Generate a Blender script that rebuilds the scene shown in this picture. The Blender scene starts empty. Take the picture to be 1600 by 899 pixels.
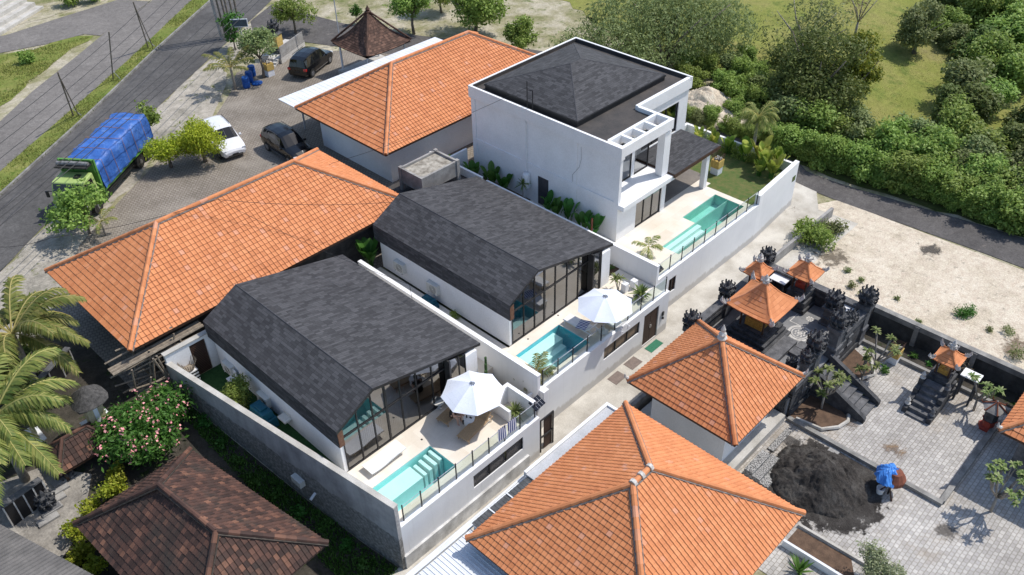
import bpy, bmesh, math, random
import numpy as np
from mathutils import Vector, Matrix
from math import radians as R_, sin, cos, pi
random.seed(7)
S = bpy.context.scene
COL = S.collection
# ---------------------------------------------------------------- camera
CR = ((0.69374908, -0.71993816, -0.02003161), (-0.45366481, -0.41522181, -0.7885297), (0.55937505, 0.55612939, -0.61467036))
FPX, CH = 1368.07, 33.0
cam = bpy.data.objects.new('camera', bpy.data.cameras.new('camera'))
COL.objects.link(cam)
m = Matrix.Identity(4)
for i in range(3):
    m[i][0] = CR[0][i]; m[i][1] = -CR[1][i]; m[i][2] = -CR[2][i]
m[2][3] = CH
cam.matrix_world = m
cam.data.sensor_width = 36; cam.data.lens = 36*FPX/1600
cam.data.clip_end = 2000; cam.data.clip_start = .5
S.camera = cam
# ---------------------------------------------------------------- light
W = bpy.data.worlds.new('World'); S.world = W; W.use_nodes = True
nt = W.node_tree; bg = nt.nodes['Background']
sky = nt.nodes.new('ShaderNodeTexSky'); sky.sky_type = 'NISHITA'; sky.sun_disc = False
sky.sun_elevation = R_(57); sky.sun_rotation = R_(112.6)
nt.links.new(sky.outputs[0], bg.inputs[0]); bg.inputs[1].default_value = .15
sun = bpy.data.objects.new('sun', bpy.data.lights.new('sun', 'SUN'))
sun.data.energy = 3.3; sun.data.angle = R_(.6); sun.data.color = (1, .95, .88)
sun.rotation_euler = Vector((-.60, .25, -1)).to_track_quat('-Z', 'Y').to_euler()
sun.location = (0, 0, 60); COL.objects.link(sun)
S.view_settings.view_transform = 'Standard'; S.view_settings.look = 'None'
S.view_settings.gamma = 1; S.view_settings.exposure = 0.34
S.view_settings.use_curve_mapping = False
S.cycles.max_bounces = 8; S.cycles.transparent_max_bounces = 16

# ---------------------------------------------------------------- surveying: photo pixel -> point at a known height
def P(u, v, z=0.):
    a, b, c = u-800, v-449.5, FPX
    d = [CR[0][k]*a+CR[1][k]*b+CR[2][k]*c for k in range(3)]
    t = (z-CH)/d[2]
    return Vector((d[0]*t, d[1]*t, z))
def T(y):
    s = min(max((y-20)/18, 0), 1)
    return 2.5*s*s*(3-2*s)
def G(u, v):
    z = 0
    for i in range(25): z = .5*z+.5*T(P(u, v, z).y)
    return P(u, v, z)
def g2(u, v):
    p = G(u, v); return (p.x, p.y)

def Ztop(u, v, b):   # height at which the vertical over b appears at pixel row v
    a_, b_, c_ = u-800, v-449.5, FPX; d = [CR[0][k]*a_+CR[1][k]*b_+CR[2][k]*c_ for k in range(3)]
    t = (d[0]*b.x+d[1]*b.y)/(d[0]**2+d[1]**2); return CH+d[2]*t
# ---------------------------------------------------------------- materials
MATS = {}
def new_mat(name, rough=.7, spec=.3):
    mt = bpy.data.materials.new(name); mt.use_nodes = True
    N = mt.node_tree.nodes; L = mt.node_tree.links
    b = N['Principled BSDF']; b.inputs['Roughness'].default_value = rough
    b.inputs['Specular IOR Level'].default_value = spec
    return mt, N, L, b
def coords(N, L, scale=(1, 1, 1), rot=(0, 0, 0), kind='Object', out=None):
    tc = N.new('ShaderNodeTexCoord'); mp = N.new('ShaderNodeMapping')
    mp.inputs['Scale'].default_value = scale; mp.inputs['Rotation'].default_value = rot
    L.new(out if out else tc.outputs[kind], mp.inputs[0]); return mp.outputs[0]
def noise(N, L, vec, scale, detail=4, rough=.6, dist=0):
    n = N.new('ShaderNodeTexNoise'); n.inputs['Scale'].default_value = scale
    n.inputs['Detail'].default_value = detail; n.inputs['Roughness'].default_value = rough
    n.inputs['Distortion'].default_value = dist
    L.new(vec, n.inputs[0]); return n.outputs[0]
def ramp(N, L, fac, stops):
    r = N.new('ShaderNodeValToRGB'); e = r.color_ramp.elements
    while len(e) < len(stops): e.new(.5)
    for k, (p, c) in enumerate(stops):
        e[k].position = p; e[k].color = (*c, 1) if len(c) == 3 else c
    L.new(fac, r.inputs[0]); return r.outputs[0]
def mix(N, L, fac, a, b, mode='MIX'):
    x = N.new('ShaderNodeMix'); x.data_type = 'RGBA'; x.blend_type = mode
    for s, v in ((x.inputs[0], fac), (x.inputs[6], a), (x.inputs[7], b)):
        if isinstance(v, (int, float)): s.default_value = v
        elif isinstance(v, tuple): s.default_value = (*v, 1)
        else: L.new(v, s)
    return x.outputs[2]
def math_(N, L, op, a, b=0.):
    x = N.new('ShaderNodeMath'); x.operation = op
    for s, v in ((x.inputs[0], a), (x.inputs[1], b)):
        if isinstance(v, (int, float)): s.default_value = v
        else: L.new(v, s)
    return x.outputs[0]
def bump(N, L, b, h, strength=.4, dist=.02):
    n = N.new('ShaderNodeBump'); n.inputs['Strength'].default_value = strength
    n.inputs['Distance'].default_value = dist; L.new(h, n.inputs['Height']); L.new(n.outputs[0], b.inputs['Normal'])
def attr(N, name):
    a = N.new('ShaderNodeAttribute'); a.attribute_name = name; return a.outputs['Fac']
def pm(name, c1, c2=None, scale=2., lo=.35, hi=.65, rough=.7, bmp=.2, fine=30., metal=0, spec=.3, detail=6):
    """noise-mottled plain material"""
    if name in MATS: return MATS[name]
    mt, N, L, b = new_mat(name, rough, spec)
    v = coords(N, L)
    c2 = c2 or tuple(x*.82 for x in c1)
    col = ramp(N, L, noise(N, L, v, scale, detail), [(lo, c1), (hi, c2)])
    col2 = mix(N, L, .18, col, ramp(N, L, noise(N, L, v, fine, 3), [(.3, (0, 0, 0)), (.7, (1, 1, 1))]), 'OVERLAY')
    L.new(col2, b.inputs['Base Color']); b.inputs['Metallic'].default_value = metal
    if bmp: bump(N, L, b, noise(N, L, v, fine, 4), bmp, .02)
    MATS[name] = mt; return mt
def tile_mat(name, stops, joint_shade, wear=None):
    """roof tiles: face attribute tv = one random value per tile, jt = joints and painted shade lines"""
    mt, N, L, b = new_mat(name, .75, .25)
    v = coords(N, L)
    c = ramp(N, L, attr(N, 'tv'), stops)
    nz = noise(N, L, v, 1.3, 6, .65)
    c = mix(N, L, .3 if not wear else .45, c, ramp(N, L, nz, [(.3, (.3, .3, .3)), (.7, (.64, .64, .64))]), 'OVERLAY')
    if wear: c = mix(N, L, ramp(N, L, noise(N, L, v, .5, 8, .7), [(.5, (0, 0, 0)), (.68, (1, 1, 1))]), c, wear)
    fn = noise(N, L, v, 25, 3)
    c = mix(N, L, .15, c, ramp(N, L, fn, [(.3, (.25, .25, .25)), (.7, (.75, .75, .75))]), 'OVERLAY')
    c = mix(N, L, attr(N, 'jt'), c, joint_shade)  # joints coloured darker, shadow lines of grooves and tile noses painted in
    L.new(c, b.inputs['Base Color']); bump(N, L, b, fn, .2, .01)
    return mt
M = {}
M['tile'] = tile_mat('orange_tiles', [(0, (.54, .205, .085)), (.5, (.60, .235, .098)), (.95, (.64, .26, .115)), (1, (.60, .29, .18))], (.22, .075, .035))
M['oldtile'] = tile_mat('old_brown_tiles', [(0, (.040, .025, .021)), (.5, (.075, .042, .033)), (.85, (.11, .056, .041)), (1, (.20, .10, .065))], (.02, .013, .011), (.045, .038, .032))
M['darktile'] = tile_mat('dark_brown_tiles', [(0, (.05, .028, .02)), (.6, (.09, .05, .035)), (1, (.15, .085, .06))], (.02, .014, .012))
M['leaf_dirt'] = pm('ridge_mortar', (.25, .22, .20), (.12, .10, .09), 6)
M['oldmortar'] = pm('dark_mossy_mortar', (.07, .055, .045), (.03, .025, .02), 6)
M['white'] = pm('white_render', (.80, .80, .80), (.74, .74, .735), .8, rough=.8, bmp=.12, fine=12)
M['whitestain'] = None
def stained_white():
    mt, N, L, b = new_mat('white_wall_rain_streaks', .8, .25)
    v = coords(N, L); vs = coords(N, L, (2.2, 2.2, .12))
    base = ramp(N, L, noise(N, L, v, .7, 6), [(.3, (.80, .80, .795)), (.7, (.73, .73, .73))])
    st = ramp(N, L, noise(N, L, vs, 2.2, 6, .7), [(.55, (1, 1, 1)), (.75, (.76, .755, .73))])
    c = mix(N, L, .35, base, st, 'MULTIPLY')
    sp = N.new('ShaderNodeSeparateXYZ'); L.new(v, sp.inputs[0])   # splash dirt along the foot of the wall
    g = math_(N, L, 'SUBTRACT', sp.outputs[2], math_(N, L, 'MULTIPLY', noise(N, L, coords(N, L, (1, 1, .4)), 2.5, 8, .75), .9))
    c = mix(N, L, ramp(N, L, g, [(.0, (.6, .6, .6)), (.18, (0, 0, 0))]), c, (.40, .37, .33))
    L.new(c, b.inputs['Base Color']); bump(N, L, b, noise(N, L, v, 14, 4), .15, .02)
    return mt
M['whitestain'] = stained_white()
def concrete_wall():
    mt, N, L, b = new_mat('weathered_concrete_and_rubble', .9, .2)
    v = coords(N, L); vs = coords(N, L, (.55, .55, .07))
    up = ramp(N, L, noise(N, L, v, 1.1, 8, .7), [(.25, (.52, .51, .49)), (.5, (.42, .41, .40)), (.75, (.27, .265, .26))])
    up = mix(N, L, .4, up, ramp(N, L, noise(N, L, vs, 3, 6), [(.4, (.45, .45, .45)), (.62, (1, 1, 1))]), 'MULTIPLY')
    vo = N.new('ShaderNodeTexVoronoi'); vo.inputs['Scale'].default_value = 7; L.new(v, vo.inputs[0])
    low = mix(N, L, .6, ramp(N, L, noise(N, L, v, 5, 6), [(.3, (.42, .41, .39)), (.7, (.22, .215, .20))]), ramp(N, L, vo.outputs['Distance'], [(.1, (1, 1, 1)), (.7, (.35, .35, .35))]), 'MULTIPLY')
    sep = N.new('ShaderNodeSeparateXYZ'); L.new(v, sep.inputs[0])
    h = math_(N, L, 'ADD', sep.outputs[2], math_(N, L, 'MULTIPLY', noise(N, L, v, .8, 6), .9))
    # the rubble footing steps up with the ground
    h2 = math_(N, L, 'SUBTRACT', h, math_(N, L, 'MULTIPLY', sep.outputs[1], .09))
    f = ramp(N, L, math_(N, L, 'DIVIDE', h2, 5.), [(.50, (0, 0, 0)), (.515, (1, 1, 1))])
    c = mix(N, L, f, low, up)
    L.new(c, b.inputs['Base Color']); bump(N, L, b, vo.outputs['Distance'], .5, .03)
    return mt
M['concwall'] = concrete_wall()
M['concrete'] = pm('grey_concrete', (.36, .35, .33), (.22, .21, .20), 1.5, rough=.9, bmp=.3)
M['concrete_pale'] = pm('pale_concrete', (.52, .50, .46), (.38, .36, .32), 1.2, rough=.9, bmp=.25)
M['alley'] = pm('alley_concrete', (.55, .52, .46), (.36, .33, .28), .55, .38, .66, rough=.9, bmp=.3)
M['kerb'] = pm('kerb_concrete', (.30, .29, .27), (.16, .155, .145), 1.5, rough=.9, bmp=.3)
M['blackst'] = pm('black_lava_stone', (.035, .036, .039), (.085, .087, .092), 3, rough=.75, bmp=.5, fine=18)
M['blackst2'] = pm('grey_lava_stone', (.07, .072, .076), (.15, .15, .155), 3, rough=.8, bmp=.5, fine=18)
M['andesite'] = pm('dark_andesite_floor', (.16, .162, .165), (.24, .24, .24), 1.4, rough=.8, bmp=.3)
M['greywall'] = pm('mossy_block_wall', (.085, .085, .082), (.035, .035, .034), 1.2, rough=.95, bmp=.4)
M['whitest'] = pm('white_limestone', (.62, .60, .56), (.38, .36, .33), 8, rough=.9, bmp=.4)
M['black'] = pm('black_metal', (.018, .018, .02), (.03, .03, .03), 3, rough=.45, bmp=0)
M['steel'] = pm('painted_steel_grey', (.45, .47, .5), (.38, .4, .42), 3, rough=.4, bmp=0)
M['tin'] = pm('white_metal_sheet', (.72, .74, .76), (.62, .64, .66), 1, rough=.45, bmp=.05)
M['wood'] = pm('brown_wood', (.085, .045, .028), (.05, .027, .018), 6, rough=.6)
M['teak'] = pm('rattan_weave', (.42, .29, .17), (.30, .20, .11), 20, rough=.7, fine=60)
M['bamboo'] = pm('weathered_bamboo', (.30, .25, .19), (.17, .14, .11), 5, rough=.8)
M['gold'] = pm('gilded_ochre', (.55, .33, .07), (.30, .16, .04), 12, rough=.5)
M['yellow'] = pm('yellow_cloth', (.62, .44, .14), (.5, .34, .1), 6, rough=.9)
M['cream'] = pm('cream_cloth', (.55, .48, .32), (.42, .36, .23), 4, rough=.9)
M['cloth'] = pm('white_cloth', (.80, .82, .86), (.72, .74, .79), 2, rough=.9, bmp=.1)
M['umbrella'] = pm('white_canvas', (.74, .78, .86), (.68, .72, .80), 1.2, rough=.9, bmp=.15)
M['plastic'] = pm('white_plastic', (.78, .78, .78), (.72, .72, .72), 3, rough=.4, bmp=0)
M['acwhite'] = pm('ivory_plastic', (.66, .65, .60), (.58, .57, .52), 3, rough=.5, bmp=0)
M['teal'] = pm('teal_plastic', (.015, .11, .16), (.012, .08, .12), 3, rough=.4, bmp=0)
M['blue'] = pm('blue_plastic', (.012, .09, .36), (.008, .06, .26), 3, rough=.4, bmp=0)
M['bark'] = pm('bark', (.22, .19, .15), (.12, .10, .08), 6, rough=.95, bmp=.5)
M['palebark'] = pm('pale_bark', (.33, .30, .26), (.22, .2, .17), 6, rough=.95, bmp=.5)
M['tyre'] = pm('tyre_rubber', (.02, .02, .02), (.035, .034, .032), 5, rough=.9)
M['rim'] = pm('alloy_rim', (.35, .35, .36), (.25, .25, .26), 5, rough=.35, bmp=0, metal=.6)
M['thatch'] = pm('black_thatch', (.045, .043, .041), (.10, .095, .09), 7, rough=1, bmp=.8, fine=40)
M['skin'] = pm('skin', (.55, .34, .25), (.50, .30, .22), 5, rough=.6, bmp=0)
M['blackcloth'] = pm('black_cloth', (.015, .015, .018), (.03, .03, .03), 5, rough=.9)
M['hair'] = pm('dark_hair', (.035, .022, .015), (.06, .04, .025), 20, rough=.7)
M['red'] = pm('red_paint', (.35, .06, .035), (.25, .04, .03), 5, rough=.6)
M['brick'] = pm('brick_red', (.24, .085, .05), (.15, .055, .035), 5, rough=.9)
M['soil'] = pm('brown_soil', (.14, .09, .06), (.085, .055, .038), 3, rough=1, bmp=.6)
M['sandblack0'] = pm('black_sand', (.055, .05, .046), (.085, .078, .072), 1.6, rough=1, bmp=.8, fine=22)
M['turf'] = pm('green_turf', (.03, .085, .025), (.02, .06, .018), 8, rough=1, bmp=.6, fine=60)
M['lawn'] = pm('lawn_grass', (.07, .12, .03), (.14, .14, .05), 3, rough=1, bmp=.6, fine=60)
M['interior'] = pm('interior_floor', (.22, .19, .16), (.16, .14, .12), 1, rough=.5)
M['curtain'] = pm('curtain', (.20, .20, .26), (.14, .14, .19), 4, rough=.9)
M['flower_p'] = pm('pink_petals', (.75, .22, .26), (.8, .45, .42), 10, rough=.7, bmp=0)
M['greenmat'] = pm('green_doormat', (.05, .20, .12), (.04, .15, .09), 20, rough=1)
M['solar'] = pm('solar_cell', (.008, .010, .018), (.012, .016, .028), 3, rough=.6, bmp=0, spec=.05)
M['ridgegrey'] = pm('ridge_shingle', (.070, .071, .078), (.055, .056, .062), 6, rough=.9)

def flat(name, c, rough=.6, metal=0, coat=0):
    mt, N, L, b = new_mat(name, rough, .5)
    v = coords(N, L); L.new(ramp(N, L, noise(N, L, v, 3, 3), [(.3, c), (.7, tuple(x*.88 for x in c))]), b.inputs['Base Color'])
    b.inputs['Metallic'].default_value = metal; b.inputs['Coat Weight'].default_value = coat
    b.inputs['Coat Roughness'].default_value = .05
    return mt
M['carblack'] = flat('black_car_paint', (.003, .003, .0035), .18, 0, .25)
M['carwhite'] = flat('white_car_paint', (.75, .75, .76), .3, 0, .8)
M['carglass'] = flat('dark_car_glass', (.01, .011, .012), .05)
M['lamp_w'] = flat('clear_lamp', (.6, .62, .65), .1)
M['lamp_r'] = flat('red_lamp', (.45, .015, .01), .15, 0, 1)
M['trim'] = flat('black_trim', (.02, .02, .02), .5)
M['chrome'] = flat('chrome', (.6, .6, .62), .15, 1)
M['limegreen'] = flat('lime_green_paint', (.36, .47, .15), .55, 0, .1)
M['green'] = flat('green_paint', (.09, .25, .045), .6, 0, 0)

def shingles():
    mt, N, L, b = new_mat('charcoal_shingles', .85, .25)
    uv = N.new('ShaderNodeUVMap'); v = coords(N, L, (1, 1, 1), out=uv.outputs[0])
    br = N.new('ShaderNodeTexBrick'); L.new(v, br.inputs[0])
    br.inputs['Scale'].default_value = 1; br.inputs['Brick Width'].default_value = .30; br.inputs['Row Height'].default_value = .14
    br.inputs['Mortar Size'].default_value = .006; br.inputs['Mortar Smooth'].default_value = .3; br.inputs['Bias'].default_value = -.1
    br.inputs['Color1'].default_value = (.042, .042, .045, 1); br.inputs['Color2'].default_value = (.084, .084, .089, 1)
    br.inputs['Mortar'].default_value = (.022, .022, .024, 1); br.offset = .37; br.squash = 1.5; br.squash_frequency = 2
    n2 = noise(N, L, v, .55, 5)
    c = mix(N, L, .7, br.outputs['Color'], ramp(N, L, n2, [(.3, (.38, .38, .38)), (.7, (.62, .62, .62))]), 'OVERLAY')
    c = mix(N, L, .3, c, ramp(N, L, noise(N, L, v, 60, 2), [(.3, (.2, .2, .2)), (.7, (.8, .8, .8))]), 'OVERLAY')
    L.new(c, b.inputs['Base Color']); bump(N, L, b, br.outputs['Color'], .3, .02)
    return mt
M['shingle'] = shingles()
M['roofdeck'] = pm('bitumen_sheet', (.050, .048, .047), (.085, .075, .068), .9, rough=.9, bmp=.3)

def pavers(name, c1, c2, mortar, bw, rh, rot, mortar_size=.02, stain=None, spots=None):
    mt, N, L, b = new_mat(name, .9, .2)
    v0 = coords(N, L, (1, 1, 1), (0, 0, rot)); va = N.new('ShaderNodeVectorMath'); va.operation = 'ADD'; L.new(v0, va.inputs[0])
    nz = N.new('ShaderNodeTexNoise'); nz.inputs['Scale'].default_value = 1.7; L.new(v0, nz.inputs[0]); vm = N.new('ShaderNodeVectorMath'); vm.operation = 'SCALE'; vm.inputs['Scale'].default_value = .09; L.new(nz.outputs['Color'], vm.inputs[0]); L.new(vm.outputs[0], va.inputs[1]); v = va.outputs[0]
    br = N.new('ShaderNodeTexBrick'); L.new(v, br.inputs[0])
    br.inputs['Scale'].default_value = 1; br.inputs['Brick Width'].default_value = bw; br.inputs['Row Height'].default_value = rh
    br.inputs['Mortar Size'].default_value = mortar_size; br.inputs['Mortar Smooth'].default_value = .5
    br.inputs['Color1'].default_value = (*c1, 1); br.inputs['Color2'].default_value = (*c2, 1); br.inputs['Mortar'].default_value = (*mortar, 1)
    v2 = coords(N, L)
    c = mix(N, L, .55, br.outputs['Color'], ramp(N, L, noise(N, L, v2, .35, 7, .65), [(.32, (.32, .31, .30)), (.66, (.66, .66, .66))]), 'OVERLAY')
    if stain: c = mix(N, L, ramp(N, L, noise(N, L, v2, .22, 6, .7, .4), [(.53, (0, 0, 0)), (.72, (.7, .7, .7))]), c, stain)
    c = mix(N, L, .2, c, ramp(N, L, noise(N, L, v2, 30, 3), [(.3, (.2, .2, .2)), (.7, (.8, .8, .8))]), 'OVERLAY')
    L.new(c, b.inputs['Base Color']); bump(N, L, b, br.outputs['Fac'], -.5, .02)
    return mt
M['courtpave'] = pavers('pale_cobble_paving', (.48, .46, .43), (.34, .325, .305), (.22, .20, .17), .24, .195, R_(0), .016, (.30, .24, .17))
M['parkpave'] = pavers('grass_gap_pavers', (.265, .235, .20), (.215, .19, .16), (.15, .13, .105), .24, .24, R_(20), .035, (.30, .27, .23))
M['decktile'] = pavers('cream_limestone_deck', (.74, .68, .59), (.68, .62, .53), (.58, .53, .46), .9, .6, 0, .004, (.60, .53, .44))

def ground(name, stops, scale, spots=None, sp_scale=3, thr=(.55, .62), bmp=.5):
    mt, N, L, b = new_mat(name, 1., .1)
    v = coords(N, L)
    c = ramp(N, L, noise(N, L, v, scale, 9, .68), stops)
    if spots: c = mix(N, L, ramp(N, L, noise(N, L, v, sp_scale, 8, .7), [(thr[0], (0, 0, 0)), (thr[1], (1, 1, 1))]), c, spots)
    c = mix(N, L, .45, c, ramp(N, L, noise(N, L, v, 2.3, 6, .7, .5), [(.3, (.27, .27, .27)), (.7, (.7, .7, .7))]), 'OVERLAY')
    fn = noise(N, L, v, 9, 6, .75)
    c = mix(N, L, .55, c, ramp(N, L, fn, [(.3, (.25, .25, .25)), (.7, (.75, .75, .75))]), 'OVERLAY')
    L.new(c, b.inputs['Base Color']); bump(N, L, b, fn, bmp, .06)
    return mt
M['ground'] = ground('dry_ground', [(.3, (.13, .15, .05)), (.45, (.26, .24, .14)), (.6, (.42, .38, .29)), (.75, (.34, .31, .24))], .35, (.10, .13, .035), .8, (.56, .66))
M['field'] = ground('meadow_grass', [(.25, (.15, .18, .04)), (.45, (.20, .215, .055)), (.6, (.235, .225, .075)), (.78, (.22, .19, .10))], .18, (.13, .165, .04), .7, (.53, .64))
M['verge'] = ground('verge_grass', [(.3, (.12, .17, .035)), (.6, (.20, .21, .06)), (.8, (.30, .27, .14))], .5, (.09, .14, .025), 1.2)
M['sandlot'] = ground('pale_sand', [(.28, (.66, .585, .475)), (.5, (.58, .505, .40)), (.62, (.50, .43, .33)), (.78, (.32, .27, .20))], .45, (.27, .24, .19), 1.7, (.58, .70), .8)
M['shoulder'] = ground('gravel_shoulder', [(.3, (.44, .40, .34)), (.5, (.34, .31, .26)), (.65, (.22, .205, .17)), (.8, (.17, .17, .09))], .6, (.14, .15, .06), 1.3, (.58, .66), .6)
M['darksoil'] = ground('dark_littered_soil', [(.3, (.035, .033, .028)), (.6, (.07, .062, .05)), (.8, (.12, .11, .09))], .8, (.035, .05, .018), 1.4)
M['undergrowth'] = ground('leafy_undergrowth', [(.3, (.05, .075, .02)), (.6, (.09, .10, .035)), (.8, (.14, .11, .06))], 1.2, (.06, .09, .02), 2)
M['asphalt'] = ground('asphalt', [(.3, (.075, .073, .072)), (.5, (.10, .097, .095)), (.7, (.135, .13, .125))], .3, (.14, .135, .13), .6, (.6, .75), .2)
M['asphalt_old'] = ground('worn_asphalt', [(.3, (.15, .14, .132)), (.7, (.21, .195, .18))], .25, (.24, .225, .21), .6, (.6, .75), .2)
M['lane'] = ground('lane_asphalt', [(.3, (.085, .080, .078)), (.7, (.13, .122, .117))], .4, (.20, .18, .16), .7, (.6, .72), .3)
M['courtold'] = ground('stained_court_slab', [(.3, (.40, .375, .33)), (.5, (.27, .25, .22)), (.7, (.12, .11, .10))], .6, (.32, .30, .26), 1.2, (.6, .66), .3)

def leafmat(name, a, b_, c_, tr=.35):
    mt, N, L, b = new_mat(name, .55, .25)
    oi = N.new('ShaderNodeObjectInfo')
    c = ramp(N, L, attr(N, 'tv'), [(0, a), (.6, b_), (1, c_)])
    hs = N.new('ShaderNodeHueSaturation'); L.new(c, hs.inputs['Color'])
    L.new(math_(N, L, 'ADD', math_(N, L, 'MULTIPLY', oi.outputs['Random'], .035), .483), hs.inputs['Hue'])
    L.new(math_(N, L, 'ADD', math_(N, L, 'MULTIPLY', oi.outputs['Random'], .35), .95), hs.inputs['Value'])
    L.new(hs.outputs[0], b.inputs['Base Color'])
    t = N.new('ShaderNodeBsdfTranslucent'); L.new(hs.outputs[0], t.inputs[0])
    mx = N.new('ShaderNodeMixShader'); mx.inputs[0].default_value = tr
    L.new(b.outputs[0], mx.inputs[1]); L.new(t.outputs[0], mx.inputs[2])
    L.new(mx.outputs[0], N['Material Output'].inputs[0])
    return mt
M['leaf'] = leafmat('green_leaves', (.12, .185, .035), (.225, .31, .062), (.35, .43, .12))
M['leafd'] = leafmat('dark_green_leaves', (.08, .12, .028), (.14, .19, .05), (.22, .27, .09))
M['leafg'] = leafmat('grey_green_leaves', (.13, .165, .055), (.20, .24, .09), (.29, .33, .14))
M['leafy'] = leafmat('yellow_green_leaves', (.20, .26, .02), (.36, .40, .03), (.5, .5, .06))
M['leafp'] = leafmat('palm_leaflets', (.10, .14, .03), (.22, .23, .06), (.46, .40, .15))
M['leafx'] = leafmat('pointed_leaves', (.10, .15, .035), (.18, .23, .07), (.32, .34, .16))
M['leafh'] = leafmat('heliconia_leaves', (.14, .22, .03), (.28, .36, .06), (.50, .50, .12), .45)
M['leafb'] = leafmat('broad_leaves', (.04, .12, .015), (.07, .18, .03), (.13, .26, .06))
M['grassb'] = leafmat('grass_blades', (.17, .20, .045), (.23, .24, .06), (.30, .29, .10))
M['twig'] = leafmat('dry_twigs', (.12, .09, .06), (.20, .155, .10), (.28, .22, .15), .1)

def glass(name, tint, refl, rough=.0, base=.04):
    mt = bpy.data.materials.new(name); mt.use_nodes = True
    N = mt.node_tree.nodes; L = mt.node_tree.links; N.remove(N['Principled BSDF'])
    t = N.new('ShaderNodeBsdfTransparent'); t.inputs[0].default_value = (*tint, 1)
    g = N.new('ShaderNodeBsdfGlossy'); g.inputs[0].default_value = (.95, .97, 1, 1); g.inputs['Roughness'].default_value = rough
    lw = N.new('ShaderNodeFresnel'); lw.inputs[0].default_value = 1.5
    f = math_(N, L, 'ADD', math_(N, L, 'MULTIPLY', lw.outputs[0], refl), base)
    mx = N.new('ShaderNodeMixShader'); L.new(f, mx.inputs[0]); L.new(t.outputs[0], mx.inputs[1]); L.new(g.outputs[0], mx.inputs[2])
    L.new(mx.outputs[0], N['Material Output'].inputs[0]); return mt
M['glass'] = glass('facade_glass', (.26, .28, .30), 1.2, 0., .15)
M['fglass'] = glass('fence_glass', (.80, .90, .87), 1., 0., .06)
M['water'] = glass('pool_water', (.80, .96, .96), 1., .02, .01)
def add_ripples():
    mt = M['water']; N = mt.node_tree.nodes; L = mt.node_tree.links
    v = coords(N, L); n = noise(N, L, v, 5, 4)
    for nd in [x for x in N if x.type == 'BSDF_GLOSSY']:
        bp = N.new('ShaderNodeBump'); bp.inputs['Strength'].default_value = .7; bp.inputs['Distance'].default_value = .05
        L.new(n, bp.inputs['Height']); L.new(bp.outputs[0], nd.inputs['Normal'])
add_ripples()
def patch(name, col, cx, cy, rad, amp=.75):
    mt, N, L, b = new_mat(name, 1., .1); v = coords(N, L)
    L.new(ramp(N, L, noise(N, L, v, 3, 8, .7), [(.35, col), (.65, tuple(x*1.7 for x in col))]), b.inputs['Base Color'])
    d_ = N.new('ShaderNodeVectorMath'); d_.operation = 'DISTANCE'; L.new(v, d_.inputs[0]); d_.inputs[1].default_value = (cx, cy, 0)
    d = math_(N, L, 'ADD', math_(N, L, 'MULTIPLY', d_.outputs['Value'], .55/rad), math_(N, L, 'MULTIPLY', noise(N, L, v, 1.1, 10, .8, .8), 1.5))
    L.new(ramp(N, L, d, [(.84, (.75, .75, .75)), (.99, (0, 0, 0))]), b.inputs['Alpha']); return mt
def pooltile(name, a, b_):
    mt, N, L, b = new_mat(name, .4, .4); v = coords(N, L)
    vo = N.new('ShaderNodeTexVoronoi'); vo.feature = 'DISTANCE_TO_EDGE'; vo.inputs['Scale'].default_value = 4.; 
    L.new(coords(N, L, (1, 1, 1)), vo.inputs[0])
    c = ramp(N, L, noise(N, L, v, 1.5, 5), [(.3, a), (.7, b_)])
    L.new(c, b.inputs['Base Color']); return mt
M['pool1'] = pooltile('aqua_pool_lining', (.38, .76, .76), (.33, .70, .70))
M['pool2'] = pooltile('blue_pool_lining', (.13, .58, .68), (.10, .52, .62))
M['pool3'] = pooltile('green_pool_lining', (.36, .68, .58), (.30, .60, .52))
M['poolledge'] = pooltile('pale_pool_ledge', (.80, .88, .84), (.74, .83, .80))
def stripes(name, ca, cb, scale, rot=(0, 0, 0), axis='X'):
    mt, N, L, b = new_mat(name, .9, .2); v = coords(N, L, (1, 1, 1), rot)
    w = N.new('ShaderNodeTexWave'); w.bands_direction = axis; w.inputs['Scale'].default_value = scale; w.inputs['Distortion'].default_value = .6
    L.new(v, w.inputs[0]); L.new(ramp(N, L, w.outputs[0], [(.47, ca), (.53, cb)]), b.inputs['Base Color']); return mt
M['stripe'] = stripes('navy_white_stripes', (.03, .05, .22), (.75, .76, .8), 2.6)
def louvre():
    mt, N, L, b = new_mat('brown_slat_door', .55, .3); v = coords(N, L)
    w = N.new('ShaderNodeTexWave'); w.bands_direction = 'Z'; w.inputs['Scale'].default_value = 3.2; L.new(v, w.inputs[0])
    L.new(ramp(N, L, w.outputs[0], [(.35, (.022, .012, .009)), (.55, (.075, .04, .028))]), b.inputs['Base Color'])
    bump(N, L, b, w.outputs[0], .6, .03); return mt
M['louvre'] = louvre()
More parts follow.
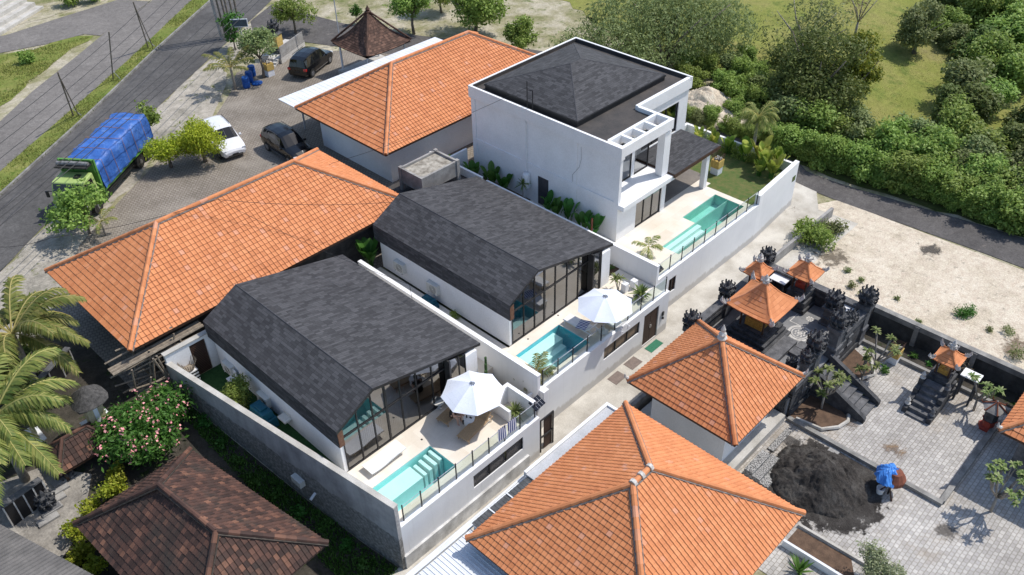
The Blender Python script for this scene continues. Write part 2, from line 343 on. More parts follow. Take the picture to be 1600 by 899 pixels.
def blacksand(name, spill=False):
    mt, N, L, b = new_mat(name, 1., .1); v = coords(N, L)
    c = ramp(N, L, noise(N, L, v, 1.1, 8, .7, .6), [(.35, (.030, .027, .025)), (.5, (.055, .050, .046)), (.68, (.10, .094, .086))])
    fn = noise(N, L, v, 16, 6, .75); c = mix(N, L, .5, c, ramp(N, L, fn, [(.3, (.2, .2, .2)), (.7, (.8, .8, .8))]), 'OVERLAY')
    L.new(c, b.inputs['Base Color']); bump(N, L, b, fn, .9, .05)
    if spill:
        sep = N.new('ShaderNodeVectorMath'); sep.operation = 'DISTANCE'; L.new(v, sep.inputs[0]); sep.inputs[1].default_value = (29.1, 8.5, 0)
        d = math_(N, L, 'ADD', math_(N, L, 'MULTIPLY', sep.outputs['Value'], .22), math_(N, L, 'MULTIPLY', noise(N, L, v, 1.6, 9, .72), .75))
        L.new(ramp(N, L, d, [(.93, (1, 1, 1)), (.985, (0, 0, 0))]), b.inputs['Alpha'])
    return mt
M['sandblack'] = blacksand('black_sand_heap'); M['sandspill'] = blacksand('black_sand_spill', True)
def tarp():
    mt, N, L, b = new_mat('blue_tarpaulin', .45, .5); v = coords(N, L)
    n = noise(N, L, v, 1.1, 6, .6, 1.2)
    c = ramp(N, L, n, [(.3, (.02, .075, .27)), (.55, (.035, .125, .42)), (.75, (.12, .23, .50))])
    L.new(c, b.inputs['Base Color']); bump(N, L, b, n, 1., .12); return mt
M['tarp'] = tarp()

# ---------------------------------------------------------------- object helpers
def tag(o, label=None, cat=None, group=None, kind=None):
    if label: o['label'] = label
    if cat: o['category'] = cat
    if group: o['group'] = group
    if kind: o['kind'] = kind
    return o
def thing(name, label, cat, loc=(0, 0, 0), rz=0, group=None):
    o = bpy.data.objects.new(name, None); COL.objects.link(o); o.empty_display_size = .3
    o.location = loc; o.rotation_euler = (0, 0, rz)
    return tag(o, label, cat, group)
class MB:
    def __init__(s): s.v = []; s.f = []; s.uv = []; s.tv = []; s.jt = []
    def add(s, vs, fs, uvs=None, tv=None, jt=0.):
        o = len(s.v); s.v += [tuple(p) for p in vs]
        r = random.random() if tv is None else tv
        for k, f in enumerate(fs):
            s.f.append([i+o for i in f]); s.uv.append(uvs[k] if uvs else None); s.tv.append(r); s.jt.append(jt)
        return s
    def quad(s, a, b, c, d, uv=None, tv=None, jt=0.): return s.add([a, b, c, d], [(0, 1, 2, 3)], [uv] if uv else None, tv, jt)
    def box(s, x0, y0, z0, x1, y1, z1, rz=0, c=None, taper=1., tv=None):
        if x0 > x1: x0, x1 = x1, x0
        if y0 > y1: y0, y1 = y1, y0
        cx, cy = (x0+x1)/2, (y0+y1)/2
        vs = []
        for z, t in ((z0, 1.), (z1, taper)):
            for x, y in ((x0, y0), (x1, y0), (x1, y1), (x0, y1)):
                vs.append([cx+(x-cx)*t, cy+(y-cy)*t, z])
        if rz:
            ox, oy = c or (cx, cy)
            for p in vs:
                dx, dy = p[0]-ox, p[1]-oy; p[0] = ox+dx*cos(rz)-dy*sin(rz); p[1] = oy+dx*sin(rz)+dy*cos(rz)
        return s.add(vs, [(3, 2, 1, 0), (4, 5, 6, 7), (0, 1, 5, 4), (1, 2, 6, 5), (2, 3, 7, 6), (3, 0, 4, 7)], tv=tv)
    def tube(s, pts, rad, n=6, cap=True, tv=None):
        pts = [Vector(p) for p in pts]
        if not isinstance(rad, (list, tuple)): rad = [rad]*len(pts)
        vs = []; fs = []; prev = None
        for i, p in enumerate(pts):
            d = (pts[min(i+1, len(pts)-1)]-pts[max(i-1, 0)]).normalized()
            if prev is None:
                a = d.cross(Vector((0, 0, 1)));  a = a if a.length > .05 else d.cross(Vector((0, 1, 0)))
            else: a = prev-d*prev.dot(d)
            a.normalize(); prev = a; b = d.cross(a)
            for k in range(n):
                t = 2*pi*k/n; vs.append(p+(a*cos(t)+b*sin(t))*rad[i])
        for i in range(len(pts)-1):
            for k in range(n):
                k2 = (k+1) % n; fs.append((i*n+k, i*n+k2, (i+1)*n+k2, (i+1)*n+k))
        if cap: fs.append(tuple(range(n-1, -1, -1))); fs.append(tuple((len(pts)-1)*n+k for k in range(n)))
        return s.add(vs, fs, tv=tv)
    def lathe(s, c, prof, n=12, rz=0, tv=None, sx=1, sy=1):
        vs = []; fs = []
        for r, z in prof:
            for k in range(n):
                t = 2*pi*(k+.5)/n+rz; vs.append((c[0]+r*cos(t)*sx, c[1]+r*sin(t)*sy, c[2]+z))
        for i in range(len(prof)-1):
            for k in range(n):
                k2 = (k+1) % n; fs.append((i*n+k, i*n+k2, (i+1)*n+k2, (i+1)*n+k))
        fs.append(tuple(range(n-1, -1, -1))); fs.append(tuple((len(prof)-1)*n+k for k in range(n)))
        return s.add(vs, fs, tv=tv)
    def sq(s, c, prof, rz=0, sx=1, sy=1, tv=None):   # square lathe: half-widths
        return s.lathe(c, [(r*1.41421, z) for r, z in prof], 4, rz, tv, sx, sy)
    def prism(s, poly, z0, z1):
        n = len(poly); vs = [(x, y, z0) for x, y in poly]+[(x, y, z1) for x, y in poly]
        return s.add(vs, [tuple(range(n-1, -1, -1)), tuple(range(n, 2*n))]+[(k, (k+1) % n, n+(k+1) % n, n+k) for k in range(n)])
    def build(s, name, mat, parent=None, smooth=False, world=True, bevel=0):
        me = bpy.data.meshes.new(name)
        off = Vector((0, 0, 0))
        vs = s.v
        if parent is not None and world:
            inv = wm(parent).inverted(); vs = [inv @ Vector(p) for p in s.v]
        me.from_pydata([tuple(p) for p in vs], [], s.f)
        a = me.attributes.new('tv', 'FLOAT', 'FACE'); a.data.foreach_set('value', s.tv)
        a = me.attributes.new('jt', 'FLOAT', 'FACE'); a.data.foreach_set('value', s.jt)
        if any(u for u in s.uv):
            ul = me.uv_layers.new(name='UVMap')
            for p, u in zip(me.polygons, s.uv):
                if u:
                    for k, li in enumerate(p.loop_indices): ul.data[li].uv = u[k]
        me.materials.append(mat)
        if smooth: me.polygons.foreach_set('use_smooth', [True]*len(me.polygons))
        me.update()
        o = bpy.data.objects.new(name, me); COL.objects.link(o); o.parent = parent
        if bevel:
            b = o.modifiers.new('bevel', 'BEVEL'); b.width = bevel; b.segments = 2; b.limit_method = 'ANGLE'
        return o
def wm(o):
    m_ = Matrix.Translation(o.location) @ o.rotation_euler.to_matrix().to_4x4() @ Matrix.Diagonal((*o.scale, 1))
    return wm(o.parent) @ m_ if o.parent else m_
def kids(o): return [c for c in COL.objects if c.parent == o]
def dup(o, loc=None, rz=None, label=None, scale=None, parent=None):
    c = o.copy(); COL.objects.link(c)
    if parent is not None: c.parent = parent
    if loc is not None: c.location = loc
    if rz is not None: c.rotation_euler = (0, 0, rz)
    if label: c['label'] = label
    if scale: c.scale = (scale,)*3 if not isinstance(scale, tuple) else scale
    for k in kids(o):
        dup(k, parent=c)
    return c
def drape(name, poly, mat, off, wobble=0, seed=1, kind='structure'):
    """a ground sheet that follows the terrain (height depends on y only)"""
    rnd = random.Random(seed)
    if wobble:
        out = []
        for i in range(len(poly)):
            a = Vector(poly[i]); b = Vector(poly[(i+1) % len(poly)]); n = max(1, int((b-a).length/1.2))
            for k in range(n): out.append(a+(b-a)*(k/n)+Vector((rnd.uniform(-wobble, wobble), rnd.uniform(-wobble, wobble))))
        poly = out
    bm = bmesh.new(); vs = [bm.verts.new((p[0], p[1], 0)) for p in poly]; bm.faces.new(vs)
    bmesh.ops.triangulate(bm, faces=bm.faces[:])
    for k in range(37):
        y = 20+.5*k
        bmesh.ops.bisect_plane(bm, geom=bm.verts[:]+bm.edges[:]+bm.faces[:], plane_co=(0, y, 0), plane_no=(0, 1, 0))
    for v in bm.verts: v.co.z = T(v.co.y)+off
    bmesh.ops.recalc_face_normals(bm, faces=bm.faces[:])
    if sum(f.normal.z for f in bm.faces) < 0: bmesh.ops.reverse_faces(bm, faces=bm.faces[:])
    me = bpy.data.meshes.new(name); bm.to_mesh(me); bm.free(); me.materials.append(mat)
    o = bpy.data.objects.new(name, me); COL.objects.link(o); o['kind'] = kind
    return o

# ---------------------------------------------------------------- roofs
def tile_faces(faces, pal, w=.28, l=.34, roll=.026, step=.026, jc=.6):
    """faces: list of planar polygons, first two points = eave left->right seen from outside. One mesh of laid tiles."""
    out = MB()
    for poly in faces:
        p = [Vector(q) for q in poly]
        ex = (p[1]-p[0]).normalized(); nrm = (p[1]-p[0]).cross(p[2]-p[0]).normalized()
        if nrm.z < 0: nrm = -nrm
        ey = nrm.cross(ex).normalized()
        if ey.z < 0: ey = -ey
        smin = min((q-p[0]).dot(ex) for q in p); smax = max((q-p[0]).dot(ex) for q in p); tmax = max((q-p[0]).dot(ey) for q in p)
        bm = bmesh.new(); tv = bm.faces.layers.float.new('tv'); jt = bm.faces.layers.float.new('jt')
        nx = int((smax-smin)/w)+2; ny = int(tmax/l)+2
        prof = [(0, -.004), (.10, roll), (.30, roll), (.42, 0.), (.94, 0.), (1., -.004)]
        for j in range(ny):
            for i in range(nx):
                r = random.random(); s0 = smin+i*w
                rows = []
                dz = random.uniform(-.004, .004)
                for (tt, zz) in ((j*l-.01, step+dz), (j*l+l*.89, dz*.5+step*.1), (j*l+l, dz*.5)):
                    rows.append([bm.verts.new(p[0]+ex*(s0+a*w)+ey*tt+nrm*(zz+h)) for a, h in prof])
                for k in range(5):
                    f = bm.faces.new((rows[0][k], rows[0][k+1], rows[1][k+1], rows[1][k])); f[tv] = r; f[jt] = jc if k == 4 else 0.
                    f = bm.faces.new((rows[1][k], rows[1][k+1], rows[2][k+1], rows[2][k])); f[tv] = r; f[jt] = .6  # band below the next tile's nose, its shade line put into the colour
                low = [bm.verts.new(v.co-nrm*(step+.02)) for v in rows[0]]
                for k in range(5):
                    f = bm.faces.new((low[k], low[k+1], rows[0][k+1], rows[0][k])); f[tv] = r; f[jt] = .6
        n = len(p)
        cen = sum(p, Vector())/n
        for k in range(n):
            a, b = p[k], p[(k+1) % n]; e = (b-a).normalized(); pn = e.cross(nrm)
            if pn.dot(cen-a) > 0: pn = -pn
            co = a+pn*(.06 if k == 0 else 0)
            bmesh.ops.bisect_plane(bm, geom=bm.verts[:]+bm.edges[:]+bm.faces[:], plane_co=co, plane_no=pn, clear_outer=True)
        bm.verts.index_update()
        o = len(out.v); out.v += [tuple(v.co) for v in bm.verts]
        for f in bm.faces: out.f.append([v.index+o for v in f.verts]); out.tv.append(f[tv]); out.jt.append(f[jt]); out.uv.append(None)
        bm.free()
    return out
def caps(lines, r=.13, seg=.42):
    mb = MB(); mo = MB()
    for a, b in lines:
        a = Vector(a); b = Vector(b); n = max(2, int((b-a).length/seg)); d = (b-a)/n
        for k in range(n):
            q = a+d*k; rv = random.random()
            mb.tube([q+Vector((0, 0, .03)), q+d*1.06+Vector((0, 0, .05))], [r, r*.84], 8, tv=rv)
        side = d.cross(Vector((0, 0, 1))).normalized()*r*.95
        for s_ in (1, -1):
            mo.tube([a+side*s_+Vector((0, 0, -.035)), b+side*s_+Vector((0, 0, -.035))], .05, 5)
    return mb, mo
def hip_roof(root, x0, x1, y0, y1, ze, ra, rb, mat, w=.25, l=.30, under=True, capmat=None, r=.13, step=.03, quad=None):
    """rectangle at height ze, ridge from ra to rb along x (ra.x<rb.x) or along y when 'ra','rb' differ in y"""
    A = Vector((x0, y0, ze)); B = Vector((x1, y0, ze)); Cc = Vector((x1, y1, ze)); D = Vector((x0, y1, ze)); ra = Vector(ra); rb = Vector(rb)
    if quad: A, B, Cc, D = [Vector((*q_, ze)) for q_ in quad]
    if abs(ra.x-rb.x) >= abs(ra.y-rb.y):
        faces = [(A, B, rb, ra), (B, Cc, rb), (Cc, D, ra, rb), (D, A, ra)]
        hips = [(A, ra), (D, ra), (B, rb), (Cc, rb)]
        if (ra-rb).length < .05: faces = [(A, B, ra), (B, Cc, ra), (Cc, D, ra), (D, A, ra)]
    else:
        faces = [(A, B, ra), (B, Cc, rb, ra), (Cc, D, rb), (D, A, ra, rb)]
        hips = [(A, ra), (B, ra), (D, rb), (Cc, rb)]
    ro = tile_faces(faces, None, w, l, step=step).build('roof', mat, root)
    lines = list(hips)
    if (ra-rb).length > .05: lines.append((ra, rb))
    mb, mo = caps(lines, r)
    mb.build('ridge_tile', capmat or mat, ro); mo.build('mortar', M['leaf_dirt'] if mat == M['tile'] else M['oldmortar'], ro)
    if under:
        u = MB(); zz = Vector((0, 0, -.12))
        for f in faces: u.add([q+zz for q in f], [tuple(range(len(f)))])
        if not quad: u.box(x0, y0, ze-.14, x1, y0+.04, ze+.0); u.box(x0, y1-.04, ze-.14, x1, y1, ze); u.box(x0, y0+.04, ze-.14, x0+.04, y1-.04, ze); u.box(x1-.04, y0+.04, ze-.14, x1, y1-.04, ze)
        u.build('eaves_board', M['wood'], root)
    return ro

# ---------------------------------------------------------------- plants
def cloud(n, lobes, size, aspect=2., seed=0, up=.4, shell=.55, droop=0., flower=None):
    """n leaf faces spread through ellipsoid lobes"""
    r = np.random.default_rng(seed); L_ = np.array(lobes, float)
    wgt = (L_[:, 3]*L_[:, 4]+L_[:, 5]*L_[:, 4])**1.; wgt /= wgt.sum()
    li = r.choice(len(L_), n//3+1, p=wgt)
    d = r.normal(size=(len(li), 3)); d /= np.linalg.norm(d, axis=1)[:, None]
    rad = shell+(1-shell)*r.random(len(li))**.6
    rad *= 1+.18*r.normal(size=len(li))*(r.random(len(li)) > .6)
    c = L_[li, :3]+d*L_[li, 3:6]*rad[:, None]
    c = np.repeat(c, 3, 0)[:n]; d = np.repeat(d, 3, 0)[:n]
    c = c+r.normal(size=c.shape)*size*.55
    nn = d*.5+np.array([0, 0, up])+r.normal(size=c.shape)*.55; nn /= np.linalg.norm(nn, axis=1)[:, None]
    t = r.normal(size=c.shape)+np.array([0, 0, -droop]); t -= nn*(t*nn).sum(1)[:, None]; t /= np.linalg.norm(t, axis=1)[:, None]
    b = np.cross(nn, t); sz = size*(.6+.8*r.random(len(c)))[:, None]
    q = np.stack([c-t*sz*.5, c+b*sz/aspect*.5+nn*sz*.08, c+t*sz*.5, c-b*sz/aspect*.5+nn*sz*.08], 1)
    tv = np.clip(np.repeat(r.random(len(li)), 3)[:n]*.6+r.random(len(c))*.4, 0, 1)
    return q.reshape(-1, 3), tv
def quads_obj(name, q, tv, mat, parent=None):
    n = len(tv); me = bpy.data.meshes.new(name)
    me.vertices.add(4*n); me.vertices.foreach_set('co', q.astype(np.float32).ravel())
    me.loops.add(4*n); me.loops.foreach_set('vertex_index', np.arange(4*n, dtype=np.int32))
    me.polygons.add(n); me.polygons.foreach_set('loop_start', np.arange(0, 4*n, 4, dtype=np.int32))
    a = me.attributes.new('tv', 'FLOAT', 'FACE'); a.data.foreach_set('value', tv.astype(np.float32))
    me.update(calc_edges=True); me.validate(); me.materials.append(mat)
    o = bpy.data.objects.new(name, me); COL.objects.link(o); o.parent = parent
    return o
def lobes_for(w, h, k, seed, base=.35):
    r = random.Random(seed); out = []
    for i in range(k):
        a = r.uniform(0, 2*pi); d = r.uniform(.1, .62)*w/2
        rr = r.uniform(.20, .36)*w/2*1.25
        z = base*h+(h*(1-base)-rr*.6)*r.uniform(0.1, 1.)*(1-.35*(d/(w/2)))
        out.append((d*cos(a), d*sin(a), z, rr, rr, rr*r.uniform(.6, .95)))
    return out
def limbs(root, h, w, r0, seed, mat, lean=0, n=6, base=.35):
    r = random.Random(seed); mb = MB()
    fork = Vector((lean*.4, 0, h*base*.9))
    mb.tube([(0, 0, -.1), (r.uniform(-.1, .1)*w*.2, r.uniform(-.1, .1), h*base*.45), fork], [r0*1.3, r0, r0*.75], 8)
    for i in range(n):
        a = 2*pi*i/n+r.uniform(-.4, .4); e = Vector((cos(a)*w*.33*r.uniform(.6, 1.1), sin(a)*w*.33*r.uniform(.6, 1.1), h*r.uniform(.6, .88)))
        mid = fork.lerp(e, .5)+Vector((r.uniform(-.1, .1)*w*.3, r.uniform(-.1, .1)*w*.3, r.uniform(0, .1)*h))
        mb.tube([fork, mid, e], [r0*.55, r0*.35, r0*.12], 5)
    return mb.build('trunk', mat, root, smooth=True, world=False)
def tree(name, label, loc, h, w, leaf, n=5000, size=.22, aspect=2., k=14, seed=1, base=.35, r0=.14, droop=0, bark=None, group=None, cat='tree', shell=.5, lobes=None):
    t = thing(name, label, cat, loc, 0, group)
    limbs(t, h, w, r0, seed, bark or M['bark'], base=base)
    q, tv = cloud(n, lobes or lobes_for(w, h, k, seed, base), size, aspect, seed, droop=droop, shell=shell)
    quads_obj('crown', q, tv, leaf, t)
    return t
def bush(name, label, loc, w, h, leaf, n=1500, size=.16, aspect=2., k=8, seed=1, group=None, cat='bush'):
    q, tv = cloud(n, lobes_for(w, h, k, seed, .1), size, aspect, seed)
    q[:, 2] = np.maximum(q[:, 2], .01)
    o = quads_obj(name, q, tv, leaf); o.location = loc
    return tag(o, label, cat, group)
def frond(mb, base, az, L_, rise, droop, width=.5, nl=26, twist=0, rn=random):
    """one pinnate palm frond: rachis + leaflets"""
    pts = []
    for i in range(9):
        t = i/8; hor = L_*(t-.12*t*t); z = rise*L_*sin(min(t*1.6, 1.57))*.6-droop*L_*t*t
        pts.append(Vector(base)+Vector((cos(az)*hor, sin(az)*hor, z)))
    mb.tube(pts, [.035*L_/3*(1-.75*i/8)+.006 for i in range(9)], 4, tv=.95)
    side = Vector((-sin(az), cos(az), 0))
    for i in range(nl):
        t = .14+.86*i/nl; j = min(int(t*8), 7); fr = t*8-j; p = pts[j].lerp(pts[j+1], fr); d = (pts[j+1]-pts[j]).normalized()
        ll = width*(.45+.9*sin(pi*min(t*.9+.1, 1)))*rn.uniform(.85, 1.1)
        for s_ in (1, -1):
            tip = p+side*s_*ll*.62+d*ll*.55+Vector((0, 0, -ll*rn.uniform(.25, .6)))
            mid = p.lerp(tip, .5)+Vector((0, 0, ll*.13)); wv = d*max(.028, .05*L_/3)
            tvv = rn.random()*.8
            mb.add([p-wv*.6, p+wv*.6, mid+wv, mid-wv], [(0, 1, 2, 3)], tv=tvv); mb.add([mid-wv, mid+wv, tip], [(0, 1, 2)], tv=tvv)
def palm(name, label, loc, trunk_h, L_, nf=14, seed=1, width=.5, r0=.12, cat='palm tree', droop=.45, nl=26, group=None, lean=(0, 0)):
    rn = random.Random(seed); t = thing(name, label, cat, loc, 0, group)
    if trunk_h > .05:
        mb = MB(); mb.tube([(0, 0, -.1), (lean[0]*.4, lean[1]*.4, trunk_h*.5), (lean[0], lean[1], trunk_h)], [r0*1.3, r0, r0*.9], 8); mb.build('trunk', M['palebark'], t, True, world=False)
    mb = MB()
    for i in range(nf):
        az = i*2.4+rn.uniform(-.3, .3); f = i/nf
        frond(mb, (lean[0], lean[1], trunk_h), az, L_*rn.uniform(.8, 1.05), 1.1-f*.9, droop*(.5+f*.8), width, nl, rn=rn)
    mb.build('crown', M['leafp'], t, world=False); return t
def spiky(mb, c, n, L_, w, rn, up=(.2, 1.2), seg=3, droop=.25):
    for i in range(n):
        az = rn.uniform(0, 2*pi); el = rn.uniform(*up); d = Vector((cos(az)*cos(el), sin(az)*cos(el), sin(el))); l = L_*rn.uniform(.7, 1.1)
        side = Vector((-sin(az), cos(az), 0))*w/2; prev = None; tvv = rn.random()
        for k in range(seg+1):
            t = k/seg; p = Vector(c)+d*l*t+Vector((0, 0, -droop*l*t*t)); ww = side*(sin(pi*(t*.85+.12)))
            if prev: mb.add([prev[0], prev[1], p+ww, p-ww], [(0, 1, 2, 3)], tv=tvv)
            prev = (p-ww, p+ww)
def spiky_plant(name, label, loc, n, L_, w, leaf, seed=1, pot=None, cat='plant', up=(.2, 1.3), droop=.25, stems=1, sh=0, group=None):
    rn = random.Random(seed); t = thing(name, label, cat, loc, 0, group); z = 0
    if pot:
        MB().lathe((0, 0, 0), [(pot*.6, 0), (pot, pot*.7), (pot*.95, pot*1.3), (pot*.8, pot*1.35), (pot*.78, pot*1.2)], 14).build('pot', M['whitest'], t, True, world=False); z = pot*1.2
    mb = MB()
    if sh: st = MB()
    for s_ in range(stems):
        a = rn.uniform(0, 6.28); d = (stems > 1)*rn.uniform(.1, .35)*max(sh, .5); c = (cos(a)*d, sin(a)*d, z+sh*rn.uniform(.6, 1))
        if sh: st.tube([(0, 0, z-.02), c], [.03, .02], 5)
        spiky(mb, c, n, L_, w, rn, up, droop=droop)
    mb.build('leaves', leaf, t, world=False)
    if sh: st.build('stem', M['palebark'], t, world=False)
    return t
def plumeria(label, loc, h, seed, nb=6, leafsize=.32, group='frangipani trees in the courtyard', n=13):
    rn = random.Random(seed); t = thing('frangipani_tree', label, 'tree', loc, 0, group); st = MB(); lf = MB()
    st.tube([(0, 0, -.05), (.05, .05, h*.35)], [.07, .055], 7)
    for i in range(nb):
        a = i*2*pi/nb+rn.uniform(-.5, .5); m1 = Vector((cos(a)*h*.14, sin(a)*h*.14, h*rn.uniform(.5, .62))); e = Vector((cos(a)*h*rn.uniform(.15, .34), sin(a)*h*rn.uniform(.15, .34), h*rn.uniform(.7, 1)))
        st.tube([(.05, .05, h*.35), m1, e], [.05, .04, .028], 6)
        e2 = e+Vector((rn.uniform(-.3, .3), rn.uniform(-.3, .3), rn.uniform(-.1, .15)))*h*.25; st.tube([m1, e2], [.035, .025], 5)
        for q in (e, e2): spiky(lf, q, n, leafsize, .095, rn, (-.2, .9), droop=.3)
    st.build('trunk', M['palebark'], t, True, world=False); lf.build('crown', M['leafx'], t, world=False); return t
# ================================================================ THE SETTING
Z = .004
def band(u_list): return [g2(*q) for q in u_list]
g_ = drape('ground', [(-60, -40), (330, -40), (330, 330), (-60, 330)], M['ground'], -.02)
drape('meadow', [(57, -20), (300, -20), (300, 300), (75, 95), (66, 62), (60, 44), (57.5, 30)], M['field'], 0., .5, 3)
drape('sandy_lot', [(40.9, -12), (52.2, -12), (52.6, 6), (52.4, 20), (50.6, 21.0), (50.2, 20.2), (41.0, 19.6)], M['sandlot'], .004, .0, 4)
# main road: two carriageways either side of a planted median (edges surveyed on the ground)
near = [(-8, 37.5), (8.4, 51.0), (12.85, 54.4), (19.8, 59.5), (25.6, 64.1), (33.5, 69.5), (43, 76.0), (75, 99)]
med_r = [(-8, 46.5), (11.9, 59.8), (20.7, 66.35), (31.0, 74.5), (41, 81.9), (73, 105.8)]
med_l = [(-8, 49.0), (13.1, 63.1), (21.2, 69.1), (28.2, 74.3), (38.9, 82.9), (70, 107)]
far = [(-8, 54.5), (16.1, 71.0), (20.05, 74.5), (25.5, 78.6), (30.6, 82.6), (36.5, 86.2), (66, 109)]
drape('main_road', near+med_r[::-1], M['asphalt'], .012)
drape('median_verge', med_r+med_l[::-1], M['verge'], .05)
drape('second_road', med_l+far[::-1], M['asphalt_old'], .012)
drape('side_road', [(29.3, 81.7), (36.8, 86.5), (35, 89.5), (30.5, 89.2), (23.5, 88.6), (16, 91), (10, 94), (5, 88), (21.4, 84.7), (25, 83.6), (28.5, 83.2)], M['asphalt_old'], .016)
drape('grass_verge', [(-8, 56), (14, 71.0), (19, 75.0), (25, 79.8), (29.0, 82.4), (27.5, 83.2), (24, 83.5), (21, 84.4), (-8, 95)], M['verge'], .006, .35, 8)
drape('far_verge', [(5, 96), (16, 92.6), (23.5, 90), (30.5, 90.4), (37, 90.2), (60, 110), (50, 130), (5, 130)], M['ground'], .006, .3, 9)
kb = MB()
for a, b in zip(med_r[:-1], med_r[1:]):
    a = Vector((*a, 0)); b = Vector((*b, 0)); d = (b-a).normalized(); s_ = Vector((-d.y, d.x, 0))
    for o_, w_, h_ in ((-.0, .16, .16),):
        p = [a+s_*o_, b+s_*o_, b+s_*(o_+w_), a+s_*(o_+w_)]
        kb.prism([(q.x, q.y) for q in p], 2.45, 2.5+h_)
tag(kb.build('road_kerb', M['kerb']), kind='structure')
drape('road_shoulder', [(-8, 37), (8.4, 50.9), (12.85, 54.3), (19.8, 59.4), (25.6, 64.0), (33.5, 69.4), (40.5, 74), (39.5, 69.8), (33, 66), (30.5, 62.5), (27.5, 59.3), (22, 57.0), (17.0, 53.5), (12.8, 50.0), (9, 45), (2, 38)], M['shoulder'], .006, .25, 10)
drape('parking_paving', [(9, 45), (12.9, 50.2), (17.0, 53.2), (22, 56.6), (27.5, 59.0), (30.8, 62.0), (33.2, 65.0), (38, 65.5), (43, 61.2), (45, 58), (46, 54), (47, 44), (30, 34.8), (9, 34.8)], M['parkpave'], .010)
drape('back_lane', [(40.5, 74.2), (44.5, 76.5), (46.0, 67.0), (48.5, 60), (53, 50), (57.5, 38), (57.5, 31), (55.5, 26), (54.1, 23.4), (55.8, 12), (57, 0), (57, -14), (53.2, -14), (52.9, 0), (52.8, 10), (52.2, 22.5), (51.2, 30.5), (52, 36), (50, 43), (46, 54), (43.2, 61), (41, 66), (38.8, 71)], M['lane'], .014)
drape('alley', [(11.5, 17.6), (50.6, 17.6), (50.4, 20.4), (52.3, 21.6), (52.2, 24), (50, 23), (49.4, 22.5), (33, 21.9), (22, 20.9), (12.6, 19.7), (11.5, 19.7)], M['alley'], .018)
drape('temple_yard_ground', [(-30, 0), (12.0, 0), (12.4, 19.6), (10.4, 34.3), (9.2, 45), (-6, 38), (-30, 38)], M['darksoil'], .004)
drape('courtyard_paving', [(23, -12), (41, -12), (41, 12.6), (31.6, 12.6), (25, 12.6), (23, 12.6)], M['courtpave'], .008)
drape('hedge_undergrowth', [(54.6, 24.5), (56, 12), (57.2, 0), (57.4, -12), (66, -12), (66, 8), (63, 24), (60, 32), (54, 33)], M['undergrowth'], .018, .2, 31)
# raised kerb walls round the inner court
k = MB()
k.box(31.5, 4.0, 0, 31.75, 11.9, .22); k.box(31.75, 3.95, 0, 38.6, 4.2, .22)
tag(k.build('courtyard_kerb', M['kerb']), 'low grey concrete kerb framing the pale cobbled inner court beside the sand heap', 'kerb')

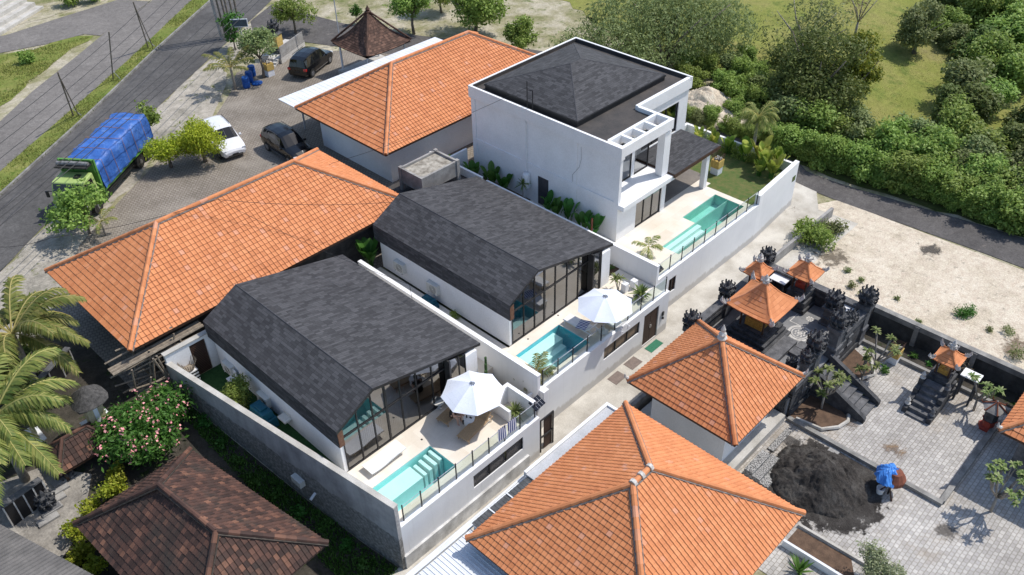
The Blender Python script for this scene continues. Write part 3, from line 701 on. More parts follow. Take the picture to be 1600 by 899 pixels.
# ================================================================ VILLAS
def uvq(mb, a, b, c, d, tv=0):
    a, b, c, d = map(Vector, (a, b, c, d)); ex = (b-a).normalized(); n = (b-a).cross(d-a).normalized(); ey = n.cross(ex)
    mb.quad(a, b, c, d, uv=[((q-a).dot(ex)+a.x*.37+50, (q-a).dot(ey)+a.y*.23+50) for q in (a, b, c, d)])
def villa_single(label, x0, yf, yb, xr):
    """single-storey pool villa: x0 left eave, xr right eave, yf/yb front and back"""
    v = thing('pool_villa', label, 'villa', (x0+.3, yf, 2.6))
    xl = x0+.3; xg1 = x0+6.35; xe = xr-.55
    # walls
    w = MB()
    w.box(xl-.18, yf+.0, 2.6, xl, yb-.3, 5.2)
    w.box(xe, yf-.35, 2.6, xe+.18, yb-.3, 4.9); w.box(xl, yb-.5, 2.6, xe, yb-.3, 4.82)
    w.box(xe-.55, yf-.35, 2.6, xe-.003, yf-.12, 4.92)
    w.build('wall', M['white'], v)
    fl = MB(); fl.box(xl, yf+.05, 2.55, xe, yb-.5, 2.612); fl.build('floor', M['interior'], v)
    bk = MB(); bk.box(xl+.003, yf+3.6, 2.62, xe-.003, yf+3.7, 4.8); bk.build('partition', M['interior'], v)
    # roof: shingle skin with thickness
    ry = yf-.22; xrg = x0+2.1; zl, zr, zm = 5.5, 5.02, 6.58
    pts = [(x0-.02, zl), (xrg, zm), (xr, zr)]
    r = MB()
    uvq(r, (x0-.02, yb, zl), (x0-.02, ry, zl), (xrg, ry, zm), (xrg, yb, zm))
    uvq(r, (xrg, ry, zm), (xr, ry, zr), (xr, yb, zr), (xrg, yb, zm))
    uvq(r, (x0-.02, yb, zl-1.0), (x0-.02, ry, zl-1.0), (x0-.02, ry, zl), (x0-.02, yb, zl))
    ro = r.build('roof', M['shingle'], v)
    u = MB(); t = .16
    for (xa, za), (xb, zb) in zip(pts[:-1], pts[1:]):
        for y in (ry-.003, yb+.003):
            u.quad((xa, y, za-t), (xb, y, zb-t), (xb, y, zb), (xa, y, za))
        u.quad((xa, ry, za-t), (xa, yb, za-t), (xb, yb, zb-t), (xb, ry, zb-t))
    u.quad((xr+.003, ry, zr-t), (xr+.003, yb, zr-t), (xr+.003, yb, zr), (xr+.003, ry, zr))
    u.build('fascia', M['black'], v)
    c = MB(); c.tube([(xrg, ry-.02, zm-.01), (xrg, yb, zm-.01)], .03, 6); c.build('ridge_strip', M['ridgegrey'], ro)
    e = MB(); e.box(x0-.0, ry, 4.5, x0+.28, ry+.05, 5.42); e.build('end_board', pm('rust_brown_timber', (.20, .10, .06), (.13, .065, .04), 8), v)
    bx = MB(); bx.box(x0+.0, ry+.05, 4.5, x0+.3, yb-.1, 4.56); bx.build('soffit', M['black'], v)
    # glass front
    def ztop(x):
        return (5.5+(x-x0)/(xrg-x0)*1.08 if x < xrg else 6.58-(x-xrg)/(xr-xrg)*1.56)-.2
    xs = [xl+.03]; nP = 7; tr = 4.72
    wds = [.88, .84, .78, .86, .95, .95, .85]
    for q in wds: xs.append(xs[-1]+q*(xg1-xl-.03)/sum(wds))
    fr = MB()
    for i, x in enumerate(xs):
        wdt = .10 if i == 3 else .06
        fr.box(x-wdt/2, yf-.03, 2.6, x+wdt/2, yf+.05, min(ztop(x), 9) if ztop(x) > tr else tr)
    fr.box(xs[0], yf-.035, 2.6, xs[-1], yf+.055, 2.67); fr.box(xs[0], yf-.035, tr-.04, xs[-1], yf+.055, tr+.04)
    for i in range(len(xs)-1):
        a, b = xs[i], xs[i+1]
        cuts = [a]+([xrg] if a < xrg < b else [])+[b]
        for c0, c1 in zip(cuts[:-1], cuts[1:]):
            fr.add([(c0, yf-.03, ztop(c0)), (c1, yf-.03, ztop(c1)), (c1, yf-.03, ztop(c1)+.07), (c0, yf-.03, ztop(c0)+.07)], [(0, 1, 2, 3)])
    # recessed entrance at the right: three taller panes
    xq = [xs[-1], xs[-1]+.62, xe-.56]
    fr.box(xs[-1]-.06, yf-.4, 2.6, xs[-1]+.04, yf-.03, ztop(xs[-1])); 
    for x in xq[1:]: fr.box(x-.03, yf-.33, 2.6, x+.03, yf-.26, ztop(x))
    fr.box(xq[0], yf-.335, 2.6, xq[-1], yf-.255, 2.68)
    f = fr.build('window_frame', M['black'], v)
    for i in range(len(xs)-1):
        a, b = xs[i]+.02, xs[i+1]-.02
        g = MB(); g.quad((a, yf+.01, 2.66), (b, yf+.01, 2.66), (b, yf+.01, tr-.03), (a, yf+.01, tr-.03)); g.build('glass_pane', M['glass'], v)
        g = MB(); top = [(b, ztop(b))]+([(xrg, ztop(xrg))] if a < xrg < b else [])+[(a, ztop(a))]
        pts_ = [(a, yf+.01, tr+.03), (b, yf+.01, tr+.03)]+[(x, yf+.01, z) for x, z in top]
        g.add(pts_, [tuple(range(len(pts_)))]); g.build('glass_pane', M['glass'], v)
    for a, b in zip(xq[:-1], xq[1:]):
        g = MB(); g.quad((a+.03, yf-.3, 2.66), (b-.03, yf-.3, 2.66), (b-.03, yf-.3, ztop(b)), (a+.03, yf-.3, ztop(a))); g.build('glass_pane', M['glass'], v)
    # curtains behind the glass
    for a, b in ((xs[1], xs[3]-.1), (xs[3]+.2, xs[4]+.5)):
        cu = MB(); n = int((b-a)/.05)
        for k_ in range(n):
            xa = a+k_*.05; cu.quad((xa, yf+.3+.04*(k_ % 2), 2.65), (xa+.05, yf+.3+.04*((k_+1) % 2), 2.65), (xa+.05, yf+.3+.04*((k_+1) % 2), 4.9), (xa, yf+.3+.04*(k_ % 2), 4.9))
        cu.build('curtain', M['curtain'], v)
    return v
villa_single('nearest black shingle villa, behind the occupied rattan loungers, with glass gable front', 12.82, 23.65, 34.25, 21.3)
villa_single('middle black shingle villa, standing between the nearest villa and the two-storey one', 23.9, 24.15, 34.75, 32.1)

def slab_with_hole(x0, y0, x1, y1, hx0, hy0, hx1, hy1, z0, z1):
    s = MB()
    s.box(x0, y0, z0, hx0, y1, z1); s.box(hx1, y0, z0, x1, y1, z1); s.box(hx0, y0, z0, hx1, hy0, z1); s.box(hx0, hy1, z0, hx1, y1, z1); return s
def pool(label, x0, y0, x1, y1, mat, depth=1.25, ledge=None, steps=None, z=2.6):
    p = thing('swimming_pool', label, 'pool', (x0, y0, z-depth))
    b = MB(); zb = z-depth; x0 += .004; y0 += .004; x1 -= .004; y1 -= .004
    b.quad((x0, y0, zb), (x1, y0, zb), (x1, y1, zb), (x0, y1, zb))
    b.quad((x0, y0, zb), (x0, y0, z-.01), (x1, y0, z-.01), (x1, y0, zb)); b.quad((x0, y1, zb), (x1, y1, zb), (x1, y1, z-.01), (x0, y1, z-.01))
    b.quad((x0, y0, zb), (x0, y1, zb), (x0, y1, z-.01), (x0, y0, z-.01)); b.quad((x1, y0, zb), (x1, y0, z-.01), (x1, y1, z-.01), (x1, y1, zb))
    b.build('basin', mat, p)
    l = MB()
    for q in ledge or []: l.box(q[0], q[1], zb+.003, q[2], q[3], q[4])
    if l.v: l.build('shallow_ledge', M['poolledge'], p)
    for q in steps or []:
        s = MB(); s.box(q[0], q[1], q[5] if len(q) > 5 else zb+.005, q[2], q[3], q[4]); s.build('step', M['poolledge'], p)
    w = MB(); w.quad((x0, y0, z-.09), (x1, y0, z-.09), (x1, y1, z-.09), (x0, y1, z-.09)); w.build('water', M['water'], p)
    return p
# --- deck 1
tag(slab_with_hole(12.75, 19.75, 21.25, 23.62, 13.2, 20.3, 16.6, 22.1, 2.3, 2.6).build('pool_deck', M['decktile']), kind='structure')
pool('turquoise plunge pool of the nearest villa beside the long white lounger', 13.2, 20.3, 16.6, 22.1, M['pool1'],
     ledge=[(13.203, 21.2, 15.35, 22.097, 2.2)], steps=[(15.45+.31*k, 21.2, 15.62+.31*k, 22.0, 2.22+.08*k) for k in range(4)])
# --- deck 2
tag(slab_with_hole(22.65, 20.9, 33.1, 24.12, 23.7, 21.3, 27.05, 23.42, 2.3, 2.6).build('pool_deck', M['decktile']), kind='structure')
pool('deep blue plunge pool of the middle villa between the potted palm and the striped towel', 23.7, 21.3, 27.05, 23.42, M['pool2'],
     ledge=[(23.703, 22.75, 26.6, 23.417, 2.3)], steps=[(23.71, 22.4, 26.5, 22.745, 2.0), (23.71, 22.0, 26.5, 22.395, 1.7)])
# --- deck 3 (L shaped pool)
d3 = MB(); z0, z1 = 2.3, 2.6
d3.box(33.35, 21.95, z0, 36.6, 33, z1); d3.box(36.6, 21.95, z0, 43.65, 22.45, z1); d3.box(36.6, 23.65, z0, 40.0, 30, z1); d3.box(40.0, 24.6, z0, 43.65, 30, z1); d3.box(43.65, 21.95, z0, 44.1, 25.6, z1); d3.box(43.65, 25.6, z0, 44.6, 30, z1)
tag(d3.build('pool_deck', M['decktile']), kind='structure')
p3 = pool('long green L-shaped pool of the two-storey villa beside the high white wall', 36.6, 22.45, 43.65, 23.65, M['pool3'], ledge=[(36.61, 23.35, 40.3, 23.645, 2.35), (36.61, 23.0, 40.3, 23.345, 2.1)])
b = MB()
x0, y0, x1, y1, zb = 40.004, 23.651, 43.646, 24.596, 1.9
b.quad((x0, y0, zb), (x1, y0, zb), (x1, y1, zb), (x0, y1, zb)); b.quad((x0, y1, zb), (x1, y1, zb), (x1, y1, 2.59), (x0, y1, 2.59)); b.quad((x0, y0, zb), (x0, y1, zb), (x0, y1, 2.59), (x0, y0, 2.59)); b.quad((x1, y0, zb), (x1, y0, 2.59), (x1, y1, 2.59), (x1, y1, zb))
b.build('basin', M['pool3'], p3)
w_ = MB(); w_.quad((x0, y0, 2.51), (x1, y0, 2.51), (x1, y1, 2.51), (x0, y1, 2.51)); w_.build('water', M['water'], p3)
# north face of the long basin is open where the L joins: rebuild the lip as a low ledge
# --- yards behind the decks
tag(MB().prism([(12.12, 23.63), (13.09, 23.63), (13.09, 34.19), (10.70, 34.19)], 2.2, 2.56).build('side_yard', M['turf']), kind='structure')
tag(MB().prism([(12.66, 19.76), (12.748, 19.76), (12.9, 23.62), (12.12, 23.62)], 2.2, 2.597).build('side_paving', M['decktile']), kind='structure')
tag(MB().box(21.0, 23.7, 2.2, 23.9, 34.6, 2.57).build('side_yard', M['decktile']), kind='structure')
tag(MB().box(31.7, 24.2, 2.2, 35.2, 38.6, 2.57).build('side_yard', M['soil']), kind='structure')
tag(MB().box(44.6, 25.6, 2.2, 49.3, 30.5, 2.58).box(44.1, 22.0, 2.2, 49.3, 25.6, 2.58).build('garden_lawn', M['lawn']), kind='structure')

# ---------------------------------------------------------------- two-storey villa
v3 = thing('two_storey_villa', 'white two-storey villa with a black low pyramid roof and a corner balcony', 'villa', (35.1, 26, 2.6))
X0, X1, X2, Y0, Y1, Y2 = 35.15, 39.85, 45.4, 26.0, 28.55, 38.2
w = MB()
w.box(X0, Y0, 2.6, X0+.2, 31.5, 8.2); w.box(X0, 32.4, 2.6, X0+.2, Y2, 8.2); w.box(X0, 31.5, 4.65, X0+.2, 32.4, 8.2)
w.box(X0+.2, Y2-.2, 2.6, X2, Y2, 8.2); w.box(X2-.2, Y1, 2.6, X2, Y2-.2, 8.2)
w.box(X0+.2, Y0, 2.6, 36.95, Y0+.2, 5.0); w.box(39.55, Y0-.0, 2.6, X1+.12, Y0+.35, 5.0)            # ground floor front piers
w.box(X1, Y0+.35, 2.6, X1+.2, Y1, 5.0); w.box(X1+.2, Y1, 2.6, 40.6, Y1+.2, 8.2); w.box(44.4, Y1, 2.6, X2-.2, Y1+.2, 8.2)
w.box(40.6, Y1, 7.6, 44.4, Y1+.2, 8.2); w.box(40.6, Y1, 4.9, 44.4, Y1+.2, 5.5)
w.box(39.35, Y0, 5.25, X1+.12, Y0+.5, 8.2)                                                       # balcony corner pier
w.box(X0+.2, Y0, 4.62, 39.55, Y0+.2, 5.0)
w.build('wall', M['white'], v3)
bands = MB()   # projecting concrete frame on the left face
bands.box(X0-.05, Y0-.03, 5.0, X0-.002, Y2, 5.3)
for y in (29.2, 33.4, Y2-.35, Y0+.0): bands.box(X0-.045, y, 2.6, X0-.003, y+.35, 8.2)
bands.build('wall_band', M['white'], v3)
bal = MB(); bal.box(X0-.06, Y0-.45, 4.92, X1+.3, Y0-.001, 5.22); bal.box(X0+.2, Y0+.001, 4.98, X1+.2, Y1+.3, 5.22); bal.build('balcony_floor', M['white'], v3)
bb = MB(); bb.box(X0+.201, Y0+1.4, 5.22, 36.1, Y0+1.55, 8.2); bb.build('wall', M['white'], v3); bb = MB(); bb.box(38.1, Y0+1.4, 5.22, 38.4, Y0+1.55, 8.2); bb.build('wall', M['white'], v3)
def opening(par, x0, x1, y, z0, z1, n, axis='x', glassm=None, sill=True):
    fr = MB(); t = .06
    def bx(a0, b0, a1, b1):
        if axis == 'x': fr.box(a0, y-.04, b0, a1, y+.04, b1)
        else: fr.box(y-.04, a0, b0, y+.04, a1, b1)
    bx(x0, z0, x1, z0+t); bx(x0, z1-t, x1, z1)
    for k_ in range(n+1):
        x = x0+(x1-x0)*k_/n; bx(x-t/2, z0+t, x+t/2, z1-t)
    f = fr.build('window_frame', M['black'], par)
    for k_ in range(n):
        a = x0+(x1-x0)*k_/n+t/2; c = x0+(x1-x0)*(k_+1)/n-t/2; g = MB()
        if axis == 'x': g.quad((a, y, z0+t), (c, y, z0+t), (c, y, z1-t), (a, y, z1-t))
        else: g.quad((y, a, z0+t), (y, c, z0+t), (y, c, z1-t), (y, a, z1-t))
        g.build('glass_pane', glassm or M['glass'], f)
    return f
opening(v3, 36.95, 39.55, Y0+.1, 2.62, 4.62, 3); opening(v3, 36.1, 38.1, Y0+1.45, 5.24, 8.1, 2); opening(v3, 38.4, 39.8, Y0+1.45, 5.24, 8.1, 1); opening(v3, 40.6, 44.4, Y1+.1, 5.5, 7.6, 3); opening(v3, 40.6, 44.4, Y1+.1, 2.62, 4.9, 4)
fl = MB(); fl.box(X0+.2, Y0+.4, 2.6, X2-.2, Y2-.2, 2.615); fl.box(X0+.2, Y1+.5, 5.1, X2-.2, Y2-.2, 5.2); fl.box(X0+1.2, Y1+4, 5.2, X2-.3, Y1+4.1, 8.1); fl.box(X0+1.2, Y0+3.5, 2.62, X2-.3, Y0+3.6, 5.05); fl.build('floor', M['interior'], v3)
# parapet band
pr = MB(); T0, T1 = 8.2, 8.98; o = .12
pr.box(X0-o, Y0-.1, T0, X0+.2, Y2+o, 8.7); pr.box(X0-o, Y0-.1, 8.7, X0+.03, Y2+o, T1); pr.box(X0+.03, Y0-.1, 8.7, X0+.2, Y0+1.1, T1); pr.box(X0+.2, Y2-.15, T0, X2+o, Y2+o, 8.7); pr.box(X0+.03, Y2-.02, 8.7, X2+o, Y2+o, T1); pr.box(X2-.15, Y1-.12, T0, X2+o, Y2-.15, 8.7); pr.box(X2-.02, Y1-.12, 8.7, X2+o, Y2-.02, T1)
pr.box(X1-.02, Y1-.12, T0, X2-.15, Y1+.12, T1)
pr.box(X0+.2, Y0-.1, T0+.15, X1+.12, Y0+.12, T1); pr.box(X1-.12, Y0+.12, T0+.15, X1+.12, Y1-.12, T1-.002)
pr.box(X0+.2, Y0+1.0, T0+.15, X1-.12, Y0+1.2, T1-.005)
for k_ in range(1, 4): x = X0+.2+(X1-.12-X0-.2)*k_/4; pr.box(x-.09, Y0+.12, T0+.3, x+.09, Y0+1.0, T1-.06)
pr.build('parapet', M['white'], v3)
rd = MB(); rd.box(X0+.2, Y1+.12, 8.5, X2-.15, Y2-.15, 8.72); rd.box(X0+.2, Y0+1.2, 8.5, X1-.12, Y1+.12, 8.72); rd.box(X0+.04, Y1+.5, 8.705, X0+.195, Y2-.03, 8.735); rd.box(X0+.2, Y2-.045, 8.72, X2-.03, Y2-.024, T1-.03); rd.box(X2-.045, Y1+.14, 8.705, X2-.024, Y2-.05, T1-.03); rd.box(X2-.15, Y1+.14, 8.702, X2-.05, Y2-.05, 8.725); rd.box(X0+.2, Y2-.15, 8.702, X2-.15, Y2-.05, 8.725); rd.build('roof_deck', M['roofdeck'], v3)
ra, rb = Vector((39.3, 33.45, 10.45)), Vector((40.3, 33.45, 10.45)); ex0, ex1, ey0, ey1, ez = 35.7, 44.3, 29.75, 37.45, 9.12
r = MB(); A, B, Cc, D = [Vector(q) for q in ((ex0, ey0, ez), (ex1, ey0, ez), (ex1, ey1, ez), (ex0, ey1, ez))]
def uvp(mb, pts):
    pts = [Vector(q) for q in pts]; ex = (pts[1]-pts[0]).normalized(); n = (pts[1]-pts[0]).cross(pts[2]-pts[0]).normalized(); ey = n.cross(ex)
    mb.add(pts, [tuple(range(len(pts)))], [[((q-pts[0]).dot(ex)+60, (q-pts[0]).dot(ey)+60) for q in pts]])
for f in ((A, B, rb, ra), (B, Cc, rb), (Cc, D, ra, rb), (D, A, ra)): uvp(r, f)
ro = r.build('roof', M['shingle'], v3)
c = MB()
for a, b in ((A, ra), (B, rb), (Cc, rb), (D, ra), (ra, rb)): c.tube([a-Vector((0, 0, .02)), b-Vector((0, 0, .02))], .04, 5)
c.build('ridge_strip', M['ridgegrey'], ro)
u = MB(); u.box(ex0, ey0, 8.73, ex1, ey1, ez-.03); u.build('roof_curb', M['black'], v3)
gt = MB(); gt.box(ex0-.05, ey0-.05, ez-.12, ex1+.05, ey1+.05, ez-.02); gt.build('gutter', M['black'], ro)
dr = MB(); dr.box(X0+.02, 31.5, 2.6, X0+.06, 32.4, 4.65); dr.build('door', pm('dark_door', (.06, .06, .065), (.04, .04, .045)), v3)
an = MB(); an.tube([(35.4, 33.5, 8.7), (35.4, 33.5, 10.6)], .03, 5); an.tube([(35.45, 33.1, 8.7), (35.45, 33.1, 10.1)], .035, 5); an.tube([(35.45, 33.1, 10.1), (35.35, 33.3, 10.1)], .03, 5)
for z in (9.2, 9.5): an.tube([(35.4, 33.5, z), (35.45, 33.1, z)], .012, 4)
tag(an.build('antenna_mast', M['black']), 'thin black double pipe mast standing behind the parapet of the two-storey villa', 'mast')
ht = MB().lathe((34.95, 33.2, 3.55), [(.2, 0), (.24, .06), (.24, .95), (.2, 1.05)], 14); tag(ht.build('water_heater', M['plastic'], smooth=True), 'white upright water heater tank on the shaded wall of the two-storey villa', 'tank')
cb = MB(); cb.tube([(35.08, 28.9, 8.0), (35.07, 28.85, 7.2), (35.08, 29.0, 6.6), (35.08, 29.5, 5.9), (35.08, 29.5, 5.4)], .009, 4); tag(cb.build('wall_cable', M['black']), 'loose black cable hanging down the shaded left wall of the two-storey villa', 'cable')
cb = MB(); cb.tube([(35.06, 33.3, 8.1), (35.06, 33.3, 4.4)], .03, 5); tag(cb.build('drain_pipe', M['plastic']), 'thin white downpipe above the water heater on the two-storey villa', 'pipe')
# garden gazebo roof
gz = thing('gazebo', 'black shingle lean-to gazebo beside the two-storey villa with one white pillar in view', 'gazebo', (40, 25.5, 2.6))
r = MB(); uvq(r, (39.95, 25.45, 5.35), (44.95, 25.45, 5.35), (44.95, 29.6, 5.45), (39.95, 29.6, 5.45)); r.build('roof', M['shingle'], gz)
r = MB(); r.box(39.95, 25.43, 5.1, 44.97, 29.6, 5.32); r.build('fascia', M['wood'], gz)
for x, y in ((43.8, 25.7), (44.5, 29.2)):
    r = MB(); r.box(x-.17, y-.17, 2.6, x+.17, y+.17, 5.1); r.build('pillar', M['white'], gz)

# ---------------------------------------------------------------- boundary walls
cw = thing('boundary_wall', 'long weathered grey concrete wall with white capping beside the brown tiled roof', 'wall', (12.5, 19.5, 0))
a = Vector((10.45, 34.3, 0)); b = Vector((12.45, 19.45, 0)); d = (b-a).normalized(); n = Vector((d.y, -d.x, 0)); n = n if n.x > 0 else -n
def wallseg(mb, a, b, n, t, z0, z1):
    mb.prism([(a.x, a.y), (b.x, b.y), (b.x+n.x*t, b.y+n.y*t), (a.x+n.x*t, a.y+n.y*t)], z0, z1)
w = MB(); wallseg(w, a, b, n, .2, -.05, 4.2); w.build('masonry', M['concwall'], cw)
w = MB(); wallseg(w, a-n*.03, b-n*.03, n, .27, 4.2, 4.27); w.build('capping', M['concrete_pale'], cw)
w = MB(); wallseg(w, a+n*.202, b+n*.202, n, .02, 2.6, 4.19); w.build('render', M['white'], cw)
bx = MB(); p = P(500, 770, 2.2); p = a.lerp(b, .60)
bx.box(p.x-.3, p.y-.35, 1.75, p.x-.02, p.y+.35, 2.1); bx.build('junction_box', M['acwhite'], cw)
pi_ = MB(); q = a.lerp(b, .655); pi_.tube([q+Vector((0, 0, 1.5)), q+Vector((-.35, -.1, 1.42))], .07, 8); pi_.build('drain_spout', M['plastic'], cw)
bw = thing('yard_wall', 'white wall with the brown slat door closing the side yard of the nearest villa', 'wall', (10.5, 34.3, 2.5))
w = MB(); w.box(10.5, 34.2, 2.3, 11.75, 34.4, 4.75); w.box(12.6, 34.2, 2.3, 13.1, 34.4, 4.75); w.box(11.75, 34.2, 4.55, 12.6, 34.4, 4.75); w.build('masonry', M['white'], bw)
w = MB(); w.box(11.78, 34.24, 2.56, 12.57, 34.3, 4.53); w.build('door', M['louvre'], bw)
w = MB(); w.box(10.45, 34.15, 4.75, 13.1, 34.45, 4.8); w.build('capping', M['concrete_pale'], bw)
def front_wall(label, x0, x1, y, top, holes, x_off=0, t=.25, plinth=True):
    o = thing('front_wall', label, 'wall', (x0, y, 0)); w = MB(); cur = x0
    for (a, b, z0, z1) in holes:
        w.box(cur, y, -.05, a, y+t, top); w.box(a, y, z1, b, y+t, top)
        if z0 > .05: w.box(a, y, -.05, b, y+t, z0)
        cur = b
    w.box(cur, y, -.05, x1, y+t, top); w.build('masonry', M['whitestain'], o)
    return o
f1 = front_wall('white alley-side wall under the turquoise pool with three black framed windows', 12.62, 21.25, 19.5, 2.72, [(16.86, 20.1, 1.50, 2.32)])
pl = MB(); pl.box(12.6, 19.38, -.05, 20.4, 19.498, .85); pl.build('plinth', pm('stained_grey_plinth', (.66, .655, .64), (.38, .375, .36), 1.3, rough=.95), f1)
f2 = front_wall('white alley-side wall of the middle villa with the double slat door', 22.55, 33.2, 20.65, 2.78, [(27.5, 30.55, 1.42, 2.24), (30.95, 32.3, .12, 2.32)])
f3 = front_wall('white alley-side wall of the two-storey villa, rising higher at its far end', 33.2, 44.05, 21.65, 2.85, [(34.6, 35.3, 1.2, 2.22)])
w = MB(); w.prism([(44.05, 21.65), (49.55, 22.05), (49.55, 22.35), (44.05, 21.98)], -.05, 3.5); w.build('raised_end', M['whitestain'], f3)
def ventwin(par, x0, x1, y, z0, z1, n, mat):
    fr = MB(); fr.box(x0, y, z0, x1, y+.05, z0+.05); fr.box(x0, y, z1-.05, x1, y+.05, z1)
    for k_ in range(n+1): x = x0+(x1-x0)*k_/n; fr.box(x-.03, y-.003, z0, x+.03, y+.05, z1)
    f = fr.build('window_frame', M['black'], par)
    for k_ in range(n):
        a = x0+(x1-x0)*k_/n+.03; b = x0+(x1-x0)*(k_+1)/n-.03; g = MB(); g.box(a, y+.06, z0+.05, b, y+.09, z1-.05); g.build('window_panel', mat, f)
ventwin(f1, 16.86, 20.1, 19.55, 1.50, 2.32, 3, pm('dark_slatted_panel', (.16, .15, .145), (.07, .065, .06), 9))
ventwin(f2, 27.5, 30.55, 20.7, 1.42, 2.24, 3, pm('tan_screen', (.26, .20, .14), (.20, .15, .10), 6))
ventwin(f3, 34.6, 35.3, 21.7, 1.2, 2.22, 2, M['wood'])
for k_ in range(2):
    w = MB(); x = 30.98+.655*k_; w.box(x, 20.7, .14, x+.63, 20.76, 2.3); dd = w.build('door', M['louvre'], f2)
    h_ = MB(); h_.box(31.56+.1*k_, 20.66, 1.1, 31.6+.1*k_, 20.7, 1.3); h_.build('handle', M['chrome'], dd)
def divider(name, label, x, y0, y1, z0, z1, t=.2):
    o = thing(name, label, 'wall', (x, y0, z0)); w = MB(); w.box(x, y0, z0, x+t, y1, z1); w.build('masonry', M['whitestain'], o)
    w = MB(); w.box(x-.02, y0-.02, z1, x+t+.02, y1, z1+.05); w.build('capping', M['white'], o); return o
divider('dividing_wall', 'white wall between the nearest villa and the blue pool of the middle villa', 22.3, 20.6, 34.4, 0, 3.9)
divider('dividing_wall', 'white wall between the middle villa deck and the terrace with the green pool', 33.18, 21.6, 35.2, 0, 3.95)
o = thing('garden_wall', 'low white garden wall by the dark lane at the far end of the lawn', 'wall', (49.3, 22.3, 0)); w = MB()
w.box(49.3, 22.36, 0, 49.5, 31, 3.3); w.box(44.6, 30.8, 2, 49.3, 31, 3.3); w.build('masonry', M['whitestain'], o)
o = thing('planter_wall', 'white raised corner planter with spiky plant at the end of the nearest deck', 'planter', (20.1, 19.75, 2.6)); w = MB()
w.box(20.1, 21.4, 2.6, 21.25, 21.6, 3.65); w.box(21.05, 19.75, 2.6, 21.25, 21.4, 3.65); w.box(20.1, 20.4, 2.6, 20.25, 21.4, 3.3); w.build('masonry', M['white'], o)
# retaining box under the far recess and gate
gt = thing('slat_gate', 'tall brown slatted gate in black frame below the solar panel', 'gate', (21.8, 19.6, 0))
fr = MB(); 
for x in (21.45, 22.35): fr.box(x-.03, 19.6, 0, x+.03, 19.66, 2.25)
fr.box(21.42, 19.597, 2.2, 22.38, 19.663, 2.26); fr.box(21.42, 19.597, 1.0, 22.38, 19.663, 1.06); fr.build('frame', M['black'], gt)
w = MB(); w.box(21.75, 19.67, .05, 22.32, 19.71, 2.15); w.build('door', M['louvre'], gt)
st = MB(); st.box(21.25, 19.75, -.05, 22.3, 20.6, .15); st.box(21.25, 20.6, -.05, 22.3, 23.5, .35); tag(st.build('gate_step', M['alley']), kind='structure')
tp = MB(); tp.box(21.25, 20.9, 0, 22.3, 21.05, 2.6); tag(tp.build('recess_wall', M['white']), 'short white wall at the back of the gate recess beside the nearest deck', 'wall')
sp = thing('solar_lamp', 'small black solar panel lamp on a post above the slat gate', 'solar lamp', (21.2, 19.75, 2.72)); w = MB(); w.tube([(21.15, 19.8, 2.7), (21.15, 19.8, 3.5)], .03, 6); w.build('post', M['black'], sp)
w = MB(); w.add([(20.95, 19.45, 3.42), (21.65, 19.5, 3.42), (21.65, 20.0, 3.62), (20.95, 19.95, 3.62), (20.95, 19.45, 3.38), (21.65, 19.5, 3.38), (21.65, 20.0, 3.58), (20.95, 19.95, 3.58)], [(0, 1, 2, 3), (7, 6, 5, 4), (0, 4, 5, 1), (1, 5, 6, 2), (2, 6, 7, 3), (3, 7, 4, 0)]); pn = w.build('solar_panel', M['solar'], sp)
w = MB()
for k_ in range(1, 4): x = 20.95+.7*k_/4; w.tube([(x, 19.47, 3.425), (x, 19.97, 3.625)], .006, 4)
w.tube([(20.95, 19.7, 3.52), (21.65, 19.75, 3.52)], .006, 4); w.build('grid_line', M['plastic'], pn)
w = MB(); w.box(22.4, 20.3, 2.2, 22.8, 20.62, 2.95); tag(w.build('service_box', M['plastic'], bevel=.03), 'white service box fixed to the wall right of the slat gate', 'box')
w = MB(); w.box(32.62, 20.57, 1.35, 32.75, 20.64, 1.62); w.box(32.66, 20.55, 1.1, 32.74, 20.64, 1.25); tag(w.build('intercom', M['black']), 'small black intercom beside the double slat door', 'intercom')
w = MB(); w.box(31.0, 20.0, .02, 32.1, 20.5, .035); tag(w.build('door_mat', M['greenmat']), 'green mat on the alley before the double slat door', 'mat')
sp2 = MB(); sp2.add([(33.6, 21.9, 3.0), (34.4, 21.95, 3.0), (34.4, 22.3, 3.2), (33.6, 22.3, 3.2), (33.6, 21.9, 2.97), (34.4, 21.95, 2.97), (34.4, 22.3, 3.17), (33.6, 22.3, 3.17)], [(0, 1, 2, 3), (7, 6, 5, 4), (0, 4, 5, 1), (1, 5, 6, 2), (2, 6, 7, 3), (3, 7, 4, 0)])
tag(sp2.build('solar_board', M['solar']), 'small dark solar panel on the low wall by the small palm', 'solar panel')
# ---------------------------------------------------------------- pool fences
def fence(label, x0, x1, y, z, n):
    o = thing('glass_fence', label, 'fence', (x0, y, z))
    for k_ in range(n+1):
        x = x0+(x1-x0)*k_/n; w = MB(); w.box(x-.025, y-.02, z, x+.025, y+.02, z+1.02); w.build('post', M['black'], o)
    for k_ in range(n):
        a = x0+(x1-x0)*k_/n+.04; b = x0+(x1-x0)*(k_+1)/n-.04; w = MB(); w.quad((a, y, z+.04), (b, y, z+.04), (b, y, z+.92), (a, y, z+.92)); w.build('glass_panel', M['fglass'], o)
    w = MB(); w.box(x0, y-.012, z+.925, x1, y+.012, z+.945); w.build('rail', M['steel'], o)
fence('glass fence with black posts along the nearest pool, hung with two towels', 13.0, 21.1, 19.68, 2.72, 8)
fence('glass fence with black posts along the blue pool and middle deck', 22.9, 33.0, 20.82, 2.78, 9)
fence('glass fence with black posts along the green pool', 33.6, 44.0, 21.82, 2.85, 9)
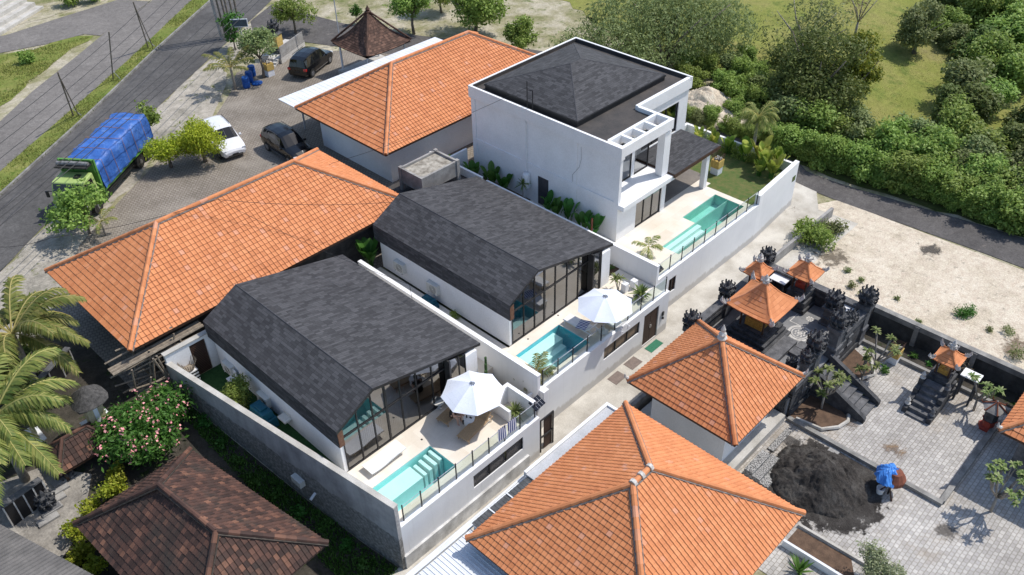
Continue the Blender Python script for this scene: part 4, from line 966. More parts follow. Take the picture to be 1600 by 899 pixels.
# ================================================================ TILED HOUSES
def house(name, label, x0, x1, y0, y1, ze, ra, rb, inset, zg, mat=None, wallmat=None, cat='house', **kw):
    h = thing(name, label, cat, ((x0+x1)/2, (y0+y1)/2, zg))
    hip_roof(h, x0, x1, y0, y1, ze, ra, rb, mat or M['tile'], **kw)
    w = MB(); w.box(x0+inset, y0+inset, zg-.6, x1-inset, y1-inset, ze+.12); w.build('wall', wallmat or M['white'], h)
    return h
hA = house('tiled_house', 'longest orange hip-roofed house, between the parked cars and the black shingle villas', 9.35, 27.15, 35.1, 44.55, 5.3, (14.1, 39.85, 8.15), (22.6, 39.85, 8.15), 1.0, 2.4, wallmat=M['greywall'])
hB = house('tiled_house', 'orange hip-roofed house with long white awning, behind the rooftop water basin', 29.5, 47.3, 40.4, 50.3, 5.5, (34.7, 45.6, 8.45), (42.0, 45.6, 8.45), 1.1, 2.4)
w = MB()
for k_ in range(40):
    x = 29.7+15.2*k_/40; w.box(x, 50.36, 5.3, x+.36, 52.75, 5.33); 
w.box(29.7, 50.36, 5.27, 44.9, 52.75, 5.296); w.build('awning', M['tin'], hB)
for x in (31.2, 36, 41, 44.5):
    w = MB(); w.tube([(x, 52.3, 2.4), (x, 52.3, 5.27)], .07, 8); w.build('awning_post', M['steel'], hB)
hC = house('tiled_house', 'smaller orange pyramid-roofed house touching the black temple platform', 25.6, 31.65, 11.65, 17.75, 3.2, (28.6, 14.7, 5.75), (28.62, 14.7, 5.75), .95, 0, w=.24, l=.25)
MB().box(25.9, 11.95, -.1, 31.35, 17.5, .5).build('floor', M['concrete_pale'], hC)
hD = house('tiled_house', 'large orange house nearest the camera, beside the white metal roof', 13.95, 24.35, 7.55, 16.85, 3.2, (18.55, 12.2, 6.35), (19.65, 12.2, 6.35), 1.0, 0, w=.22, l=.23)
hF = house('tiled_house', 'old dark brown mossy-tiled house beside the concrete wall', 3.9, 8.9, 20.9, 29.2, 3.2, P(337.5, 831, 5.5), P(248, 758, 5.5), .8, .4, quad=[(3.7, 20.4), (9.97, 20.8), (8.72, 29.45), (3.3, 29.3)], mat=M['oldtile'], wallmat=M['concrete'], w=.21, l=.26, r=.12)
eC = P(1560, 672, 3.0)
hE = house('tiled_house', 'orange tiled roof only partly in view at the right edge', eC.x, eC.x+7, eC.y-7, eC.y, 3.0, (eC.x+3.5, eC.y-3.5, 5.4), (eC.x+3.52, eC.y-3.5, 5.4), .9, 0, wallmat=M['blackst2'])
pv = thing('roadside_pavilion', 'small open pavilion with dark brown pointed roof on slim white posts', 'pavilion', (41.1, 56.3, 2.5))
def curved_pyramid(par, cx, cy, half, ze, h, mat, n=8, m_=7, pw=1.5, rz=0, name='roof', step=.02):
    mb = MB()
    for s_ in range(4):
        a = s_*pi/2+rz
        for i in range(n):
            t0, t1 = i/n, (i+1)/n
            r0, r1 = half*(1-t0), half*(1-t1)*1.0; z0_, z1_ = ze+h*t0**pw, ze+h*t1**pw
            for j in range(m_):
                f0, f1 = -1+2*j/m_, -1+2*(j+1)/m_
                def pt(r, f, z, out=0):
                    x, y = r*f, -r-out; lift = .10*half*(abs(f)**4)*(1-min(t0*2, 1)) if t0 < .5 else 0
                    return (cx+x*cos(a)-y*sin(a), cy+x*sin(a)+y*cos(a), z+lift)
                rv = random.random()
                mb.quad(pt(r0, f0, z0_+step), pt(r0, f1, z0_+step), pt(r1, f1, z1_), pt(r1, f0, z1_), tv=rv)
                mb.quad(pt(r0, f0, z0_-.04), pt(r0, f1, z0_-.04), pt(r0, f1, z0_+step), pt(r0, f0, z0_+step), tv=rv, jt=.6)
    mb.quad(*[(cx+half*.98*sx*cos(rz)-half*.98*sy*sin(rz), cy+half*.98*sx*sin(rz)+half*.98*sy*cos(rz), ze-.03) for sx, sy in ((-1, -1), (-1, 1), (1, 1), (1, -1))])
    return mb.build(name, mat, par)
def corners(cx, cy, half, rz=0):
    return [(cx+half*(sx*cos(rz)-sy*sin(rz)), cy+half*(sx*sin(rz)+sy*cos(rz)), atan_(sx, sy)+rz) for sx, sy in ((-1, -1), (1, -1), (1, 1), (-1, 1))]
def atan_(sx, sy): return math.atan2(sy, sx)
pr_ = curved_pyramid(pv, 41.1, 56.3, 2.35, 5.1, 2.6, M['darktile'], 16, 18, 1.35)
mb, mo = caps([((x, y, 5.25), (41.1+(x-41.1)*.03, 56.3+(y-56.3)*.03, 7.6)) for x, y, a in corners(41.1, 56.3, 2.3)], .09, .35); 
mb.build('ridge_tile', M['darktile'], pr_)
MB().lathe((41.1, 56.3, 7.55), [(.2, 0), (.28, .12), (.12, .2), (.2, .3), (.1, .42), (.03, .6)], 10).build('roof_finial', M['darktile'], pr_)
for x, y in ((39.2, 54.5), (43.0, 54.5), (39.2, 58.1), (43.0, 58.1)):
    w = MB(); w.tube([(x, y, 2.5), (x, y, 5.1)], .09, 8); w.build('post', M['tin'], pv)
w = MB(); w.box(38.9, 54.2, 2.45, 43.3, 58.4, 2.8); w.build('floor', M['concrete_pale'], pv)
# neighbours between the villas and the orange houses
rb_ = thing('water_basin', 'raised grey concrete water basin full of debris on the flat roof', 'water tank', (29.6, 37.6, 2.5))
w = MB(); x0, y0 = P(620, 262, 4.6).x, 36.0
w.box(29.2, 36.6, 4.3, 32.3, 36.75, 5.35); w.box(29.2, 38.6, 4.3, 32.3, 38.75, 5.35); w.box(29.2, 36.75, 4.3, 29.35, 38.6, 5.35); w.box(32.15, 36.75, 4.3, 32.3, 38.6, 5.35); w.box(29.35, 36.75, 4.3, 32.15, 38.6, 4.5)
for x, y in ((29.15, 36.55), (32.1, 36.55), (29.15, 38.55), (32.1, 38.55)): w.box(x, y, 3.7, x+.25, y+.25, 5.4)
w.build('tank_wall', M['concrete'], rb_)
w = MB(); w.box(29.36, 36.76, 4.6, 32.14, 38.59, 5.2); w.build('cement_debris', pm('cement_debris', (.45, .42, .36), (.18, .16, .13), 2.2, rough=1, bmp=.8), rb_)
fr_ = thing('flat_roof', 'low flat concrete roof slab between the longest orange house and the middle villa', 'outbuilding', (29, 36.5, 2.4))
w = MB(); w.box(26.0, 35.6, 3.6, 33.0, 39.6, 3.75); w.build('roof_slab', M['roofdeck'], fr_); w = MB(); w.box(26.3, 35.8, 2.3, 32.9, 39.4, 3.6); w.build('wall', M['white'], fr_)
w = MB(); w.box(33.0, 35.3, 2.4, 33.15, 40.3, 4.3); w.box(33.15, 38.7, 2.4, 35.0, 38.85, 4.3); tag(w.build('garden_wall', M['white']), 'short white wall behind the broad-leaved plants beside the two-storey villa', 'wall')
# annexes along the alley
an_ = thing('alley_annex', 'flat grey slab roof annex between the alley and the large orange house', 'outbuilding', (21, 17.3, 0))
w = MB(); w.box(18.3, 16.0, 2.6, 24.1, 17.75, 2.75); w.build('roof_slab', pm('pale_grey_slab', (.50, .51, .53), (.40, .41, .42), .8, rough=.8), an_); w = MB(); w.box(18.4, 16.2, 0, 24.0, 17.6, 2.6); w.build('wall', M['whitest'], an_)
w = MB(); w.box(18.3, 17.6, 2.75, 24.1, 17.75, 2.85); w.box(23.95, 16.0, 2.75, 24.1, 17.6, 2.85); w.build('parapet', M['white'], an_)
an2 = thing('alley_annex', 'narrow lean-to of dark translucent sheets between the alley and the large orange house', 'outbuilding', (16.6, 17.3, 0))
dk = pm('dark_translucent_sheet', (.10, .105, .11), (.055, .058, .06), 4, rough=.5)
w = MB()
for k_ in range(34): x = 14.9+k_*.1; w.box(x, 16.0, 2.62+.012*(k_ % 2), x+.099, 17.55, 2.65+.012*(k_ % 2))
w.build('roof_sheet', dk, an2); w = MB(); w.box(14.95, 16.3, 0, 18.25, 17.5, 2.6); w.build('wall', M['white'], an2)
w = MB()
for x in (15.9, 17.0): w.box(x-.03, 15.9, 2.67, x+.03, 17.6, 2.70)
w.build('sheet_batten', M['tin'], an2)
an3 = thing('alley_annex', 'white ribbed metal roof partly in view at the bottom edge', 'outbuilding', (12.5, 14, 0))
w = MB()
for k_ in range(30): x = 8.8+k_*.2; w.box(x, 10.0, 2.35, x+.195, 17.5, 2.38); w.box(x+.08, 10.0, 2.38, x+.115, 17.5, 2.41)
w.build('roof_sheet', M['tin'], an3); w = MB(); w.box(9, 10.2, 0, 14.7, 17.4, 2.34); w.build('wall', M['white'], an3)
w = MB(); w.tube([(9, 17.82, 2.3), (24, 17.92, 2.3)], .055, 8); w.box(9, 17.62, 2.2, 24.1, 17.8, 2.32); tag(w.build('rain_gutter', M['tin']), 'long white gutter pipe running beside the alley past the large orange house', 'gutter')
w = MB(); w.box(24.2, 17.75, 0, 31.2, 17.95, .9); tag(w.build('kerb_wall', M['kerb']), 'low dark concrete wall edging the alley beside the smaller orange house', 'wall')
w = MB(); w.box(40.2, 19.3, 0, 50.2, 19.5, .7); tag(w.build('kerb_wall', M['concrete']), 'low grey wall between the alley and the sandy lot', 'wall')
# ================================================================ BLACK STONE TEMPLE
tag(MB().box(31.6, 12.1, 0, 39.5, 18.15, 1.3).build('temple_platform', M['andesite']), kind='structure')
def ornament(mb, cx, cy, z, s, rn):
    """stacked carved finial with curled horns"""
    mb.sq((cx, cy, z), [(.34*s, 0), (.34*s, .12*s), (.24*s, .14*s), (.24*s, .3*s), (.4*s, .36*s), (.42*s, .46*s), (.22*s, .5*s), (.2*s, .72*s), (.3*s, .78*s), (.12*s, .86*s), (.1*s, 1.05*s), (.02*s, 1.25*s)])
    for lv, rr, zz in ((0, .42, .42), (1, .3, .74), (2, .36, .12)):
        for q in range(8):
            a = q*pi/4+.1*lv; c0 = Vector((cx+cos(a)*rr*s*.8, cy+sin(a)*rr*s*.8, z+zz*s)); o = Vector((cos(a), sin(a), 0))
            mb.tube([c0, c0+o*.16*s+Vector((0, 0, .03*s)), c0+o*.22*s+Vector((0, 0, .2*s)), c0+o*.1*s+Vector((0, 0, .32*s))], [.07*s, .075*s, .05*s, .015*s], 5)
    for q in range(10):
        a = rn.uniform(0, 6.28); rr = rn.uniform(.1, .34)*s; zz = z+rn.uniform(.3, .95)*s
        mb.lathe((cx+cos(a)*rr, cy+sin(a)*rr, zz), [(.03*s, -.05*s), (.08*s, 0), (.05*s, .08*s), (.01*s, .13*s)], 5)
def pillar(label, x, y, z0, z1, half, s, seed, group=None, name='stone_pillar'):
    rn = random.Random(seed); o = thing(name, label, 'stone pillar', (x, y, z0), 0, group); mb = MB(); h = z1-z0
    mb.sq((x, y, z0), [(half*1.2, 0), (half*1.2, h*.08), (half, h*.1), (half, h*.35), (half*1.15, h*.38), (half*1.15, h*.43), (half*.9, h*.46), (half*.9, h*.85), (half*1.25, h*.9), (half*1.25, h)])
    mb.build('shaft', M['blackst2'], o); mb = MB(); ornament(mb, x, y, z1, s, rn); mb.build('finial', M['blackst'], o); return o
def stonewall(label, a, b, z0, z1, t=.35):
    a = Vector(a); b = Vector(b); d = (b-a).normalized(); n = Vector((-d.y, d.x)); o = thing('temple_wall', label, 'wall', (a.x, a.y, z0))
    def st(w_, za, zb, mat, nm, mb):
        mb.prism([tuple(a-n*w_/2), tuple(b-n*w_/2), tuple(b+n*w_/2), tuple(a+n*w_/2)], za, zb)
    h = z1-z0; mb = MB(); st(t*1.3, z0, z0+h*.15, 0, 0, mb); st(t*.8, z0+h*.15, z0+h*.8, 0, 0, mb)
    for k_ in range(6): st(t*(.84+.0), z0+h*(.22+.09*k_), z0+h*(.25+.09*k_), 0, 0, mb)
    mb.build('masonry', M['blackst'], o); mb = MB(); st(t*1.2, z0+h*.8, z0+h*.88, 0, 0, mb); st(t*1.0, z0+h*.88, z0+h*.94, 0, 0, mb); st(t*1.35, z0+h*.94, z1, 0, 0, mb); mb.build('coping', M['blackst2'], o)
stonewall('black carved stone temple wall running along the alley', (31.4, 18.2), (39.1, 18.2), 0, 2.5)
stonewall('black stone back wall of the temple facing the sandy lot', (39.45, 18.1), (39.45, 12.3), 0, 2.5)
stonewall('black stone temple wall between the stair gate and the sandy lot corner', (36.9, 12.15), (39.3, 12.15), 0, 2.5)
stonewall('black stone temple wall behind the smaller orange house', (31.6, 12.2), (31.6, 18.0), 0, 2.0)
stonewall('short black stone temple wall left of the stair gate', (31.8, 12.15), (33.6, 12.15), 0, 2.2)
pg = 'ornate black stone pillars of the temple wall'
pillar('ornate black pillar at the far corner of the temple by the alley', 39.35, 18.25, 0, 2.7, .26, .85, 1, pg)
pillar('ornate black pillar halfway along the alley wall of the temple', 35.1, 18.2, 0, 2.7, .26, .85, 2, pg)
pillar('ornate black pillar by the alley behind the smaller orange roof', 31.6, 18.1, 0, 2.7, .26, .9, 3, pg)
pillar('ornate black pillar at the temple corner nearest the long grey wall', 39.5, 12.2, 0, 2.8, .3, .95, 4, pg)
pillar('stout black pillar shrine beside the white table near the temple corner', 38.4, 13.5, 1.3, 2.5, .36, .95, 5, pg)
for k_, (x, h_, s_) in enumerate(((33.0, 2.9, .7), (33.75, 3.3, .95), (36.1, 3.3, .95), (36.9, 2.9, .75), (37.8, 2.6, .65))):
    pillar(['small carved pillar left of the stair gate', 'tall left pillar of the temple stair gate', 'tall right pillar of the temple stair gate', 'small carved pillar right of the stair gate', 'low carved pillar on the wall right of the stair gate'][k_], x, 12.2, 1.0, h_, .32 if s_ > .8 else .22, s_, 10+k_, pg)
pillar('small reddish carved guardian pillar behind the smaller orange roof', 32.3, 15.2, 1.3, 1.9, .16, .55, 20, pg)
pillar('small carved guardian pillar before the stair gate inside the temple', 33.2, 13.0, 1.3, 1.9, .2, .55, 21, pg)
def stairs(label, x0, x1, ya, yb, z_top, n, axis='y'):
    o = thing('stone_stairs', label, 'stairs', ((x0+x1)/2, (ya+yb)/2, 0)); 
    for k_ in range(n):
        mb = MB(); f0, f1 = k_/n, (k_+1)/n; z = z_top*(1-k_/n)-.02
        if axis == 'y': mb.box(x0, ya+(yb-ya)*f0, 0, x1, ya+(yb-ya)*f1, z)
        else: mb.box(ya+(yb-ya)*f0, x0, 0, ya+(yb-ya)*f1, x1, z)
        mb.build('step', M['blackst2'], o)
    for s_ in (x0-.28, x1+.04):
        mb = MB(); pts = [(ya, z_top+.45), (yb-.1*(1 if yb > ya else -1), .45), (yb+.12*(1 if yb > ya else -1), .3), (yb+.12*(1 if yb > ya else -1), 0), (ya, 0)]
        vs = []
        for q in (s_, s_+.24):
            for y, z in pts: vs.append((q, y, z) if axis == 'y' else (y, q, z))
        mb.add(vs, [(0, 1, 2, 3, 4), (9, 8, 7, 6, 5)]+[(k_, 5+k_, 5+(k_+1) % 5, (k_+1) % 5) for k_ in range(5)]); mb.build('stair_wall', M['blackst'], o)
    return o
stairs('black stone stairs coming down from the temple gate to the cobbled court', 34.2, 35.5, 12.0, 9.1, 1.3, 8)
def shrine(label, cx, cy, z, base, body, roof_half, roof_h, bh=.7, ch=1.0, col=None, curl=.34, mat=None, deco=True, rz=0, group='orange roofed temple shrines', baset=3):
    o = thing('shrine', label, 'shrine', (cx, cy, z), 0, group); rn = random.Random(int(cx*100))
    mb = MB(); pf = []
    for k_ in range(baset):
        f = k_/baset; pf += [(base*(1.15-.12*k_), bh*f), (base*(1.15-.12*k_), bh*(f+.6/baset)), (base*(1.0-.14*k_), bh*(f+.62/baset)), (base*(1.0-.14*k_), bh*(f+1/baset))]
    mb.sq((cx, cy, z), pf); mb.build('plinth', M['blackst'], o)
    zb = z+bh; mb = MB()
    mb.box(cx-body*.6, cy-body*.6, zb, cx+body*.6, cy+body*.6, zb+ch*.35); mb.box(cx-body*.45, cy-.0, zb+ch*.35, cx+body*.45, cy+body*.5, zb+ch*.95); mb.build('cabinet', col or M['gold'], o)
    for sx in (-1, 1):
        for sy in (-1, 1):
            mb = MB(); mb.box(cx+sx*body*.8-.04, cy+sy*body*.8-.04, zb, cx+sx*body*.8+.04, cy+sy*body*.8+.04, zb+ch); mb.build('post', M['wood'], o)
    mb = MB(); mb.box(cx-body, cy-body, zb+ch-.08, cx+body, cy+body, zb+ch); mb.build('beam', M['gold'], o)
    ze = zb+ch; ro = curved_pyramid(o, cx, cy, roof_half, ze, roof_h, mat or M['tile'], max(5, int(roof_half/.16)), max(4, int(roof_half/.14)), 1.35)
    mb = MB()
    for x, y, a in corners(cx, cy, roof_half*.97):
        o_ = Vector((cos(a), sin(a), 0)); c0 = Vector((x, y, ze+.08))-o_*curl*.6; c_ = curl
        mb.tube([c0, c0+o_*c_*.7, c0+o_*c_*1.05+Vector((0, 0, c_*.35)), c0+o_*c_*1.0+Vector((0, 0, c_*.85))], [.05*c_/.3, .075*c_/.3, .06*c_/.3, .012], 6)
        for q in range(3): mb.lathe(tuple(c0+o_*c_*(.2+.3*q)+Vector((0, 0, .06))), [(.03, 0), (.05*c_/.3, .04), (.01, .13*c_/.3)], 5)
        mb.build('corner_ornament', M['whitest'], ro); mb = MB()
    mb = MB(); zc = ze+roof_h*.9; mb.lathe((cx, cy, zc), [(.16, 0), (.2, .08), (.12, .14), (.17, .24), (.1, .3), (.12, .38), (.02, .55)], 8)
    for q in range(6):
        a = q*pi/3; c0 = Vector((cx+cos(a)*.12, cy+sin(a)*.12, zc+.1)); mb.tube([c0, c0+Vector((cos(a)*.14, sin(a)*.14, .06)), c0+Vector((cos(a)*.12, sin(a)*.12, .22))], [.05, .045, .01], 5)
    mb.build('crown_ornament', M['whitest'], ro)
    mb = MB()
    for x, y, a in corners(cx, cy, roof_half*.92): mb.tube([(x, y, ze+.09), (cx+(x-cx)*.5, cy+(y-cy)*.5, ze+roof_h*.42), (cx, cy, ze+roof_h*.97)], .045, 5)
    mb.build('ridge_tile', M['tile'] if mat is None else mat, ro)
    return o
shrine('largest orange-roofed temple shrine in the middle of the black platform', 34.9, 16.0, 1.3, 1.1, .85, 1.42, 1.45, .75, 1.45, curl=.5)
shrine('smallest temple shrine, orange roofed, next to the alley wall', 37.05, 17.55, 1.3, .42, .36, .66, .75, 1.3, 1.0, curl=.34)
shrine('orange-roofed temple shrine on a tall black stepped plinth by the back wall', 38.7, 15.6, 1.3, .62, .48, .8, .85, 1.35, .95, col=M['red'], curl=.36)
shrine('orange-roofed shrine at the top of its own steps in the cobbled court', 38.6, 7.25, 0, .62, .42, .66, .7, 1.5, .95, curl=.36)
sstep = thing('stone_stairs', 'short black steps leading to the orange-roofed shrine in the cobbled court', 'stairs', (36.8, 7.25, 0))
for k_ in range(6):
    mb = MB(); mb.box(36.0+.3*k_, 6.75, 0, 36.3+.3*k_+(.2 if k_ == 5 else 0), 7.75, .12+.2*k_); mb.build('step', M['blackst2'], sstep)
for y in (6.5, 7.76):
    mb = MB()
    for k_ in range(4): mb.box(36.1+.45*k_, y, 0, 36.55+.45*k_, y+.24, .35+.33*k_)
    mb.build('stair_wall', M['blackst'], sstep); mb = MB(); 
    for x, z in ((36.4, .35), (37.6, 1.3)): mb.lathe((x, y+.12, z), [(.1, 0), (.16, .1), (.08, .2), (.12, .32), (.02, .5)], 8)
    mb.build('carved_knob', M['whitest'] if y > 7 else M['blackst2'], sstep)
def wtable(label, x, y, z0, z1, hx, hy):
    o = thing('offering_table', label, 'table', (x, y, z0), 0, 'white-topped offering tables'); MB().box(x-hx, y-hy, z1-.05, x+hx, y+hy, z1).build('tabletop', M['plastic'], o)
    for sx in (-1, 1):
        for sy in (-1, 1): MB().box(x+sx*hx*.8-.05, y+sy*hy*.8-.05, z0, x+sx*hx*.8+.05, y+sy*hy*.8+.05, z1-.05).build('leg', M['blackst'], o)
wtable('white-topped table between the two shrines at the temple back wall', 38.9, 17.05, 1.3, 2.3, .35, .5)
wtable('white-topped table between the stout black pillar and the temple corner', 38.95, 13.0, 1.3, 2.3, .3, .45)
wtable('white-topped table right beside the court shrine with its own steps', 39.0, 6.05, 0, 1.75, .35, .45)
wtable('smallest white-topped table beside the smallest temple shrine', 37.75, 16.9, 1.3, 2.1, .2, .18)
# floor mosaics and plinths
mo_ = MB(); c = (36.55, 14.25)
def ring(mb, cx, cy, z, r0, r1, n=28):
    for k_ in range(n):
        a, b = 2*pi*k_/n, 2*pi*(k_+1)/n; mb.quad((cx+r0*cos(a), cy+r0*sin(a), z), (cx+r1*cos(a), cy+r1*sin(a), z), (cx+r1*cos(b), cy+r1*sin(b), z), (cx+r0*cos(b), cy+r0*sin(b), z))
ring(mo_, *c, 1.304, .52, .66); ring(mo_, *c, 1.304, .40, .46); ring(mo_, *c, 1.304, .02, .14)
for k_ in range(8):
    a = k_*pi/4; x, y = c[0]+.25*cos(a), c[1]+.25*sin(a); mo_.add([(x+.1*cos(a+t), y+.055*sin(a+t), 1.304) for t in (0, pi/2, pi, 3*pi/2)], [(0, 1, 2, 3)])
tag(mo_.build('floor_mosaic', M['whitest']), kind='structure')
mo_ = MB(); c = (38.0, 14.45); ring(mo_, *c, 1.304, .03, .09, 10)
for k_ in range(8): a = k_*pi/4; x, y = c[0]+.17*cos(a), c[1]+.17*sin(a); ring(mo_, x, y, 1.305+.001*(k_ % 2), 0.005, .06, 8)
for x0_, y0_, x1_, y1_ in ((33.55, 17.15, 34.45, 17.2), (33.55, 17.7, 34.45, 17.75), (33.55, 17.2, 33.6, 17.7), (34.4, 17.2, 34.45, 17.7), (33.75, 17.3, 34.25, 17.34), (33.75, 17.56, 34.25, 17.6), (33.98, 17.34, 34.02, 17.56), (32.2, 16.9, 36.0, 16.95), (37.1, 13.4, 37.15, 15.2), (37.15, 15.15, 38.0, 15.2), (35.3, 12.9, 35.35, 13.9), (36.7, 16.6, 38.4, 16.64)):
    mo_.quad((x0_, y0_, 1.306), (x1_, y0_, 1.306), (x1_, y1_, 1.306), (x0_, y1_, 1.306))
tag(mo_.build('floor_inlay', M['whitest']), kind='structure')
o = thing('stone_bench', 'low black stone platform before the largest temple shrine', 'bench', (35.3, 14.4, 1.3)); MB().box(33.5, 13.9, 1.3, 35.6, 14.6, 1.55).box(33.3, 14.6, 1.3, 36.2, 17.4, 1.42).build('slab', M['blackst2'], o)
MB().box(34.6, 13.3, 1.3, 35.2, 13.85, 1.5).box(35.3, 13.3, 1.3, 35.9, 13.85, 1.44).build('step', M['blackst2'], o)
# long perimeter wall right of the temple
pw_ = thing('perimeter_wall', 'long dark grey block wall with pilasters between the cobbled court and the sandy lot', 'wall', (41.2, 12, 0))
MB().box(41.15, -8, 0, 41.33, 12.3, 1.5).box(39.7, 12.22, 0, 41.15, 12.4, 1.5).build('masonry', M['greywall'], pw_); MB().box(41.08, -8, 1.5, 41.42, 12.4, 1.56).box(41.10, -8, 1.22, 41.146, 12.2, 1.5).build('capping', M['kerb'], pw_)
for k_ in range(6): MB().box(41.02, 9.6-3.1*k_, 0, 41.146, 9.85-3.1*k_, 1.5).build('pilaster', M['kerb'], pw_)
tag(MB().box(39.75, 3, 0, 41.14, 12.1, .16).build('planting_bed', M['darksoil']), kind='structure')
tag(MB().box(39.55, 3, 0, 39.75, 12.1, .24).build('bed_kerb', M['kerb']), 'low grey kerb of the planting bed along the long block wall', 'kerb')
tag(MB().prism([(32.3, 10.0), (33.6, 9.6), (34.0, 10.2), (33.9, 11.9), (31.8, 11.9)], 0, .1).build('planting_soil', M['soil']), kind='structure')
tag(MB().tube([(31.9, 11.6, .1), (32.1, 10.3, .1), (32.8, 9.75, .1), (33.5, 9.6, .1), (34.0, 9.8, .1)], .1, 6).build('bed_kerb', M['concrete_pale']), 'curved pale kerb round the soil bed at the foot of the stairs', 'kerb')
tag(MB().tube([(36.2, 11.6, .1), (36.6, 10.6, .1), (37.6, 10.2, .1), (38.6, 10.9, .1)], .1, 6).build('bed_kerb', M['concrete_pale']), 'curved pale kerb round the soil bed between stairs and block wall', 'kerb')
tag(MB().prism([(36.2, 11.9), (36.3, 10.9), (37.0, 10.3), (38.2, 10.5), (38.8, 11.9)], 0, .09).build('planting_soil', M['soil']), kind='structure')
# offering boxes wrapped in cloth
def offering(label, p, s=1., cl='yellow'):
    o = thing('offering_shrine', label, 'shrine', tuple(p), 0, 'cloth-wrapped offering posts'); x, y, z = p
    MB().sq((x, y, z), [(.26*s, 0), (.26*s, .45*s)]).build('skirt', M['cloth'], o); MB().sq((x, y, z), [(.28*s, .452*s), (.29*s, .95*s), (.2*s, .97*s)]).build('cloth_wrap', M[cl], o)
    mb = MB(); 
    for q in range(4):
        a = [(-1, -1), (1, -1), (1, 1), (-1, 1)][q]; b = [(-1, -1), (1, -1), (1, 1), (-1, 1)][(q+1) % 4]
        for zz in (1.05, 1.18, 1.3): mb.tube([(x+a[0]*.27*s, y+a[1]*.27*s, z+zz*s), (x+b[0]*.27*s, y+b[1]*.27*s, z+zz*s)], .014, 4)
        mb.tube([(x+a[0]*.25*s, y+a[1]*.25*s, z+.95*s), (x+a[0]*.28*s, y+a[1]*.28*s, z+1.34*s)], .02, 4)
    mb.build('basket_rail', M['wood'], o); mb = MB(); rn = random.Random(int(x*31))
    for q in range(14): mb.lathe((x+rn.uniform(-.17, .17)*s, y+rn.uniform(-.17, .17)*s, z+1.0*s), [(.05, -.02), (.07, .05), (.02, .12)], 6)
    mb.build('offerings', M['whitest'], o); return o
offering('yellow cloth offering post by the long block wall right of the stairs', (39.35, 9.95, 0), 1.)
offering('yellow cloth offering post on the garden lawn behind the black gazebo pillar', (P(1119, 268, 2.7)[0], P(1119, 268, 2.7)[1], 2.58), 1.1)
offering('yellow cloth offering post under the tree by the blue bins', (*g2(422, 118), 2.5), 1.15)
# lantern shrine
x, y = g2(1541, 668); o = thing('lantern_shrine', 'small red and black lantern shrine with grey six-sided roof near the long wall', 'shrine', (x, y, 0))
MB().lathe((x, y, 0), [(.42, 0), (.42, .18), (.3, .22), (.3, .55), (.38, .6)], 6).build('plinth', M['red'], o); MB().lathe((x, y, .6), [(.32, 0), (.32, .7), (.36, .75)], 6).build('body', M['blackst'], o)
MB().lathe((x, y, 1.36), [(.58, 0), (.4, .14), (.1, .34), (.03, .5)], 6).build('roof', M['concrete'], o)
mb = MB()
for k_ in range(6): a = 2*pi*(k_+.5)/6; mb.tube([(x, y, 1.82), (x+.35*cos(a), y+.35*sin(a), 1.56), (x+.6*cos(a), y+.6*sin(a), 1.40), (x+.68*cos(a), y+.68*sin(a), 1.52)], [.03, .04, .04, .02], 5)
mb.build('roof_rib', M['brick'], o)
# pebble steps by the smaller house
o = thing('pebble_steps', 'black and white pebble steps beside the sand heap against the orange house', 'stairs', (27.6, 11.3, 0)); pbl = pm('pebble_mosaic', (.40, .39, .37), (.05, .05, .05), 22, .45, .55, rough=.8)
MB().box(27.0, 10.3, 0, 29.0, 10.75, .16).build('step', pbl, o); MB().box(27.0, 10.75, 0, 28.8, 11.15, .32).build('step', pbl, o); MB().box(27.0, 11.15, 0, 28.6, 11.6, .48).build('step', pbl, o); MB().box(29.2, 11.3, 0, 31.0, 11.62, .1).build('step', pbl, o)

# ================================================================ FAMILY TEMPLE, LOWER LEFT
drape('family_court', [(-3, 26.5), (1.5, 29.2), (3.6, 30.4), (5.2, 32.6), (3.8, 34.4), (-2, 36)], M['courtold'], .05)
def thatch_shrine(label, cx, cy, z, half, seed, zr):
    o = thing('thatched_shrine', label, 'shrine', (cx, cy, z), 0, 'thatched family shrines'); MB().sq((cx, cy, z), [(half*1.0, 0), (half*1.0, .3), (half*.8, .32), (half*.8, .8)]).build('plinth', M['blackst2'], o)
    MB().box(cx-half*1.1, cy-half*1.1, z+.8, cx+half*1.1, cy+half*1.1, z+.87).build('ledge', M['tin'], o)
    MB().sq((cx, cy, z+.87), [(half*.62, 0), (half*.66, zr-z-.95)]).build('cloth_wrap', M['cream'], o); MB().box(cx-.1, cy-half*.68, z+1.0, cx+.1, cy-half*.665, z+zr-z-.2).build('white_sash', M['cloth'], o)
    mb = MB(); rn = random.Random(seed); n = 18; prof = [(half*1.35, 0), (half*1.4, .1), (half*1.1, .35), (half*.75, .62), (half*.35, .85), (half*.15, .95)]
    vs = []; fs = []
    for r, zz in prof:
        for k_ in range(n): t = 2*pi*k_/n; q = 1/max(abs(cos(t)), abs(sin(t)))**.5; vs.append((cx+r*q*cos(t)*rn.uniform(.95, 1.04), cy+r*q*sin(t)*rn.uniform(.95, 1.04), zr+zz*half*1.4+rn.uniform(-.03, .03)))
    for i in range(len(prof)-1):
        for k_ in range(n): fs.append((i*n+k_, i*n+(k_+1) % n, (i+1)*n+(k_+1) % n, (i+1)*n+k_))
    fs.append(tuple(range((len(prof)-1)*n, len(prof)*n))); fs.append(tuple(range(n-1, -1, -1))); mb.add(vs, fs); mb.build('thatch_roof', M['thatch'], o); return o
q = G(58, 705); thatch_shrine('black thatched shrine wrapped in cream cloth under the palm fronds at the left edge', q.x, q.y, q.z, .48, 1, Ztop(42, 655, q))
q = G(163, 680); thatch_shrine('larger black thatched shrine between the scaffolding and the pink frangipani', q.x, q.y, q.z, .58, 2, Ztop(136, 626, q))
